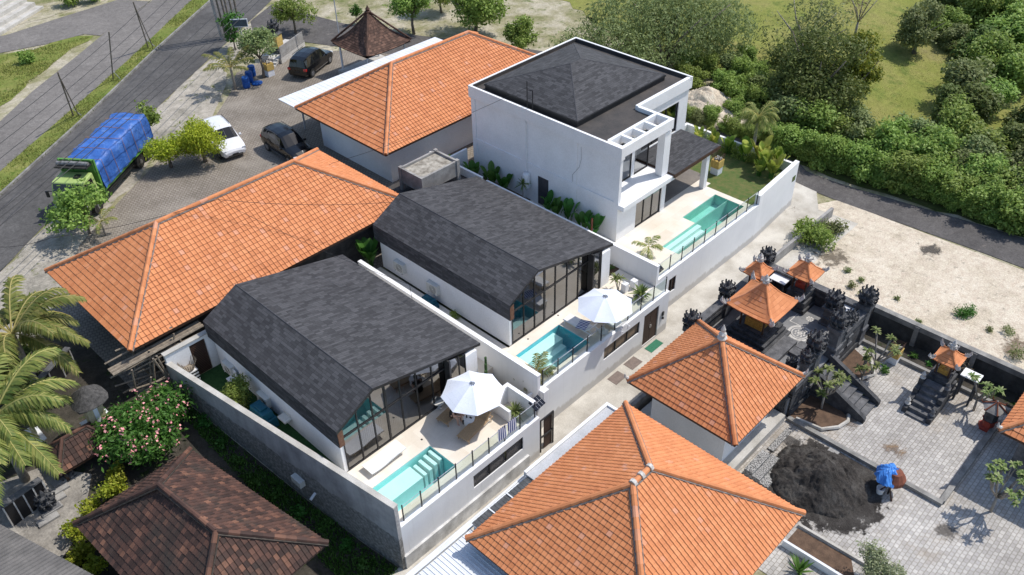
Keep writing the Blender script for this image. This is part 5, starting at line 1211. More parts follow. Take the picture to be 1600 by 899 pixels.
hut = thing('tiled_hut', 'tiny hut with mossy red-brown hip roof between two thatched shrines', 'hut', (5.5, 34, 1.2)); hip_roof(hut, 4.0, 6.9, 32.7, 34.7, 2.9, (4.9, 33.7, 3.75), (6.0, 33.7, 3.75), M['oldtile'], w=.22, l=.26, r=.09)
for x in (4.3, 6.6):
    for y in (33, 34.4): MB().box(x-.06, y-.06, 1., x+.06, y+.06, 2.85).build('post', M['wood'], hut)
MB().box(4.1, 32.8, 1.0, 6.8, 34.6, 1.6).build('floor', M['blackst2'], hut)
pnl = pm('glossy_black_panel', (.012, .012, .013), (.02, .02, .022), 3, rough=.3)
def panelwall(label, pa, pb, h):
    a, b = Vector(pa), Vector(pb); d = (b-a); L__ = d.length; o = thing('panel_wall', label, 'wall', (a.x, a.y, T(a.y)), 0, 'black panelled walls of the family temple'); z0 = T(min(a.y, b.y))-.1; n = Vector((-d.y, d.x)).normalized()*.09
    mb = MB(); mb.prism([tuple(a-n), tuple(b-n), tuple(b+n), tuple(a+n)], z0, z0+h); mb.build('panel', pnl, o); mb = MB(); mb.prism([tuple(a-n*1.7), tuple(b-n*1.7), tuple(b+n*1.7), tuple(a+n*1.7)], z0+h, z0+h+.08); mb.build('capping', M['blackst2'], o)
    mb = MB(); 
    for k_ in range(5):
        q = a.lerp(b, k_/4); mb.box(q.x-.03, q.y-.13, z0, q.x+.03, q.y-.1, z0+h)
    mb.tube([(a.x, a.y-.14, z0+.05), (b.x, b.y-.14, z0+.05)], .03, 4); mb.build('white_trim', M['whitest'], o)
panelwall('black panelled wall from the hut to the pink frangipani', P(130, 738, 1.5)[:2], P(190, 692, 1.5)[:2], 1.3)
panelwall('black panelled wall with white trim beside the ribbed grey roof', P(30, 838, 1.2)[:2], P(88, 795, 1.2)[:2], 1.4)
panelwall('long black panelled wall behind the thatched shrines', P(58, 655, 2.0)[:2], P(122, 580, 2.0)[:2], 1.2)
pg2 = 'worn stone gate pillars of the family temple'
for (u, v_, lb, sd) in ((103, 745, 'worn black stone gate pillar nearest the tiny hut', 31), (75, 790, 'worn black stone gate pillar nearest the ribbed grey roof', 32)):
    q = P(u, v_, 2.0); pillar(lb, q.x, q.y, T(q.y), 2.0, .33, .8, sd, pg2, 'gate_pillar')
gr = thing('ribbed_roof', 'grey ribbed metal roof in the bottom left corner', 'outbuilding', (0, 29, .6)); mb = MB()
for k_ in range(46):
    t = k_/46; yy = 32.2-.2*k_; mb.add([(-7, yy, 3.5), (1.0+.22*k_*.25*1.1, yy, 3.05), (1.0+.22*(k_+.5)*.25*1.1, yy-.1, 3.08), (-7, yy-.1, 3.53), (-7, yy-.2, 3.5), (1.0+.22*(k_+1)*.25*1.1, yy-.2, 3.05)], [(3, 2, 1, 0), (4, 5, 2, 3)])
mb.build('roof_sheet', pm('grey_metal_sheet', (.16, .15, .14), (.10, .095, .09), 1.5, rough=.6), gr); MB().box(-7, 23.5, 0, .9, 31.8, 3.0).build('wall', M['greywall'], gr)
for k_ in range(5):
    q = P(88+6*k_, 835-14*k_, .8); tag(MB().box(q.x-.45, q.y-.2, T(q.y)-.2, q.x+.45, q.y+.2, T(q.y)+.12).build('garden_step', M['concrete']), ['lowest slab step nearest the ribbed grey roof', 'second slab step up from the ribbed grey roof', 'middle slab step of the five by the yellow-green shrubs', 'fourth slab step up from the ribbed grey roof', 'topmost slab step by the worn gate pillar'][k_], 'step', 'slab steps by the yellow-green shrubs')
# bamboo scaffolding under the corner of the longest orange roof
sc = thing('bamboo_scaffold', 'weathered bamboo scaffolding under the corner of the longest orange roof', 'scaffold', (9.6, 34.6, 2.2)); rn = random.Random(5); 
for k_ in range(16):
    x = rn.uniform(8.6, 12.0); y = 34.7+rn.uniform(-.3, 1.8); MB().tube([(x, y, T(y)-.1), (x+rn.uniform(-.7, .7), y+rn.uniform(-.5, .5), rn.uniform(3.8, 5.1))], .05, 6).build('bamboo_pole', M['bamboo'], sc)
for k_ in range(10):
    z = 2.6+.27*k_; MB().tube([(8.6+rn.uniform(-.5, .5), 34.7+rn.uniform(0, 1.3), z), (12.0+rn.uniform(-1, 1), 34.6+rn.uniform(0, 1.2), z+rn.uniform(-.6, .6))], .045, 6).build('bamboo_pole', M['bamboo'], sc)
a, b = P(176, 586, 4.6), P(318, 511, 4.6); mb = MB()
for k_ in range(3): mb.tube([(a.x+.0*k_, a.y+.22*k_, 4.6), (b.x, b.y+.22*k_, 4.7)], .085, 6)
mb.build('plank', M['bamboo'], sc)
# ================================================================ VEHICLES
def wheel(par, x, y, r, w_=.22, dual=False):
    t = MB(); s_ = 1 if y > 0 else -1
    def disc(mb, r0, ya, yb, n=18, prof=None):
        vs = []; 
        for yy in (ya, yb):
            for k_ in range(n): a = 2*pi*k_/n; vs.append((x+r0*cos(a), yy, r+r0*sin(a)))
        mb.add(vs, [tuple(range(n)), tuple(range(2*n-1, n-1, -1))]+[(k_, n+k_, n+(k_+1) % n, (k_+1) % n) for k_ in range(n)])
    disc(t, r, y-w_/2, y+w_/2); ty = t.build('wheel', M['tyre'], par, world=False)
    m2 = MB(); disc(m2, r*.62, y+s_*w_*.42, y+s_*(w_/2+.012)); rm = m2.build('rim', M['rim'] if not dual else M['trim'], ty, world=False)
    m3 = MB()
    if not dual:
        for k_ in range(5):
            a = 2*pi*k_/5+.3; a2 = a+.35
            m3.add([(x+r*.15*cos(a), y+s_*(w_/2+.016), r+r*.15*sin(a)), (x+r*.55*cos(a), y+s_*(w_/2+.016), r+r*.55*sin(a)), (x+r*.55*cos(a2), y+s_*(w_/2+.016), r+r*.55*sin(a2))], [(0, 1, 2)])
        m3.build('rim', M['trim'], ty, world=False)
    else: disc(m3, r*.3, y+s_*w_*.3, y+s_*(w_/2+.05)); m3.build('rim', M['rim'], ty, world=False)
def mpv(label, loc, rz, paint, L_=4.5, W_=1.78, H_=1.72, group='cars parked on the paving'):
    c = thing('parked_car', label, 'car', loc, rz, group); h = L_/2; w = W_/2
    st = [(h, .72, .38, .58, .60, .6), (h-.1, .88, .26, .70, .74, .72), (h-.35, .96, .22, .84, .90, .8), (h-.95, 1., .22, .93, 1.0, .84), (h-1.2, 1., .22, .96, 1.05, .86), (h-1.85, 1., .22, .98, H_-.07, .74), (h-2.35, 1., .22, .99, H_, .76), (h-3.2, 1., .22, 1.0, H_, .76), (h-3.95, .99, .24, 1.02, H_-.06, .73), (-h+.22, .97, .28, 1.02, H_-.16, .70), (-h+.04, .94, .32, .98, 1.06, .80), (-h, .88, .40, .80, .86, .78)]
    rings = []
    for x, ws, zb, zbelt, zr, wr in st:
        ww = w*ws; rr = w*wr
        half = [(ww*.86, zb), (ww, zb+.16), (ww*1.01, (zb+zbelt)/2+.05), (ww*.97, zbelt), (rr, zr-.02), (rr*.7, zr+.02), (0, zr+.04)]
        rings.append([(x, y, z) for y, z in half]+[(x, -y, z) for y, z in half[-2::-1]])
    body = MB(); gl = {}
    n = len(rings[0]); vs = [p for r in rings for p in r]; bf = []
    def inset(quad, f=.10):
        q = [Vector(p) for p in quad]; cen = sum(q, Vector())/4; nn = (q[2]-q[0]).cross(q[3]-q[1]).normalized()
        return [cen+(p-cen)*(1-f) for p in q], nn
    for i in range(len(rings)-1):
        for k_ in range(n-1):
            quad = [rings[i][k_], rings[i][k_+1], rings[i+1][k_+1], rings[i+1][k_]]
            bf.append((i*n+k_, i*n+k_+1, (i+1)*n+k_+1, (i+1)*n+k_))
            side = k_ in (3, 8); top = k_ in (4, 5, 6, 7)
            cen = sum((Vector(p) for p in quad), Vector())/4
            key = None
            if side and 4 <= i <= 8: key = 'side_window'
            if top and i == 4: key = 'windshield'
            if top and i == 9: key = 'rear_window'
            if key:
                q, nn = inset(quad, .12 if side else .02)
                if nn.dot(cen-Vector((cen.x, 0, .9))) < 0: nn = -nn
                if abs(nn.y) < .3 and nn.z < 0: nn = -nn
                g = gl.setdefault((key, 0 if not side else (i, k_)), MB()); g.add([p+nn*.008 for p in q], [(0, 1, 2, 3)])
    body.add(vs, bf+[tuple(range(n-1, -1, -1)), tuple((len(rings)-1)*n+k_ for k_ in range(n))])
    for i in range(len(rings)-1): body.add([rings[i][0], rings[i][-1], rings[i+1][-1], rings[i+1][0]], [(0, 1, 2, 3)])
    b = body.build('body', paint, c, smooth=False, world=False)
    md = b.modifiers.new('b', 'BEVEL'); md.width = .03; md.segments = 2; md.limit_method = 'ANGLE'; md.angle_limit = R_(18)
    for (key, _), g in gl.items(): g.build(key, M['carglass'], c, world=False)
    for x in (h-.85, -h+.85):
        for y in (-w+.09, w-.09):
            wheel(c, x, y, .33)
            a = MB(); n_ = 14; sgn = 1 if y > 0 else -1; vs = []
            for k_ in range(n_+1): t = pi*k_/n_; vs += [(x+.36*cos(t), sgn*(w*1.012), .33+.36*sin(t)), (x+.41*cos(t), sgn*(w*1.014), .33+.41*sin(t))]
            a.add(vs, [(2*k_, 2*k_+1, 2*k_+3, 2*k_+2) for k_ in range(n_)]); a.build('wheel_arch', M['trim'], c, world=False)
    for s_ in (-1, 1):
        q = MB(); q.box(h-.32, s_*w*.62, .66, h-.06, s_*w*.9, .78); q.build('headlight', M['lamp_w'], c, world=False, bevel=.02)
        q = MB(); q.box(-h-.02, s_*w*.66, .78, -h+.14, s_*w*.97, .98); q.build('tail_light', M['lamp_r'], c, world=False, bevel=.02)
        q = MB(); q.box(h-1.55, s_*(w+.02), .98, h-1.38, s_*(w+.2), 1.12); q.build('wing_mirror', paint, c, world=False, bevel=.03)
        q = MB(); q.box(-h+1.3, s_*(w*1.015), .30, h-1.3, s_*(w*1.02+.01), .36); q.build('sill_trim', M['chrome'], c, world=False)
        q = MB(); q.box(-h+.7, s_*w*.72, H_+.03, h-2.2, s_*w*.76, H_+.06); q.build('roof_rail', M['trim'], c, world=False)
    q = MB(); q.add([(h+.015, -.55, .34), (h+.015, .55, .34), (h-.04, .42, .60), (h-.04, -.42, .60)], [(0, 1, 2, 3)]); q.build('grille', M['trim'], c, world=False)
    q = MB(); q.box(h+.016, -.22, .40, h+.03, .22, .50); q.build('number_plate', M['trim'], c, world=False)
    q = MB(); q.box(-h-.015, -.22, .62, -h-.002, .22, .74); q.build('number_plate', M['trim'], c, world=False)
    return c
def heading(a, b): return math.atan2(b[1]-a[1], b[0]-a[0])
ra_, fa_ = G(487.5, 121), G(515.5, 98.5); th = heading(ra_, fa_); mid = (ra_+fa_)/2; n_ = Vector((-sin(th), cos(th), 0))*.8
mpv('black car with red tail lights facing the back lane, beside the small white steps', (*(mid+n_)[:2], 2.515), th, M['carblack'], 4.6, 1.82, 1.78)
cW = (G(334, 200)+G(368, 243))/2
mpv('white car nosed out from under the yellow-green tree', (G(352, 230).x, G(352, 230).y, 2.515), heading(G(318, 190), G(366, 240)), M['carwhite'], 4.5, 1.85, 1.7)
mpv('black car seen from above, partly hidden by the longest orange roof', (G(452, 240).x, G(452, 240).y, 2.515), heading(G(412, 222), G(474, 262)), M['carblack'], 4.5, 1.76, 1.68)
# truck
tr = thing('tarped_truck', 'green-cab lorry at the roadside loaded under a blue tarpaulin', 'truck', (17.75, 55.85, 2.515), math.atan2(-.91, -1.25)+.02)
def tb(name, mat, *boxes, par=None, bevel=.0):
    q = MB()
    for b_ in boxes: q.box(*b_)
    return q.build(name, mat, par or tr, world=False, bevel=bevel)
cabm = MB(); vs = []
prof = [(4.7, .75), (4.74, 1.35), (4.66, 1.75), (4.35, 2.55), (3.1, 2.62), (3.05, .75)]
for y in (-1.12, 1.12):
    for x, z in prof: vs.append((x, y*(.93 if z > 2 else 1), z))
cabm.add(vs, [tuple(range(5, -1, -1)), tuple(range(6, 12))]+[(k_, (k_+1) % 6, 6+(k_+1) % 6, 6+k_) for k_ in range(6)]); cabm.build('cab', M['limegreen'], tr, world=False, bevel=.06)
q = MB(); q.quad((4.68, -1.0, 1.78), (4.68, 1.0, 1.78), (4.40, .93, 2.46), (4.40, -.93, 2.46)); q.build('windshield', M['carglass'], tr, world=False)
for s_ in (-1, 1):
    q = MB(); q.quad((4.45, s_*1.125, 1.75), (3.4, s_*1.125, 1.75), (3.4, s_*1.07, 2.42), (4.25, s_*1.07, 2.42)); q.build('side_window', M['carglass'], tr, world=False)
    tb('headlight', M['lamp_w'], (4.72, s_*.95-.15, .95, 4.78, s_*.95+.15, 1.12)); tb('wing_mirror', M['trim'], (4.6, s_*1.38-.09, 1.6, 4.68, s_*1.38+.09, 2.05), (4.55, s_*1.2-.1, 1.98, 4.6, s_*1.2+.12, 2.02))
tb('bumper', M['trim'], (4.6, -1.12, .45, 4.86, 1.12, .78), bevel=.04); tb('grille', M['trim'], (4.73, -.75, .9, 4.765, .75, 1.3))
tb('roof_hatch', M['trim'], (3.5, .2, 2.62, 3.9, .55, 2.68))
tb('chassis', M['trim'], (-4.3, -.45, .6, 4.4, .45, .95), (1.2, -1.05, .5, 2.4, 1.05, .95))
tb('side_guard', M['trim'], *[(-1.4, 1.02, z, 2.6, 1.1, z+.06) for z in (.5, .7, .9)], *[(-1.4, -1.1, z, 2.6, -1.02, z+.06) for z in (.5, .7, .9)])
tb('load_bed', M['green'], (-4.3, -1.22, 1.0, 2.85, 1.22, 1.15), (-4.3, -1.25, 1.15, 2.85, -1.19, 1.32), (-4.3, 1.19, 1.15, 2.85, 1.25, 1.32)); tb('headboard', M['green'], (2.7, -1.22, 1.0, 2.85, 1.22, 3.35), *[(2.86, y-.04, 2.5, 2.92, y+.04, 3.35) for y in (-1.1, -.4, .4, 1.1)])
tb('roof_carrier', M['tyre'], (2.9, -1.1, 3.1, 3.6, 1.1, 3.18)); q = MB(); q.tube([(3.2, -1.05, 3.26), (3.25, 0, 3.32), (3.2, 1.05, 3.26)], .14, 8); q.build('rolled_sheet', pm('grey_canvas', (.25, .25, .25), (.12, .12, .12), 6), tr, world=False)
# tarpaulin: crumpled load cover
rn = random.Random(3); nx_, ny_ = 44, 22; vs = []
def hgt(x, y):
    e = max(0, 1-(1.25-abs(y))/.35) if abs(y) > .9 else 0
    return 3.0+.05*sin(x*2.1)+.03*sin(x*5+y*3)+.03*sin(y*4+x)+.07*sin(x*4.3)**8-.06*e*e-.25*max(0, (x-2.2)/.5)**2
for i in range(nx_+1):
    x = -4.35+7.0*i/nx_
    for j in range(ny_+1):
        s_ = -1+2*j/ny_
        if abs(s_) > .5:
            t = (abs(s_)-.5)/.5; y = math.copysign(1.22+.10*t+.035*sin(x*6+t*4), s_); z = hgt(x, 1.22)*(1-t)+1.22*t+.03*sin(x*9)
        else: y = 1.22*s_/.5; z = hgt(x, y)
        vs.append((x+.03*sin(z*5), y, z+rn.uniform(-.015, .015)))
q = MB(); q.add(vs, [(i*(ny_+1)+j, (i+1)*(ny_+1)+j, (i+1)*(ny_+1)+j+1, i*(ny_+1)+j+1) for i in range(nx_) for j in range(ny_)]+[tuple(range(ny_, -1, -1)), tuple(nx_*(ny_+1)+j for j in range(ny_+1))]); tpn = q.build('tarpaulin', M['tarp'], tr, smooth=True, world=False)
q = MB()
for x in (-3.4, -2.0, -.7, .8, 2.1):
    q.tube([(x, -1.36, 1.3), (x, -1.27, 3.0), (x, -.6, hgt(x, -.6)+.03), (x, .6, hgt(x, .6)+.03), (x, 1.27, 3.0), (x, 1.36, 1.3)], .018, 4)
q.build('strap', pm('orange_strap', (.45, .2, .12), (.35, .2, .15), 3), tpn, world=False)
for x in (-2.05, -3.25, 3.75):
    for y in (-1.0, 1.0): wheel(tr, x, y, .5, .3 if x > 0 else .5, True)
for y in (-1, 1): tb('mudguard', M['green'], (-4.0, y*1.0-.28, 1.02, -1.4, y*1.0+.28, 1.06))
# ================================================================ DECK FURNITURE AND SMALL THINGS
def ppx(u, v, x):
    a, b, c = u-800, v-449.5, FPX; d = [CR[0][k]*a+CR[1][k]*b+CR[2][k]*c for k in range(3)]; t = x/d[0]; return Vector((x, d[1]*t, CH+d[2]*t))
def lounger(label, p, rz, mat, frame, back=.75, group='sun loungers'):
    """x axis runs from foot to head"""
    o = thing('sun_lounger', label, 'sun lounger', tuple(p), rz, group); L_, w_ = 1.95, .62; hx = L_*.28
    q = MB(); q.box(-L_/2, -w_/2, .26, hx, w_/2, .31); q.build('seat', mat, o, world=False, bevel=.015)
    q = MB(); bl = L_/2-hx; vs = []
    for z in (0, .05):
        for x_, y_ in ((0, -w_/2), (1, -w_/2), (1, w_/2), (0, w_/2)): vs.append((hx+bl*x_*cos(back)-z*sin(back), y_, .28+bl*x_*sin(back)*1.15+z*cos(back)))
    q.add(vs, [(3, 2, 1, 0), (4, 5, 6, 7), (0, 1, 5, 4), (1, 2, 6, 5), (2, 3, 7, 6), (3, 0, 4, 7)]); q.build('backrest', mat, o, world=False)
    q = MB()
    for s_ in (-1, 1): q.tube([(-L_/2, s_*w_/2, .26), (L_/2, s_*w_/2, .26)], .025, 6); q.tube([(hx+bl*.6*cos(back), s_*w_*.4, .28+bl*.6*sin(back)), (L_/2, s_*w_*.4, .26)], .015, 5)
    q.build('frame', frame, o, world=False)
    for x_ in (-L_/2+.12, L_/2-.15):
        for s_ in (-1, 1): q = MB(); q.tube([(x_, s_*w_/2, .26), (x_-.02, s_*w_/2, 0)], .022, 6); q.build('leg', frame, o, world=False)
    return o
a, b = P(573, 734, 2.9), P(627, 695, 2.9); c = (a+b)/2
lg = thing('sun_lounger', 'long white wave-shaped lounger between the glass front and the turquoise pool', 'sun lounger', (c.x, c.y, 2.6), heading(a, b), 'sun loungers')
q = MB(); n = 14
for i in range(n):
    x0_, x1_ = -1+2*i/n, -1+2*(i+1)/n; f = lambda x: .30+.05*sin(x*3.2)+(.12*max(0, x-.35)**1.2)
    q.add([(x0_, -.37, f(x0_)), (x1_, -.37, f(x1_)), (x1_, .37, f(x1_)), (x0_, .37, f(x0_)), (x0_, -.37, f(x0_)-.05), (x1_, -.37, f(x1_)-.05), (x1_, .37, f(x1_)-.05), (x0_, .37, f(x0_)-.05)], [(0, 1, 2, 3), (7, 6, 5, 4), (0, 4, 5, 1), (3, 2, 6, 7)]+([(0, 3, 7, 4)] if i == 0 else [])+([(1, 5, 6, 2)] if i == n-1 else []))
q.build('seat', M['plastic'], lg, world=False)
for x_ in (-.8, .8):
    for s_ in (-.25, .25): q = MB(); q.tube([(x_, s_, .26), (x_, s_, 0)], .02, 6); q.build('leg', M['steel'], lg, world=False)
a, b = P(723, 684, 2.9), P(761, 646, 2.9); th = heading(a, b); c = (a+b)/2
LB = lounger('empty rattan lounger with raised back beside the striped towels', (c.x, c.y, 2.6), th, M['teak'], M['teak'])
a = P(689.6, 658, 2.9); cA = a+Vector((cos(th), sin(th), 0))*.97
lounger('rattan lounger under the umbrella with a person sitting on it', (cA.x, cA.y, 2.6), th, M['teak'], M['teak'], .35)
a, b = P(928, 520, 2.9), P(884, 496, 2.9)
LW = lounger('white lounger beside the blue pool with a striped towel on it', ((a.x+b.x)/2+.1, (a.y+b.y)/2, 2.6), heading(b, a), M['plastic'], M['plastic'], .7)
q = P(962, 505, 2.9); lounger('white lounger mostly hidden under the middle umbrella by the glass fence', (q.x, q.y+.25, 2.6), heading(b, a), M['plastic'], M['plastic'], .7)
def towel_flat(label, p, rz, w_, l_):
    q = MB(); n = 8
    for i in range(n):
        for j in range(n):
            def h(i_, j_): return .02+.018*sin(i_*1.7+j_*.6)
            x0_, x1_, y0_, y1_ = -l_/2+l_*i/n, -l_/2+l_*(i+1)/n, -w_/2+w_*j/n, -w_/2+w_*(j+1)/n
            q.add([(x0_, y0_, h(i, j)), (x1_, y0_, h(i+1, j)), (x1_, y1_, h(i+1, j+1)), (x0_, y1_, h(i, j+1))], [(0, 1, 2, 3)])
    o = q.build('towel', M['stripe'], smooth=True); o.location = p; o.rotation_euler = (0, 0, rz); return tag(o, label, 'towel')
towel_flat('striped towel lying on the white lounger by the blue pool', (LW.location.x, LW.location.y-.15, 2.915), .3, .55, .8)
for k_, (u, v_, lb) in enumerate(((775, 665, 'left striped towel hanging over the nearest glass fence'), (789, 652, 'right striped towel hanging over the nearest glass fence'))):
    x = P(u, v_, 3.6).x; q = MB(); n = 10
    for i in range(n):
        for z0_, z1_, s_ in ((3.74, 2.95+.05*(i % 2), -1), (3.74, 3.2, 1)):
            xa, xb = x-.26+.52*i/n, x-.26+.52*(i+1)/n; y0_ = lambda t: 19.68+s_*(.03+.02*sin(t*9)); q.quad((xa, y0_(xa), z1_), (xb, y0_(xb), z1_), (xb, 19.68+s_*.012, z0_), (xa, 19.68+s_*.012, z0_))
    tag(q.build('towel', M['stripe']), lb, 'towel')
def umbrella(label, cx, cy, zb, H_, r, rot):
    o = thing('patio_umbrella', label, 'umbrella', (cx, cy, zb), 0, 'white patio umbrellas'); q = MB(); n = 8; m_ = 6
    rim = zb+H_-.62
    for k_ in range(n):
        a0, a1 = rot+2*pi*k_/n, rot+2*pi*(k_+1)/n
        for i in range(m_):
            for j in range(4):
                def pt(t, f):
                    e0 = Vector((cos(a0), sin(a0))); e1 = Vector((cos(a1), sin(a1))); d = e0.lerp(e1, f); sag = 4*f*(1-f)
                    rr = r*t*(1-.015*sag*t); z = zb+H_-.62*t**1.12-.03*sag*t
                    return (cx+d.x*rr, cy+d.y*rr, z)
                t0, t1, f0, f1 = i/m_+.001, (i+1)/m_, j/4, (j+1)/4
                q.add([pt(t0, f0), pt(t1, f0), pt(t1, f1), pt(t0, f1)], [(0, 1, 2, 3)])
    cn = q.build('canopy', M['umbrella'], o)
    for k_ in range(n):
        a = rot+2*pi*k_/n; q = MB(); q.tube([(cx, cy, zb+H_-.03), (cx+cos(a)*r, cy+sin(a)*r, rim-.015)], .012, 4); q.build('rib', M['steel'], o)
    q = MB(); q.tube([(cx, cy, zb), (cx, cy, zb+H_+.06)], .025, 8); q.build('pole', M['steel'], o)
    q = MB(); q.lathe((cx, cy, zb), [(.28, 0), (.28, .06), (.06, .1), (.05, .3)], 14); q.build('base', M['plastic'], o)
    q = MB(); 
    for k_ in range(8): a = rot+2*pi*(k_+.5)/8; q.tube([(cx+.05*cos(a), cy+.05*sin(a), zb+H_+.01), (cx+.14*cos(a), cy+.14*sin(a), zb+H_-.03)], .022, 4)
    q.build('vent_cap', pm('vent_grey', (.12, .14, .18), (.3, .33, .38), 10), o)
c = P(738, 599, 5.0); umbrella('white patio umbrella shading the seated person on the nearest deck', c.x, c.y, 2.6, 2.42, 1.5, .15)
c = P(946, 463, 5.0); umbrella('white patio umbrella on the middle deck by the blue pool', c.x, c.y, 2.6, 2.42, 1.5, .3)
c = P(733, 655, 2.95); o = thing('side_table', 'round white side table between the two rattan loungers', 'table', (c.x, c.y, 2.6)); MB().lathe((c.x, c.y, 2.6), [(.2, 0), (.26, .1), (.24, .4)], 16).build('body', M['plastic'], o, True); MB().lathe((c.x, c.y, 3.0), [(.27, 0), (.27, .025)], 18).build('tabletop', M['plastic'], o)
tag(MB().lathe((c.x-.05, c.y+.1, 3.025), [(.035, 0), (.03, .12), (.012, .16)], 8).build('bottle', M['black']), 'small dark bottle on the round white side table', 'bottle')
tag(MB().box(c.x+.02, c.y-.12, 3.027, c.x+.1, c.y+.02, 3.037).build('phone', M['black']), 'dark phone lying on the round white side table', 'phone')
tag(MB().lathe((P(724, 660, 2.7).x, P(724, 660, 2.7).y, 2.6), [(.05, 0), (.055, .2), (.03, .24)], 10).build('tumbler', M['trim']), 'dark tumbler standing on the deck by the seated person', 'cup')
c = P(686, 636, 2.62); o = thing('side_table', 'low round grey table against the glass front behind the seated person', 'table', (c.x, c.y, 2.6)); MB().lathe((c.x, c.y, 2.95), [(.27, 0), (.27, .03)], 18).build('tabletop', M['acwhite'], o); MB().lathe((c.x, c.y, 2.6), [(.14, 0), (.04, .05), (.04, .35)], 10).build('leg', M['steel'], o)
for u, v_ in ((659, 687), (872, 493), (825, 530)):
    c = P(u, v_, 2.6); tag(MB().lathe((c.x, c.y, 2.602), [(.055, 0), (.05, .006)], 10).build('floor_drain', M['trim']), 'small round dark drain in the cream deck paving', 'drain', 'deck floor drains')
# --- person seated sideways on the rattan lounger, leaning forward
pc = P(706, 645, 3.05); dv = Vector((sin(th), -cos(th), 0)); ax = Vector((cos(th), sin(th), 0))
prs = thing('person', 'person in black clothes leaning forward on the rattan lounger under the umbrella', 'person', (pc.x, pc.y, 2.6))
def skin_body(name, joints, edges, mat, par, root=0, sub=2):
    me = bpy.data.meshes.new(name); inv = wm(par).inverted()
    me.from_pydata([tuple(inv @ Vector(j[0])) for j in joints], edges, []); me.materials.append(mat)
    o = bpy.data.objects.new(name, me); COL.objects.link(o); o.parent = par
    s_ = o.modifiers.new('skin', 'SKIN'); me.skin_vertices
    if not me.skin_vertices:
        bm = bmesh.new(); bm.from_mesh(me); bm.verts.layers.skin.verify(); bm.to_mesh(me); bm.free()
    for k_, j in enumerate(joints): me.skin_vertices[0].data[k_].radius = (j[1], j[1])
    me.skin_vertices[0].data[root].use_root = True
    s2 = o.modifiers.new('sub', 'SUBSURF'); s2.levels = sub; s2.render_levels = sub; s_.use_smooth_shade = True
    return o
H0 = Vector((pc.x, pc.y, 3.02))
def at(f, s_, z): return H0+dv*f+ax*s_+Vector((0, 0, z))
J = [(at(0, 0, 0), .15), (at(.08, 0, .18), .13), (at(.2, 0, .38), .14), (at(.27, 0, .47), .10), (at(.32, 0, .54), .055), (at(.38, 0, .62), .09), (at(.42, 0, .71), .085),
     (at(.02, .1, -.02), .1), (at(.42, .13, .06), .075), (at(.40, .13, -.2), .055), (at(.38, .13, -.36), .04), (at(.50, .14, -.39), .03),
     (at(.02, -.1, -.02), .1), (at(.42, -.13, .06), .075), (at(.46, -.14, -.2), .055), (at(.44, -.14, -.36), .04), (at(.56, -.15, -.39), .03),
     (at(.22, .2, .42), .065), (at(.34, .24, .2), .045), (at(.52, .12, .16), .033), (at(.60, .08, .15), .03),
     (at(.22, -.2, .42), .065), (at(.34, -.24, .2), .045), (at(.52, -.1, .18), .033), (at(.60, -.05, .18), .03)]
E_ = [(0, 1), (1, 2), (2, 3), (3, 4), (4, 5), (5, 6), (0, 7), (7, 8), (8, 9), (9, 10), (10, 11), (0, 12), (12, 13), (13, 14), (14, 15), (15, 16), (2, 17), (17, 18), (18, 19), (19, 20), (2, 21), (21, 22), (22, 23), (23, 24)]
skin_body('body', J, E_, M['skin'], prs)
J2 = [(at(0, 0, 0), .17), (at(.08, 0, .18), .155), (at(.2, 0, .38), .165), (at(.26, 0, .46), .11), (at(.02, .1, -.01), .125), (at(.24, .125, .03), .11), (at(.02, -.1, -.01), .125), (at(.24, -.125, .03), .11), (at(.22, .2, .42), .085), (at(.27, .225, .33), .07), (at(.22, -.2, .42), .085), (at(.27, -.225, .33), .07)]
skin_body('dress', J2, [(0, 1), (1, 2), (2, 3), (0, 4), (4, 5), (0, 6), (6, 7), (2, 8), (8, 9), (2, 10), (10, 11)], M['blackcloth'], prs)
skin_body('hair', [(at(.34, 0, .64), .1), (at(.38, 0, .75), .1), (at(.3, 0, .5), .07), (at(.24, 0, .4), .05)], [(0, 1), (0, 2), (2, 3)], M['hair'], prs)
for s_ in (-1, 1):
    for k_ in range(5):
        a0 = at(.60, s_*.065+(k_-2)*.017, .165); MB().tube([a0, a0+dv*(.04 if k_ else .025)+Vector((0, 0, -.01)), a0+dv*(.07 if k_ else .045)+Vector((0, 0, -.035))], [.011, .009, .007], 5).build('finger', M['skin'], prs)
    
# --- service things in the side yards
def ac_unit(label, p, wallx, group='air conditioner units'):
    o = thing('air_conditioner', label, 'air conditioner', (p.x, p.y, p.z), 0, group); x, y, z = p
    MB().box(wallx-.34, y-.42, z-.3, wallx-.04, y+.42, z+.3).build('casing', M['acwhite'], o, bevel=.02)
    q = MB(); cx_ = wallx-.345; ring_ = []
    for r0 in (.24, .17, .1): 
        q.tube([(cx_, y-.1+r0*cos(2*pi*k_/16), z+r0*sin(2*pi*k_/16)) for k_ in range(17)], .008, 4)
    q.build('fan_grille', M['trim'], o)
    for s_ in (-1, 1): MB().box(wallx-.36, y+s_*.3-.02, z-.36, wallx, y+s_*.3+.02, z-.31).build('bracket', M['steel'], o)
for u, v_, wx, lb in ((363, 572, 13.0, 'air conditioner on the nearest villa wall nearer the brown slat door'), (418, 622, 13.0, 'air conditioner on the nearest villa wall above the teal tank'), (629, 414, 24.1, 'air conditioner on the middle villa wall nearer the broad-leaved plants'), (681, 447, 24.1, 'air conditioner on the middle villa wall above the teal pump housing')):
    p = ppx(u, v_, wx); p.z = min(max(p.z, 3.2), 4.0); ac_unit(lb, p, wx)
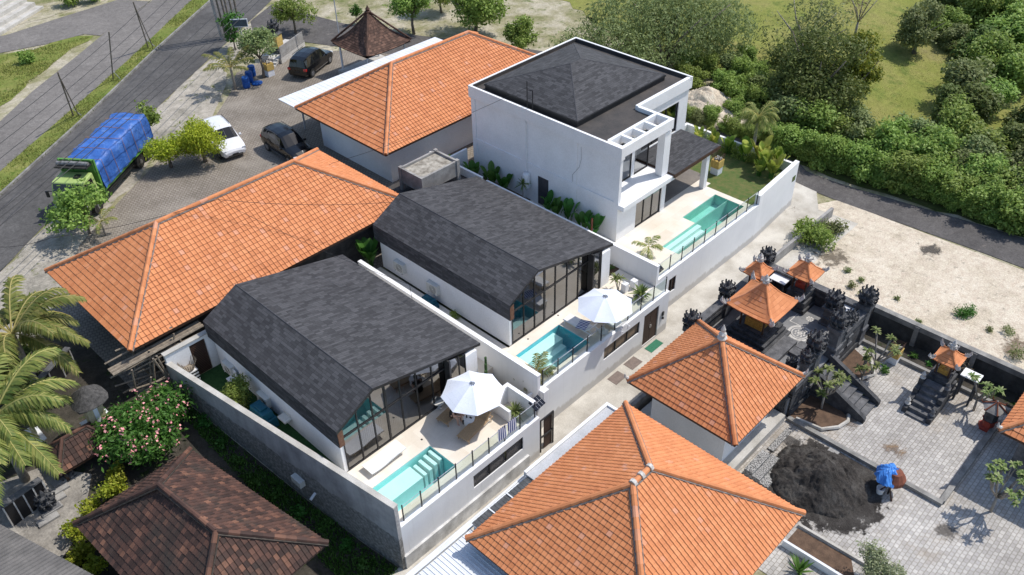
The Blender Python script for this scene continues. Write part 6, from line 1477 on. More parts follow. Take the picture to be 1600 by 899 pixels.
def tank(label, c, sx, sy, sz, rz=0):
    o = thing('plastic_tank', label, 'tank', (c.x, c.y, 2.58), rz, 'teal plastic housings'); MB().box(-sx, -sy, 0, sx, sy, sz*.55, taper=.94).build('body', M['teal'], o, world=False, bevel=.04); MB().box(-sx*.8, -sy*.8, sz*.55, sx*.8, sy*.8, sz*.9, taper=.9).build('upper_body', M['teal'], o, world=False, bevel=.03); MB().box(-sx*.45, -sy*.35, sz*.9, sx*.45, sy*.35, sz).build('lid', M['teal'], o, world=False, bevel=.02)
c = P(413, 648, 3.0); c.x = 12.25; tank('stepped teal plastic tank in the turfed side yard of the nearest villa', c, .38, .75, 1.05)
c = P(668, 470, 3.0); c.x = 23.45; tank('small teal pump housing in the narrow passage beside the middle villa', c, .26, .55, .6)
c = P(437, 660, 3.2); tag(MB().box(12.55, c.y-.3, 3.2, 12.98, c.y+.3, 3.3).box(12.93, c.y-.3, 3.3, 12.99, c.y+.3, 3.5).build('wall_sink', M['acwhite']), 'small metal sink shelf on the nearest villa wall past the teal tank', 'sink')
c = P(354, 603, 2.8); o = thing('plastic_chair', 'white plastic chair behind the big potted bush in the side yard', 'chair', (12.6, c.y, 2.57)); y = c.y
MB().box(12.4, y-.22, 3.0, 12.82, y+.22, 3.04).build('seat', M['plastic'], o); MB().box(12.78, y-.22, 3.04, 12.82, y+.22, 3.5).build('backrest', M['plastic'], o)
for s_ in (-1, 1):
    for x in (12.44, 12.78): MB().tube([(x, y+s_*.19, 2.57), (x, y+s_*.19, 3.0)], .02, 6).build('leg', M['plastic'], o)
c = P(300, 590, 2.9); o = thing('plant_stand', 'black and white striped stand with a ring of thin sticks by the brown slat door', 'stand', (c.x, c.y, 2.57)); MB().sq((c.x, c.y, 2.57), [(.3, 0), (.3, .9)]).build('striped_skirt', stripes('black_white_bands', (.02, .02, .02), (.7, .7, .7), 1.6, axis='Z'), o)
q = MB()
for k_ in range(22): a = 2*pi*k_/22; q.tube([(c.x+.22*cos(a), c.y+.22*sin(a), 3.47), (c.x+.45*cos(a), c.y+.45*sin(a), 4.0)], .018, 4)
q.lathe((c.x, c.y, 3.47), [(.25, 0), (.3, .08), (.1, .1)], 12); q.build('stick_ring', M['bamboo'], o)
# bins, debris, drums
for k_, (u, v_, lb) in enumerate(((386, 137, 'blue drum nearest the camera in the row by the coconut palm'), (391, 128, 'blue drum in the middle of the row by the coconut palm'), (395, 119, 'blue drum farthest back in the row by the coconut palm'))):
    c = G(u, v_); tag(MB().lathe((c.x, c.y, 2.5), [(.26, 0), (.3, .1), (.3, .45), (.27, .5), (.3, .55), (.3, .85), (.26, .92)], 16).build('plastic_drum', M['blue'], smooth=False), lb, 'drum', 'blue plastic drums')
c = G(402, 131); tag(MB().lathe((c.x, c.y, 2.5), [(.42, 0), (.45, .1), (.3, .16), (.1, .18)], 16).build('drum_lid', M['blue']), 'flat blue lid lying beside the row of blue drums', 'lid')
# roadside shrine with railing
c = G(447, 96); d_ = (G(480, 75)-G(450, 97)); an_g = math.atan2(d_.y, d_.x)
o = thing('roadside_shrine', 'roadside shrine with black carved pillar, white base and grey railing behind the parked black car', 'shrine', (c.x, c.y, 2.5), an_g)
MB().box(-.6, 0, 0, 3.2, 2.0, .5).build('base', M['whitest'], o, world=False); MB().box(-.6, -.0, .5, 3.2, .12, .62).box(-.55, .02, .62, 3.1, .1, 1.45).build('railing', M['concrete'], o, world=False); q = MB(); q.sq((.6, 1.1, .5), [(.5, 0), (.5, .3), (.35, .35), (.35, 1.5), (.5, 1.6), (.3, 1.8)]); q.build('pillar', M['blackst'], o, world=False); q = MB(); ornament(q, .6, 1.1, 2.3, .9, random.Random(3)); q.build('finial', M['blackst'], o, world=False); MB().sq((.6, 1.1, 1.0), [(.42, 0), (.42, 1.0)]).build('cloth_wrap', M['yellow'], o, world=False)
for k_ in range(3): MB().box(-1.5+.3*k_, .2, 0, -.6, 1.2, .16+.16*k_ if k_ else .16).build('step', M['whitest'], o, world=False)
# sand heap, mixer
def mound(name, label, cx, cy, r, h, mat, seed, sx=1.):
    from mathutils import noise as mn
    N_ = 110; vs = []; fs = []
    for i in range(N_+1):
        for j in range(N_+1):
            x, y = -1.15+2.3*i/N_, -1.15+2.3*j/N_; n0 = mn.noise(Vector((x*1.3+seed, y*1.3, 0))); rr = math.hypot(x, y)*(1+.28*n0)
            rg = abs(mn.noise(Vector((x*2.6, y*2.6+seed, 3)))); n2 = mn.noise(Vector((x*8, y*8, seed))); n3 = mn.noise(Vector((x*20, y*20, seed)))
            z = max(0, 1-rr)**.8*h*(1+.5*n0-.35*max(0, .25-rg)*2)+(h*(.055*n2+.045*n3+.03*mn.noise(Vector((x*42, y*42, seed)))) if rr < 1 else 0)
            z += .008 if rr < 1 else -.06
            vs.append((cx+x*r*sx, cy+y*r, T(cy+y*r)+z))
    for i in range(N_):
        for j in range(N_): fs.append((i*(N_+1)+j, (i+1)*(N_+1)+j, (i+1)*(N_+1)+j+1, i*(N_+1)+j+1))
    q = MB(); q.add(vs, fs); return tag(q.build(name, mat, smooth=True), label, name.replace('_', ' '))
mound('sand_heap', 'large heap of black sand on the cobbled yard beside the concrete mixer', 29.05, 8.9, 2.2, 1.6, M['sandblack'], 4, 1.0)
drape('sand_spill', [(25.5, 5.0), (31.4, 4.6), (31.4, 11.8), (26, 11.8)], M['sandspill'], .016)
mound('sand_mound', 'pale mound of excavated sand among the shrubs behind the gazebo', *g2(1110, 172), 2.8, 1.6, M['sandlot'], 6)
c = G(1390, 766); mx_ = thing('concrete_mixer', 'concrete mixer covered with a crumpled blue sheet beside the black sand heap', 'mixer', (c.x, c.y, 0))
MB().lathe((c.x, c.y, .45), [(.3, 0), (.5, .25), (.52, .5), (.3, .85)], 12).build('drum', M['brick'], mx_); MB().tube([(c.x-.6, c.y-.1, .35), (c.x+.6, c.y+.1, .35)], .05, 6).build('frame', M['trim'], mx_)
for s_ in (-1, 1): MB().tube([(c.x+s_*.55, c.y-.35, 0), (c.x+s_*.45, c.y, .8), (c.x+s_*.55, c.y+.4, 0)], .045, 6).build('leg', M['wood'], mx_)
rn = random.Random(9); vs = []; N_ = 22
for i in range(N_+1):
    for j in range(N_+1):
        x, y = -1+2*i/N_, -1+2*j/N_; rr = max(abs(x), abs(y)); a = math.atan2(y, x); e = min(1, math.hypot(x, y)); f = (1 if rr == 0 else rr/max(math.hypot(x, y), 1e-6)) 
        vs.append((c.x-.05+x*f*.72+.04*sin(7*y), c.y+.25+y*f*.6+.04*sin(8*x), 1.42-.55*rr**2.2+.06*sin(6*a)*rr+rn.uniform(-.035, .035)))
q = MB(); q.add(vs, [(i*(N_+1)+j, (i+1)*(N_+1)+j, (i+1)*(N_+1)+j+1, i*(N_+1)+j+1) for i in range(N_) for j in range(N_)]); q.build('cover_sheet', pm('bright_blue_sheet', (.04, .20, .62), (.10, .30, .70), 3, rough=.4, bmp=.2), mx_, smooth=False)
c = G(1374, 770); tag(MB().lathe((c.x, c.y, 0), [(.15, 0), (.19, .32), (.2, .34), (.16, .34), (.15, .28)], 14).build('bucket', M['plastic']), 'white bucket standing on black sand by the mixer', 'bucket')
tag(MB().box(31.0, 8.9, 0, 31.3, 9.4, .12).build('loose_block', M['concrete']), 'loose grey block by the kerb next to the sand heap', 'block')
# bottom yard kerbs
a, b = G(1247, 822), G(1322, 866); d_ = (b-a).normalized(); nn = Vector((-d_.y, d_.x, 0))*.06
tag(MB().prism([tuple((a-nn)[:2]), tuple((b+d_*3-nn)[:2]), tuple((b+d_*3+nn)[:2]), tuple((a+nn)[:2])], 0, .16).build('garden_kerb', M['concrete_pale']), 'thin pale kerb at the bottom of the cobbled yard above the olive bush', 'kerb')
a, b = G(1222, 852), G(1295, 899); tag(MB().prism([tuple((a-nn)[:2]), tuple((b+d_*3-nn)[:2]), tuple((b+d_*3+nn)[:2]), tuple((a+nn)[:2])], 0, .4).build('garden_kerb', M['tin']), 'low white-edged wall under the sword-leaf plant at the bottom edge', 'wall')
drape('planting_strip', [tuple(G(1247, 826)[:2]), tuple(G(1330, 874)[:2]), tuple(G(1340, 930)[:2]), tuple(G(1300, 899)[:2]), tuple(G(1225, 850)[:2])], M['soil'], .02)
# ================================================================ POLES AND WIRES
for k_, (bu, bv, tu, tv_, lb) in enumerate(((115, 182, 90, 113, 'thin leaning pole with a vine, nearest of three on the verge'), (177, 126, 170, 50, 'single bare thin pole, middle of three on the verge'), (232, 75, 208, 3, 'thin leaning pole with tied stay, farthest of three on the verge'))):
    b = G(bu, bv); tp_ = P(tu, tv_, 2.5+4.6); o = thing('verge_pole', lb, 'pole', (b.x, b.y, 2.5), 0, 'thin poles on the road verge')
    MB().tube([b, tp_], .055, 6).build('shaft', M['bark'], o)
    if k_ != 1: MB().tube([b+Vector((.3, -.3, 0)), b.lerp(tp_, .92)], .045, 6).build('shaft', M['bark'], o)
    MB().tube([b+Vector((.5, -.4, 0)), b.lerp(tp_, .22)], .025, 5).build('stay', M['steel'], o)
for k_ in range(6):
    b = G(347+6*k_, 62-3*(k_ % 3)); MB_ = MB().tube([b, b+Vector((.1*(k_-3), .2, 9.5))], .13 if k_ == 0 else .09, 8)
    tag(MB_.build('utility_pole', M['bark'] if k_ else M['concrete']), ('tall pale utility pole at the roadside' if k_ == 0 else 'dark timber pole in the cluster behind the roadside signboard'), 'utility pole', 'cluster of poles at the roadside')
b = G(384, 84); sg = thing('signboard', 'small grey-blue signboard with pale frame on a post among the roadside poles', 'sign', (b.x, b.y, 2.5)); MB().tube([b, b+Vector((0, 0, 3.2))], .05, 6).build('post', M['steel'], sg); MB().box(b.x-.72, b.y-.05, 4.9, b.x+.72, b.y+.03, 5.6, rz=-.75).build('frame', M['tin'], sg); q = MB(); q.box(b.x-.66, b.y-.055, 4.96, b.x+.66, b.y+.036, 5.54, rz=-.75); q.build('panel', pm('blue_grey_panel', (.07, .10, .12), (.05, .07, .09), 2), sg)
b = G(538, 102) ; tag(MB().tube([G(532, 70), G(532, 70)+Vector((0, 0, 8))], .05, 6).build('lamp_pole', M['steel']), 'slim pale metal pole beside the roadside shrine', 'pole')
def wire(label, pts, sag=.4, r=.012, group='overhead wires'):
    out = []
    for a, b in zip(pts[:-1], pts[1:]):
        for k_ in range(12): t = k_/12; q = a.lerp(b, t); q.z -= sag*4*t*(1-t); out.append(q)
    out.append(pts[-1]); tag(MB().tube(out, r, 4).build('overhead_wire', M['black']), label, 'wire', group)
for k_, (u0, v0, u1, v1) in enumerate(((-60, 245, 275, -40), (-60, 270, 300, -40), (-60, 295, 320, -40), (-40, 345, 420, -60), (-40, 362, 440, -60), (-40, 372, 445, -50), (-40, 385, 450, -45))):
    wire('thin black wire over the median verge poles' if k_ < 3 else 'black cable strung over the road past the truck', [P(u0, v0, 8.5), P(u1, v1, 8.5)], .5, .02 if k_ < 3 else .026, 'wires over the second road' if k_ < 3 else 'cables over the main road')
wire('thin cable sagging across the longest orange roof', [P(-30, 385, 8.2), P(78, 372, 8.2), P(340, 312, 8.6), P(612, 316, 7.5)], .25, .014)
wire('thin cable from the two-storey villa mast down across the second orange house wall', [Vector((35.4, 33.5, 10.2)), P(520, 255, 6.5), P(380, 300, 7)], .3, .012)
wire('thin cable crossing the two single-storey shingle roofs', [P(340, 312, 8.6), P(640, 445, 6.3), P(645, 470, 4.2)], .3, .012)
# ================================================================ VEGETATION
def rz_(o, a): o.rotation_euler = (0, 0, a); return o
# hedge and thicket: five bush forms, many copies
rn = random.Random(12); forms = []
for k_ in range(5):
    w_, h_ = 4.6, 3.6; q, tv = cloud(5200, lobes_for(w_, h_, 13, 50+k_, .05), .27, 1.8, 60+k_, up=.8); q[:, 2] = np.maximum(q[:, 2], 0)
    forms.append(quads_obj('bush', q, tv, [M['leaf'], M['leaf'], M['leafg'], M['leafd'], M['leaf']][k_]))
used = [False]*5
def put(kind, p, s_, label, group, cat='bush'):
    f = forms[kind]
    if not used[kind]: o = f; used[kind] = True
    else: o = f.copy(); COL.objects.link(o)
    o.location = p; o.scale = (s_*rn.uniform(.9, 1.1), s_*rn.uniform(.9, 1.1), s_*rn.uniform(.85, 1.15)); o.rotation_euler = (0, 0, rn.uniform(0, 6.28)); return tag(o, label, cat, group)
HL, HG = 'rounded green bush in the dense hedge along the dark lane', 'bushes of the hedge along the lane'
u = 1075
while u < 1680:
    v_ = 196+(u-1075)*.325
    put(rn.choice([0, 1, 4]), G(u, v_-10), rn.uniform(.62, .8)*(1 if u > 1200 else .6), HL, HG)
    for uu in (u, u+17): put(rn.choice([0, 1, 4]), G(uu, 190+(uu-1075)*.325+rn.uniform(-4, 1)), rn.uniform(.34, .5)*(1 if u > 1150 else .6), HL, HG)
    if u > 1185: put(rn.choice([0, 1, 2, 4]), G(u+15, v_-38), rn.uniform(.8, 1.0), HL, HG)
    if 1150 < u < 1330 or u > 1405: put(rn.choice([0, 2, 3]), G(u+5, v_-66), rn.uniform(.7, 1.0), HL, HG)
    u += 34
TL, TG = 'tall green bush in the thicket on the right edge of the meadow', 'bushes of the thicket right of the meadow'
for (u, v_, s_) in ((1455, 238, .9), (1490, 225, 1.), (1530, 250, 1.), (1575, 262, 1.), (1620, 280, 1.), (1470, 200, .9), (1510, 200, 1.05), (1500, 165, 1.1), (1530, 178, 1.0), (1495, 140, .8), (1545, 132, 1.1), (1580, 150, 1.), (1620, 130, 1.2), (1525, 95, 1.0), (1560, 85, 1.2), (1600, 80, 1.3), (1520, 50, 1.1), (1555, 45, 1.3), (1600, 40, 1.3), (1500, 22, 1.), (1545, 8, 1.4), (1600, 5, 1.4), (1470, 8, .8), (1640, 60, 1.4), (1610, 210, .9), (1640, 240, 1.), (1485, 75, .7), (1475, 60, .8)):
    put(rn.choice([0, 1, 3, 3, 2, 4]), G(u, v_), s_, TL, TG)
SL, SG = 'low green shrub in the rough ground behind the two-storey villa', 'shrubs behind the two-storey villa'
for (u, v_, s_) in ((1062, 130, .5), (1085, 140, .5), (1130, 140, .55), (1150, 158, .6), (1175, 152, .7), (1155, 132, .6), (1075, 112, .6), (1140, 118, .6), (1185, 130, .5), (1070, 188, .35), (1090, 196, .35), (1150, 182, .5), (1105, 118, .5), (1180, 175, .6), (1165, 105, .5), (1215, 150, .5)):
    put(rn.choice([0, 1, 2, 4]), G(u, v_), s_, SL, SG)
tree('willowy_tree', 'huge grey-green willowy tree behind the two-storey villa roof', G(1035, 108), 6.2, 15, M['leafg'], 30000, .30, 3.2, 22, 5, .12, .3, droop=1.2, shell=.75, lobes=[(-5.2, 1.5, 2.6, 2.6, 2.6, 2.6), (-2.6, 2.6, 3.6, 3.2, 3.0, 2.8), (0, 0, 3.4, 3.6, 3.2, 3.0), (2.7, -1.2, 3.2, 3.0, 2.8, 2.7), (5.0, -2.6, 2.6, 2.4, 2.3, 2.4), (1.0, 3.2, 3.8, 3.2, 3.0, 2.6), (-4.3, -.6, 1.9, 2., 2., 1.9), (3.6, 1.8, 3.6, 2.6, 2.6, 2.4), (-6.2, 3.6, 2.2, 2.2, 2.2, 2.2), (6.2, -.5, 2.4, 2.2, 2.2, 2.2)])
tree('broadleaf_tree', 'tall dark green tree beside the clearing, left of the yellowing tree', G(1262, 176), 7.2, 9, M['leafd'], 22000, .27, 2.2, 20, 8, .08, .25)
tree('broadleaf_tree', 'tall leaning yellowing tree at the left edge of the meadow clearing', G(1325, 168), 7.0, 5.2, leafmat('yellowing_leaves', (.10, .14, .02), (.19, .22, .03), (.40, .34, .04)), 9000, .27, 2.2, 14, 9, .10, .2)
tree('bare_tree', 'half-bare pale-limbed tree behind the tall dark tree', G(1250, 110), 6.5, 9, M['leafg'], 4000, .25, 2.5, 12, 10, .3, .2, bark=M['palebark'])
tree('bare_tree', 'pale leafless tree rising above the yellowing tree', G(1335, 60), 5.5, 5, M['twig'], 400, .3, 6, 8, 11, .3, .12, bark=M['palebark'])
tree('small_tree', 'round olive-green tree alone at the top of the clearing', G(1428, 84), 4.6, 5.5, M['leafg'], 7000, .24, 1.8, 12, 12, .25, .16)
tree('small_tree', 'green tree in the rough field straight behind the brown pointed pavilion roof', G(647, 53), 4.4, 5.2, M['leaf'], 5500, .24, 1.8, 12, 14, .45, .12)
tree('small_tree', 'large dark green tree at the top edge behind the second orange house', G(742, 52), 4.8, 6.5, M['leaf'], 8500, .26, 1.8, 16, 15, .3, .16)
tree('small_tree', 'small green tree between the second orange house and the two-storey villa', G(811, 84), 3.2, 3.7, M['leaf'], 4000, .22, 1.8, 10, 16, .35, .1)
tree('small_tree', 'green tree cut by the top edge of the photo above the brown pavilion', G(690, 20), 4.0, 5.0, M['leaf'], 5000, .24, 1.8, 10, 36, .35, .1)
tree('sapling', 'single small sapling on the bare ground across the back lane', G(558, 37), 2.0, 1.3, M['leafb'], 500, .22, 1.8, 5, 17, .5, .04)
tree('mango_tree', 'bright yellow-green tree leaning over the white car', G(322, 253), 3.0, 4.4, M['leafy'], 7000, .24, 3.6, 14, 18, .45, .12, droop=.5, group='yellow-green trees by the white car')
tree('mango_tree', 'bright yellow-green tree left of the one over the white car', G(268, 262), 2.7, 3.4, M['leafy'], 4500, .24, 3.6, 11, 19, .45, .10, droop=.5, group='yellow-green trees by the white car')
tree('young_tree', 'young green tree in front of the lorry cab', G(140, 366), 3.6, 4.4, M['leaf'], 2400, .24, 1.6, 14, 20, .3, .07, shell=.3)
tree('young_tree', 'thin young tree beside the rear of the blue-tarped lorry', G(243, 228), 3.4, 2.4, M['leaf'], 700, .24, 1.6, 8, 21, .5, .05, shell=.3)
tree('young_tree', 'leafy light green tree over the yellow offering post by the drums', G(412, 122), 4.2, 4.4, M['leafg'], 3800, .2, 1.8, 14, 22, .45, .1)
tree('young_tree', 'light green tree behind the roadside shrine', G(462, 52), 3.5, 4.6, leafmat('fresh_leaves', (.12, .17, .03), (.2, .26, .05), (.3, .34, .1)), 4000, .2, 1.8, 12, 23, .4, .1)
tree('young_tree', 'straggly green shrub tree round the foot of the pole cluster', G(368, 78), 3.6, 2.8, M['leafb'], 1600, .24, 1.6, 10, 24, .2, .07)
palm('coconut_palm', 'young coconut palm beside the blue drums at the roadside', G(368, 140), 1.9, 2.5, 12, 3, .45, .1, droop=.12)
palm('coconut_palm', 'tiny yellowing palm in front of the lorry', G(165, 368), 1.0, 1.3, 8, 33, .3, .05, droop=.35, nl=16)
c = P(18, 522, 6.6); palm('coconut_palm', 'tall coconut palm at the left edge level with the longest orange roof', (c.x, c.y, T(c.y)), 6.6-T(c.y), 3.9, 26, 4, .62, .16, droop=.5, nl=42)
c = P(-12, 655, 6.2); palm('coconut_palm', 'coconut palm at the left edge above the thatched shrines', (c.x, c.y, T(c.y)), 6.2-T(c.y), 4.0, 24, 5, .7, .16, droop=.5, nl=42)
b_ = P(20, 600, 2.4); bush('bush', 'green shrub under the two coconut palms at the left edge', (b_.x, b_.y, T(b_.y)), 3.5, 2.6, M['leafd'], 3500, .22, 1.8, 9, 3)
c = P(240, 668, 3.1); fr1 = tree('frangipani_tree', 'big frangipani with pink blossoms beside the concrete wall corner', (c.x, c.y, T(c.y)), 4.2-T(c.y)+.3, 5.8, M['leafb'], 12000, .23, 2.6, 16, 25, .3, .12)
q, tv = cloud(750, lobes_for(5.9, 4.2-T(c.y)+.45, 16, 25, .3), .13, 1.2, 99, up=.8, shell=.97); fo = quads_obj('blossom', q, tv, M['flower_p'], fr1); fo['kind'] = 'stuff'
for k_, (u, v_, w_) in enumerate(((172, 778, 1.6), (190, 760, 1.3), (150, 800, 1.5), (128, 828, 1.4), (135, 862, 1.4), (118, 880, 1.2), (185, 735, 1.1), (155, 885, 1.3))):
    g0 = G(u, v_+12); bush('shrub', ['yellow-green shrub halfway along the old brown eave', 'yellow-green shrub just below the pink frangipani', 'large yellow-green shrub beside the upper slab step', 'yellow-green shrub touching the left corner of the old brown roof', 'yellow-green shrub beside the lowest slab step', 'yellow-green shrub at the edge of the ribbed grey roof', 'small yellow-green shrub nearest the black panelled wall', 'yellow-green shrub half hidden below the old brown roof corner'][k_], g0, w_, w_*.9, leafmat('lime_leaves', (.14, .2, .02), (.28, .33, .03), (.45, .45, .06)) if k_ == 0 else bpy.data.materials['lime_leaves'], 700, .14, 1.6, 6, 40+k_, 'yellow-green shrubs beside the old brown roof')
for k_ in range(11):
    t = k_/10; p = Vector((10.3, 33.0, 0)).lerp(Vector((11.6, 19.6, 0)), t)+Vector((rn.uniform(-.5, .2), 0, 0)); p.z = T(p.y)
    bush('weed', 'low green weed clump at the foot of the long concrete wall', p, rn.uniform(.7, 1.3), rn.uniform(.25, .5), M['leafb'], 260, .12, 1.6, 5, 60+k_, 'weeds at the foot of the concrete wall', cat='weed')
# grass blades in the strip by the wall, on the verges and in the meadow
def grass(name, poly, n, h, mat, seed, label=None):
    r = np.random.default_rng(seed); xs = [p[0] for p in poly]; ys = [p[1] for p in poly]; pts = []
    def inside(x, y):
        c_ = False; j = len(poly)-1
        for i in range(len(poly)):
            if (poly[i][1] > y) != (poly[j][1] > y) and x < (poly[j][0]-poly[i][0])*(y-poly[i][1])/(poly[j][1]-poly[i][1])+poly[i][0]: c_ = not c_
            j = i
        return c_
    while len(pts) < n:
        x, y = r.uniform(min(xs), max(xs)), r.uniform(min(ys), max(ys))
        if inside(x, y) and (sin(x*1.3+2*sin(y*.7))+sin(y*1.1+x*.4) > r.uniform(-2, 1.4)): pts.append((x, y, T(y)))
    c_ = np.array(pts); a = r.uniform(0, 2*pi, n); hh = h*r.uniform(.5, 1.3, n); s_ = np.stack([np.cos(a), np.sin(a), np.zeros(n)], 1)*h*.22
    ln = r.normal(size=(n, 3))*h*.4; ln[:, 2] = hh
    q = np.stack([c_-s_, c_+s_, c_+s_*.3+ln, c_-s_*.3+ln], 1).reshape(-1, 3); o = quads_obj(name, q, r.random(n), mat); o['kind'] = 'stuff'; return o
grass('grass', med_r[1:6]+med_l[1:6][::-1], 12000, .16, M['grassb'], 1)
grass('grass', [(-2, 58), (14, 71.0), (19, 75.0), (25, 79.8), (28.6, 82.2), (24, 83.3), (12, 86)], 12000, .15, M['grassb'], 2)
grass('grass', [g2(1160, 20), g2(1420, 20), g2(1500, 60), g2(1470, 190), g2(1390, 215), g2(1300, 180), g2(1200, 90)], 5000, .07, M['grassb'], 3)
grass('grass', [(9.9, 33.5), (10.45, 33.5), (12.3, 19.6), (10.3, 19.6)], 5000, .16, M['leafb'], 4)
bush('bush', 'rounded green bush in the verge triangle between the two upper left roads', G(42, 100), 2.0, 1.1, M['leaf'], 900, .2, 1.8, 6, 71)
# the sandy lot
b0 = G(1272, 380); bush('bush', 'spreading green bush at the alley corner of the sandy lot', b0, 3.4, 1.6, M['leaf'], 3200, .18, 1.8, 12, 72)
bush('bush', 'smaller dry bush on the sandy lot behind the temple wall', G(1300, 362), 2.2, .9, M['leafg'], 1300, .16, 1.8, 8, 73)
bush('grass_clump', 'green grass clump alone in the middle of the sandy lot', G(1505, 492), 1.7, .5, M['leafb'], 900, .14, 3, 7, 74, cat='grass clump')
for k_, (u, v_, w_) in enumerate(((1402, 468, .4), (1435, 505, .5), (1330, 450, .9), (1345, 440, .6), (1572, 520, 1.1), (1590, 555, 1.6), (1545, 517, .5), (1325, 425, .7), (1345, 462, .6))):
    bush('weed', 'small weed tuft on the sandy lot', G(u, v_), w_, w_*.45, M['leafg'], int(220*w_+60), .11, 2.4, 5, 80+k_, 'weed tufts on the sandy lot', cat='weed')
# courtyard frangipanis
plumeria('small frangipani standing on the soil bed right of the temple stairs', G(1362, 588), 2.7, 1, 5)
plumeria('low frangipani with pale leaves at the foot of the one right of the stairs', G(1345, 600), 1.7, 2, 5)
plumeria('frangipani left of the temple stairs in the curved kerb bed', G(1283, 640), 2.6, 3, 9, .32, n=16)
plumeria('thin frangipani beside the small lantern shrine', G(1521, 642), 2.1, 4, 4)
plumeria('wide frangipani casting its shadow on the yard at the right', G(1548, 800), 2.7, 5, 13, .27, n=13)
tree('olive_bush', 'rounded grey-green bush tree at the bottom edge of the cobbled yard', G(1357, 912), 2.0, 2.6, leafmat('olive_leaves', (.20, .24, .12), (.30, .34, .19), (.42, .45, .28)), 4500, .12, 2.4, 13, 26, .12, .05, cat='bush')
spiky_plant('sword_leaf_plant', 'bright green sword-leaf plant at the bottom edge by the orange roof', G(1248, 895), 26, .95, .12, M['leafb'], 3, None, up=(.4, 1.4))
spiky_plant('bare_shrub', 'leafless grey branches beside the court shrine', G(1500, 588), 6, .5, .03, M['twig'], 4, None, cat='shrub', stems=6, sh=1.2)
for k_, (u, v_) in enumerate(((1350, 620), (1380, 580), (1425, 560), (1450, 575), (1590, 640), (1430, 540), (1400, 545))):
    bush('weed', 'green weeds in the planting bed along the long block wall', G(u, v_), rn.uniform(.5, .9), .35, M['leafb'], 160, .12, 1.6, 4, 120+k_, 'weeds in the bed along the block wall', cat='weed')
# villa plants
c = P(375, 628, 2.9); o = bush('potted_bush', 'big round potted bush in the turfed side yard', (0, 0, 0), 2.1, 1.5, M['leaf'], 3800, .14, 3, 12, 27)
pt_ = thing('potted_bush', 'big feathery bush in a round pot in the turfed side yard', 'plant', (11.95, c.y, 2.57)); o.parent = pt_; o.location = (0, 0, .35); o.name = 'foliage'
for kx in ('label', 'category'): del o[kx]
MB().lathe((0, 0, 0), [(.22, 0), (.36, .25), (.34, .45), (.28, .46)], 14).build('pot', M['whitest'], pt_, True, world=False)
def banana(label, p, n, h, seed, group='broad-leaved plants beside the villas', mat='leafb'):
    rnn = random.Random(seed); o = thing('broad_leaf_plant', label, 'plant', tuple(p), 0, group); mb = MB(); st = MB()
    for i in range(n):
        a = i*2.4+rnn.uniform(-.3, .3); hh = h*rnn.uniform(.55, 1); lean = rnn.uniform(.2, .5)*hh; base = Vector((rnn.uniform(-.15, .15), rnn.uniform(-.15, .15), 0)); side = Vector((-sin(a), cos(a), 0)); prev = None; tvv = rnn.random()
        st.tube([base, base+Vector((cos(a)*lean*.25, sin(a)*lean*.25, hh*.45))], [.022, .012], 5)
        for k_ in range(6):
            t = k_/5; p_ = base+Vector((cos(a)*lean*(.25+.75*t), sin(a)*lean*(.25+.75*t), hh*(.42+.58*(t-.35*t*t)*1.5))); ww = h*.13*sin(pi*(t*.88+.08)); up_ = Vector((0, 0, ww*.35))
            cur = (p_-side*ww+up_, p_, p_+side*ww+up_)
            if prev: mb.add([prev[0], prev[1], cur[1], cur[0]], [(0, 1, 2, 3)], tv=tvv); mb.add([prev[1], prev[2], cur[2], cur[1]], [(0, 1, 2, 3)], tv=min(1, tvv+.1))
            prev = cur
    mb.build('leaves', M[mat], o, world=False); st.build('stem', M['leafb'], o, world=False); return o
banana('tall broad-leaved plant in the gap at the back between the two shingle villas', P(580, 418, 2.6), 16, 2.0, 1)
BL, BG = 'broad-leaved plant in the row under the shaded wall of the two-storey villa', 'plant row under the wall of the two-storey villa'
for k_, (x, y) in enumerate(((33.9, 39.3), (33.2, 38.3), (34.2, 37.4), (34.5, 36.0), (34.6, 34.9), (34.6, 31.0), (34.5, 30.2), (34.6, 29.4), (34.5, 28.0), (34.5, 27.3))): banana(['broad-leaved plant farthest back by the short white wall behind the middle villa', 'broad-leaved plant left of the farthest one by the short white wall', 'first broad-leaved plant under the far end of the shaded villa wall', 'second broad-leaved plant from the far end of the shaded villa wall', 'broad-leaved plant just beyond the dracaena and the water heater', 'broad-leaved plant right beside the dark doorway in the shaded wall', 'second broad-leaved plant right of the dark doorway', 'third broad-leaved plant right of the dark doorway', 'fourth broad-leaved plant right of the dark doorway', 'broad-leaved plant beside the rusty brown post near the villa corner'][k_], (x, y, 2.57), 9, 1.7, 10+k_, BG)
bush('shrub', 'low grey-green shrub by the short white wall behind the middle villa', (32.6, 39.3, 2.5), 2.0, 1.2, M['leafg'], 1500, .15, 1.8, 8, 31)
spiky_plant('dracaena', 'spiky dracaena below the water heater on the two-storey villa', (34.6, 33.2, 2.57), 40, .6, .06, M['leafd'], 5, None, up=(-.2, 1.4), sh=1.5)
bush('shrub', 'small feathery shrub in the narrow passage past the teal pump housing', (P(708, 495, 2.8).x, P(708, 495, 2.8).y, 2.57), .9, .6, M['leaf'], 500, .1, 3, 6, 32)
c = P(842, 572, 2.8); palm('potted_palm', 'yellowing feathery palm at the end of the blue pool', (23.3, 21.7, 2.6), .15, 1.25, 15, 6, .3, .05, 'palm', .35, 16)
spiky_plant('agave', 'dark spiky agave in a white pot by the glass fence of the middle deck', (P(1001, 462, 2.8).x, P(1001, 462, 2.8).y, 2.6), 42, .75, .12, M['leafd'], 7, .28, up=(0, 1.3))
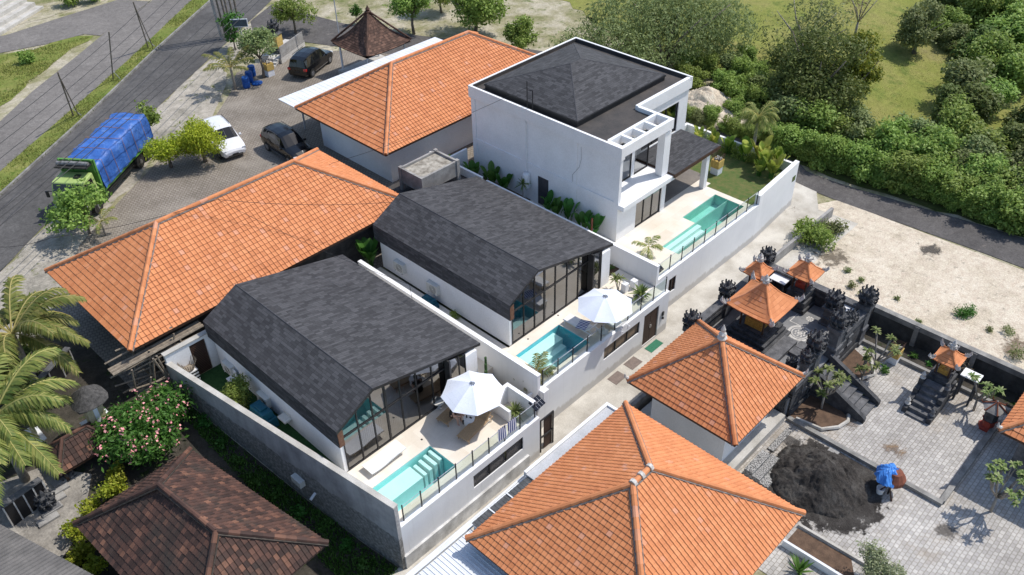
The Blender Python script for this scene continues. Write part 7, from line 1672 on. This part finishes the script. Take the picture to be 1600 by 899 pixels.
spiky_plant('yucca', 'light green yucca behind the middle umbrella', (P(966, 452, 2.7).x, P(966, 452, 2.7).y, 2.6), 18, .45, .07, M['leafx'], 8, None, up=(-.2, 1.4), stems=3, sh=.9)
spiky_plant('small_bromeliad', 'small reddish leafy plant by the glass corner of the middle villa', (P(933, 443, 2.7).x, P(933, 443, 2.7).y, 2.6), 16, .45, .1, M['leafx'], 9, .15)
for (u, v_, lb) in ((976, 455, 'white block pedestal nearer the umbrella on the middle deck'), (990, 450, 'white block pedestal beside the potted agave')):
    c = P(u, v_, 2.6); tag(MB().box(c.x-.16, c.y-.16, 2.6, c.x+.16, c.y+.16, 3.15).build('pedestal', M['white'], bevel=.01), lb, 'pedestal')
spiky_plant('yucca', 'variegated spiky plant in the white corner planter of the nearest deck', (20.62, 20.5, 2.9), 60, .62, .075, M['leafx'], 10, None, up=(-.1, 1.4))
MB_ = MB()
for k_ in range(3): MB_.tube([(21.05+.12*k_, 22.9+.1*k_, 2.6), (21.05+.12*k_, 22.9+.1*k_, 3.7+.3*k_)], [.07, .06], 8)
c = P(737, 580, 2.6); cm = pm('cactus_green', (.05, .10, .03), (.03, .07, .02), 8); cc = MB_.build('cactus', cm); tag(cc, 'tall column cactus beside the entrance of the nearest villa', 'cactus')
spiky_plant('small_bromeliad', 'small yellow-green leafy plant by the glass end of the nearest villa', (20.4, 22.9, 2.6), 14, .55, .14, M['leafy'], 11, .12)
spiky_plant('small_bromeliad', 'small reddish plant between the umbrella and the corner planter', (21.6, 21.3, 2.6), 14, .4, .08, M['leafx'], 12, .14)
c = P(1012, 402, 2.6); palm('areca_palm', 'small areca palm on the terrace beside the green pool', (c.x, c.y, 2.6), .7, 1.15, 8, 7, .3, .045, 'palm', .35, 14)
c = ppx(1172, 262, 50.2); palm('fan_palm', 'single palm rising behind the garden wall by the lane', (50.2, c.y, T(c.y)), 4.6, 1.7, 30, 8, .42, .12, droop=.6, nl=22)
for k_, (x, y) in enumerate(((48.8, 23.2), (48.3, 24.0), (47.8, 23.0), (48.9, 24.6), (48.6, 25.6), (48.8, 27.0), (48.8, 28.2), (48.6, 29.3), (47.6, 23.8))): banana(['tall heliconia in the lawn corner against the high white wall', 'tall heliconia second from the lawn corner', 'tall heliconia leaning by the end of the glass fence', 'tall heliconia against the low garden wall under the lane palm', 'tall heliconia just past the lane palm', 'short heliconia between the lane palm and the offering post', 'short heliconia directly behind the offering post', 'short heliconia at the far end of the low garden wall', 'short heliconia standing out on the lawn by the glass fence end'][k_], (x, y, 2.58), 15, 1.9 if k_ < 5 else 1.4, 40+k_, 'heliconias along the garden wall', 'leafh')
q = P(925, 345, 2.6); spiky_plant('small_bromeliad', 'small green plant in the corner behind the right end of the middle villa', (32.7, 24.6, 2.6), 16, .6, .1, M['leafb'], 13, None)
tag(MB().tube([(34.0, 27.0, 2.6), (34.0, 27.0, 4.4)], .06, 6).build('timber_post', M['brick']), 'short rusty brown post among the plants by the corner of the two-storey villa', 'post')
# upper-left stone steps of a property across the roads
a = G(55, 22); o = thing('stone_steps', 'pale stone retaining steps in the top left corner across the side road', 'steps', (a.x, a.y, 2.5)); 
for k_ in range(4): MB().box(a.x-6-.0*k_, a.y+.0+.8*k_, 2.4, a.x+1.5, a.y+.8+.8*k_, 2.75+.35*k_, rz=.6, c=(a.x, a.y)).build('step', M['concrete_pale'], o)
a = G(20, 8); bush('bush', 'green bush at the top left corner beyond the side road', a, 3, 2, M['leafd'], 1500, .25, 1.8, 8, 90)
for k_, (u, v_, w_) in enumerate(((110, 8, 3), (140, 3, 2.5))): bush('bush', 'green bush beyond the side road at the top edge', G(u, v_), w_, 1.6, M['leaf'], 1300, .24, 1.8, 7, 91+k_, 'bushes at the top edge beyond the side road')

for k_, (u, v_) in enumerate(((989, 568), (964, 591))): c = G(u, v_); tag(MB().box(c.x-.45, c.y-.32, .01, c.x+.45, c.y+.32, .034).build('paving_patch', pm('dull_brown_paving', (.22, .17, .145), (.15, .12, .105), 5)), kind='structure')
q = MB(); q.lathe((28.61, 14.7, 5.75), [(.2, 0), (.25, .1), (.14, .2), (.2, .32), (.1, .45), (.12, .6), (.02, .85)], 8); q.build('roof_finial', M['whitest'], hC)
for h_, (x, y, a_) in ((hC, (25.6, 17.75, 2.36)), (hC, (31.65, 17.75, .78)), (hC, (31.65, 11.65, -.78)), (hE, (eC.x, eC.y, 2.36))):
    o_ = Vector((cos(a_), sin(a_), 0)); c0 = Vector((x, y, 3.35 if h_ is hC else 3.15))-o_*.4; q = MB(); q.tube([c0, c0+o_*.35, c0+o_*.5+Vector((0, 0, .12)), c0+o_*.52+Vector((0, 0, .32))], [.07, .09, .07, .02], 6); q.build('corner_ornament', M['whitest'], h_)
for t0, t1 in ((18.5, 18.66), (19.0, 19.16), (19.55, 19.7)): q = MB(); q.tube([(t0, 12.2, 6.40), (t1, 12.2, 6.40)], .17, 8); q.build('ridge_collar', M['whitest'], hD)

for nm, col, (u, v_), r_ in (('ash_patch', (.06, .055, .05), (1452, 392), 1.6), ('rubble_patch', (.12, .10, .075), (1300, 400), 2.6), ('rubble_patch', (.16, .12, .085), (1590, 545), 2.2), ('dirt_patch', (.14, .105, .075), (1225, 318), 1.7), ('dirt_patch', (.15, .12, .09), (1172, 355), 1.0), ('dirt_patch', (.20, .14, .09), (1395, 700), 1.3), ('dirt_patch', (.16, .12, .09), (1330, 660), 1.2), ('dark_patch', (.10, .09, .08), (1480, 830), 1.2), ('dirt_patch', (.16, .15, .12), (330, 300), 2.8), ('dirt_patch', (.10, .09, .07), (300, 290), 2.2), ('dirt_patch', (.22, .20, .16), (430, 195), 3.0), ('dark_patch', (.07, .065, .06), (1235, 690), 1.2)):  # entries on the cobbled yard include two plain dark blotches
    c = G(u, v_); R3 = r_*2.2; o = drape(nm, [(c.x-R3, c.y-R3), (c.x+R3, c.y-R3), (c.x+R3, c.y+R3), (c.x-R3, c.y+R3)], patch(nm, col, c.x, c.y, r_), .024 if not (u < 1240 and v_ < 360 and u > 1000) else .03)
    if c.z > .01:
        pass

for k_ in range(6): bush('clipped_bush', ['low clipped bush under the fan palm end of the garden wall', 'low clipped bush second along the garden wall', 'low clipped bush third along the garden wall', 'low clipped bush left of the offering post', 'low clipped bush behind the gazebo pillar', 'low clipped bush farthest along the garden wall'][k_], (48.95-.1*(k_ % 2), 24.2+1.05*k_, 2.58), 1.25, .75, M['leaf'], 700, .11, 1.8, 6, 150+k_, 'clipped bushes along the garden wall')
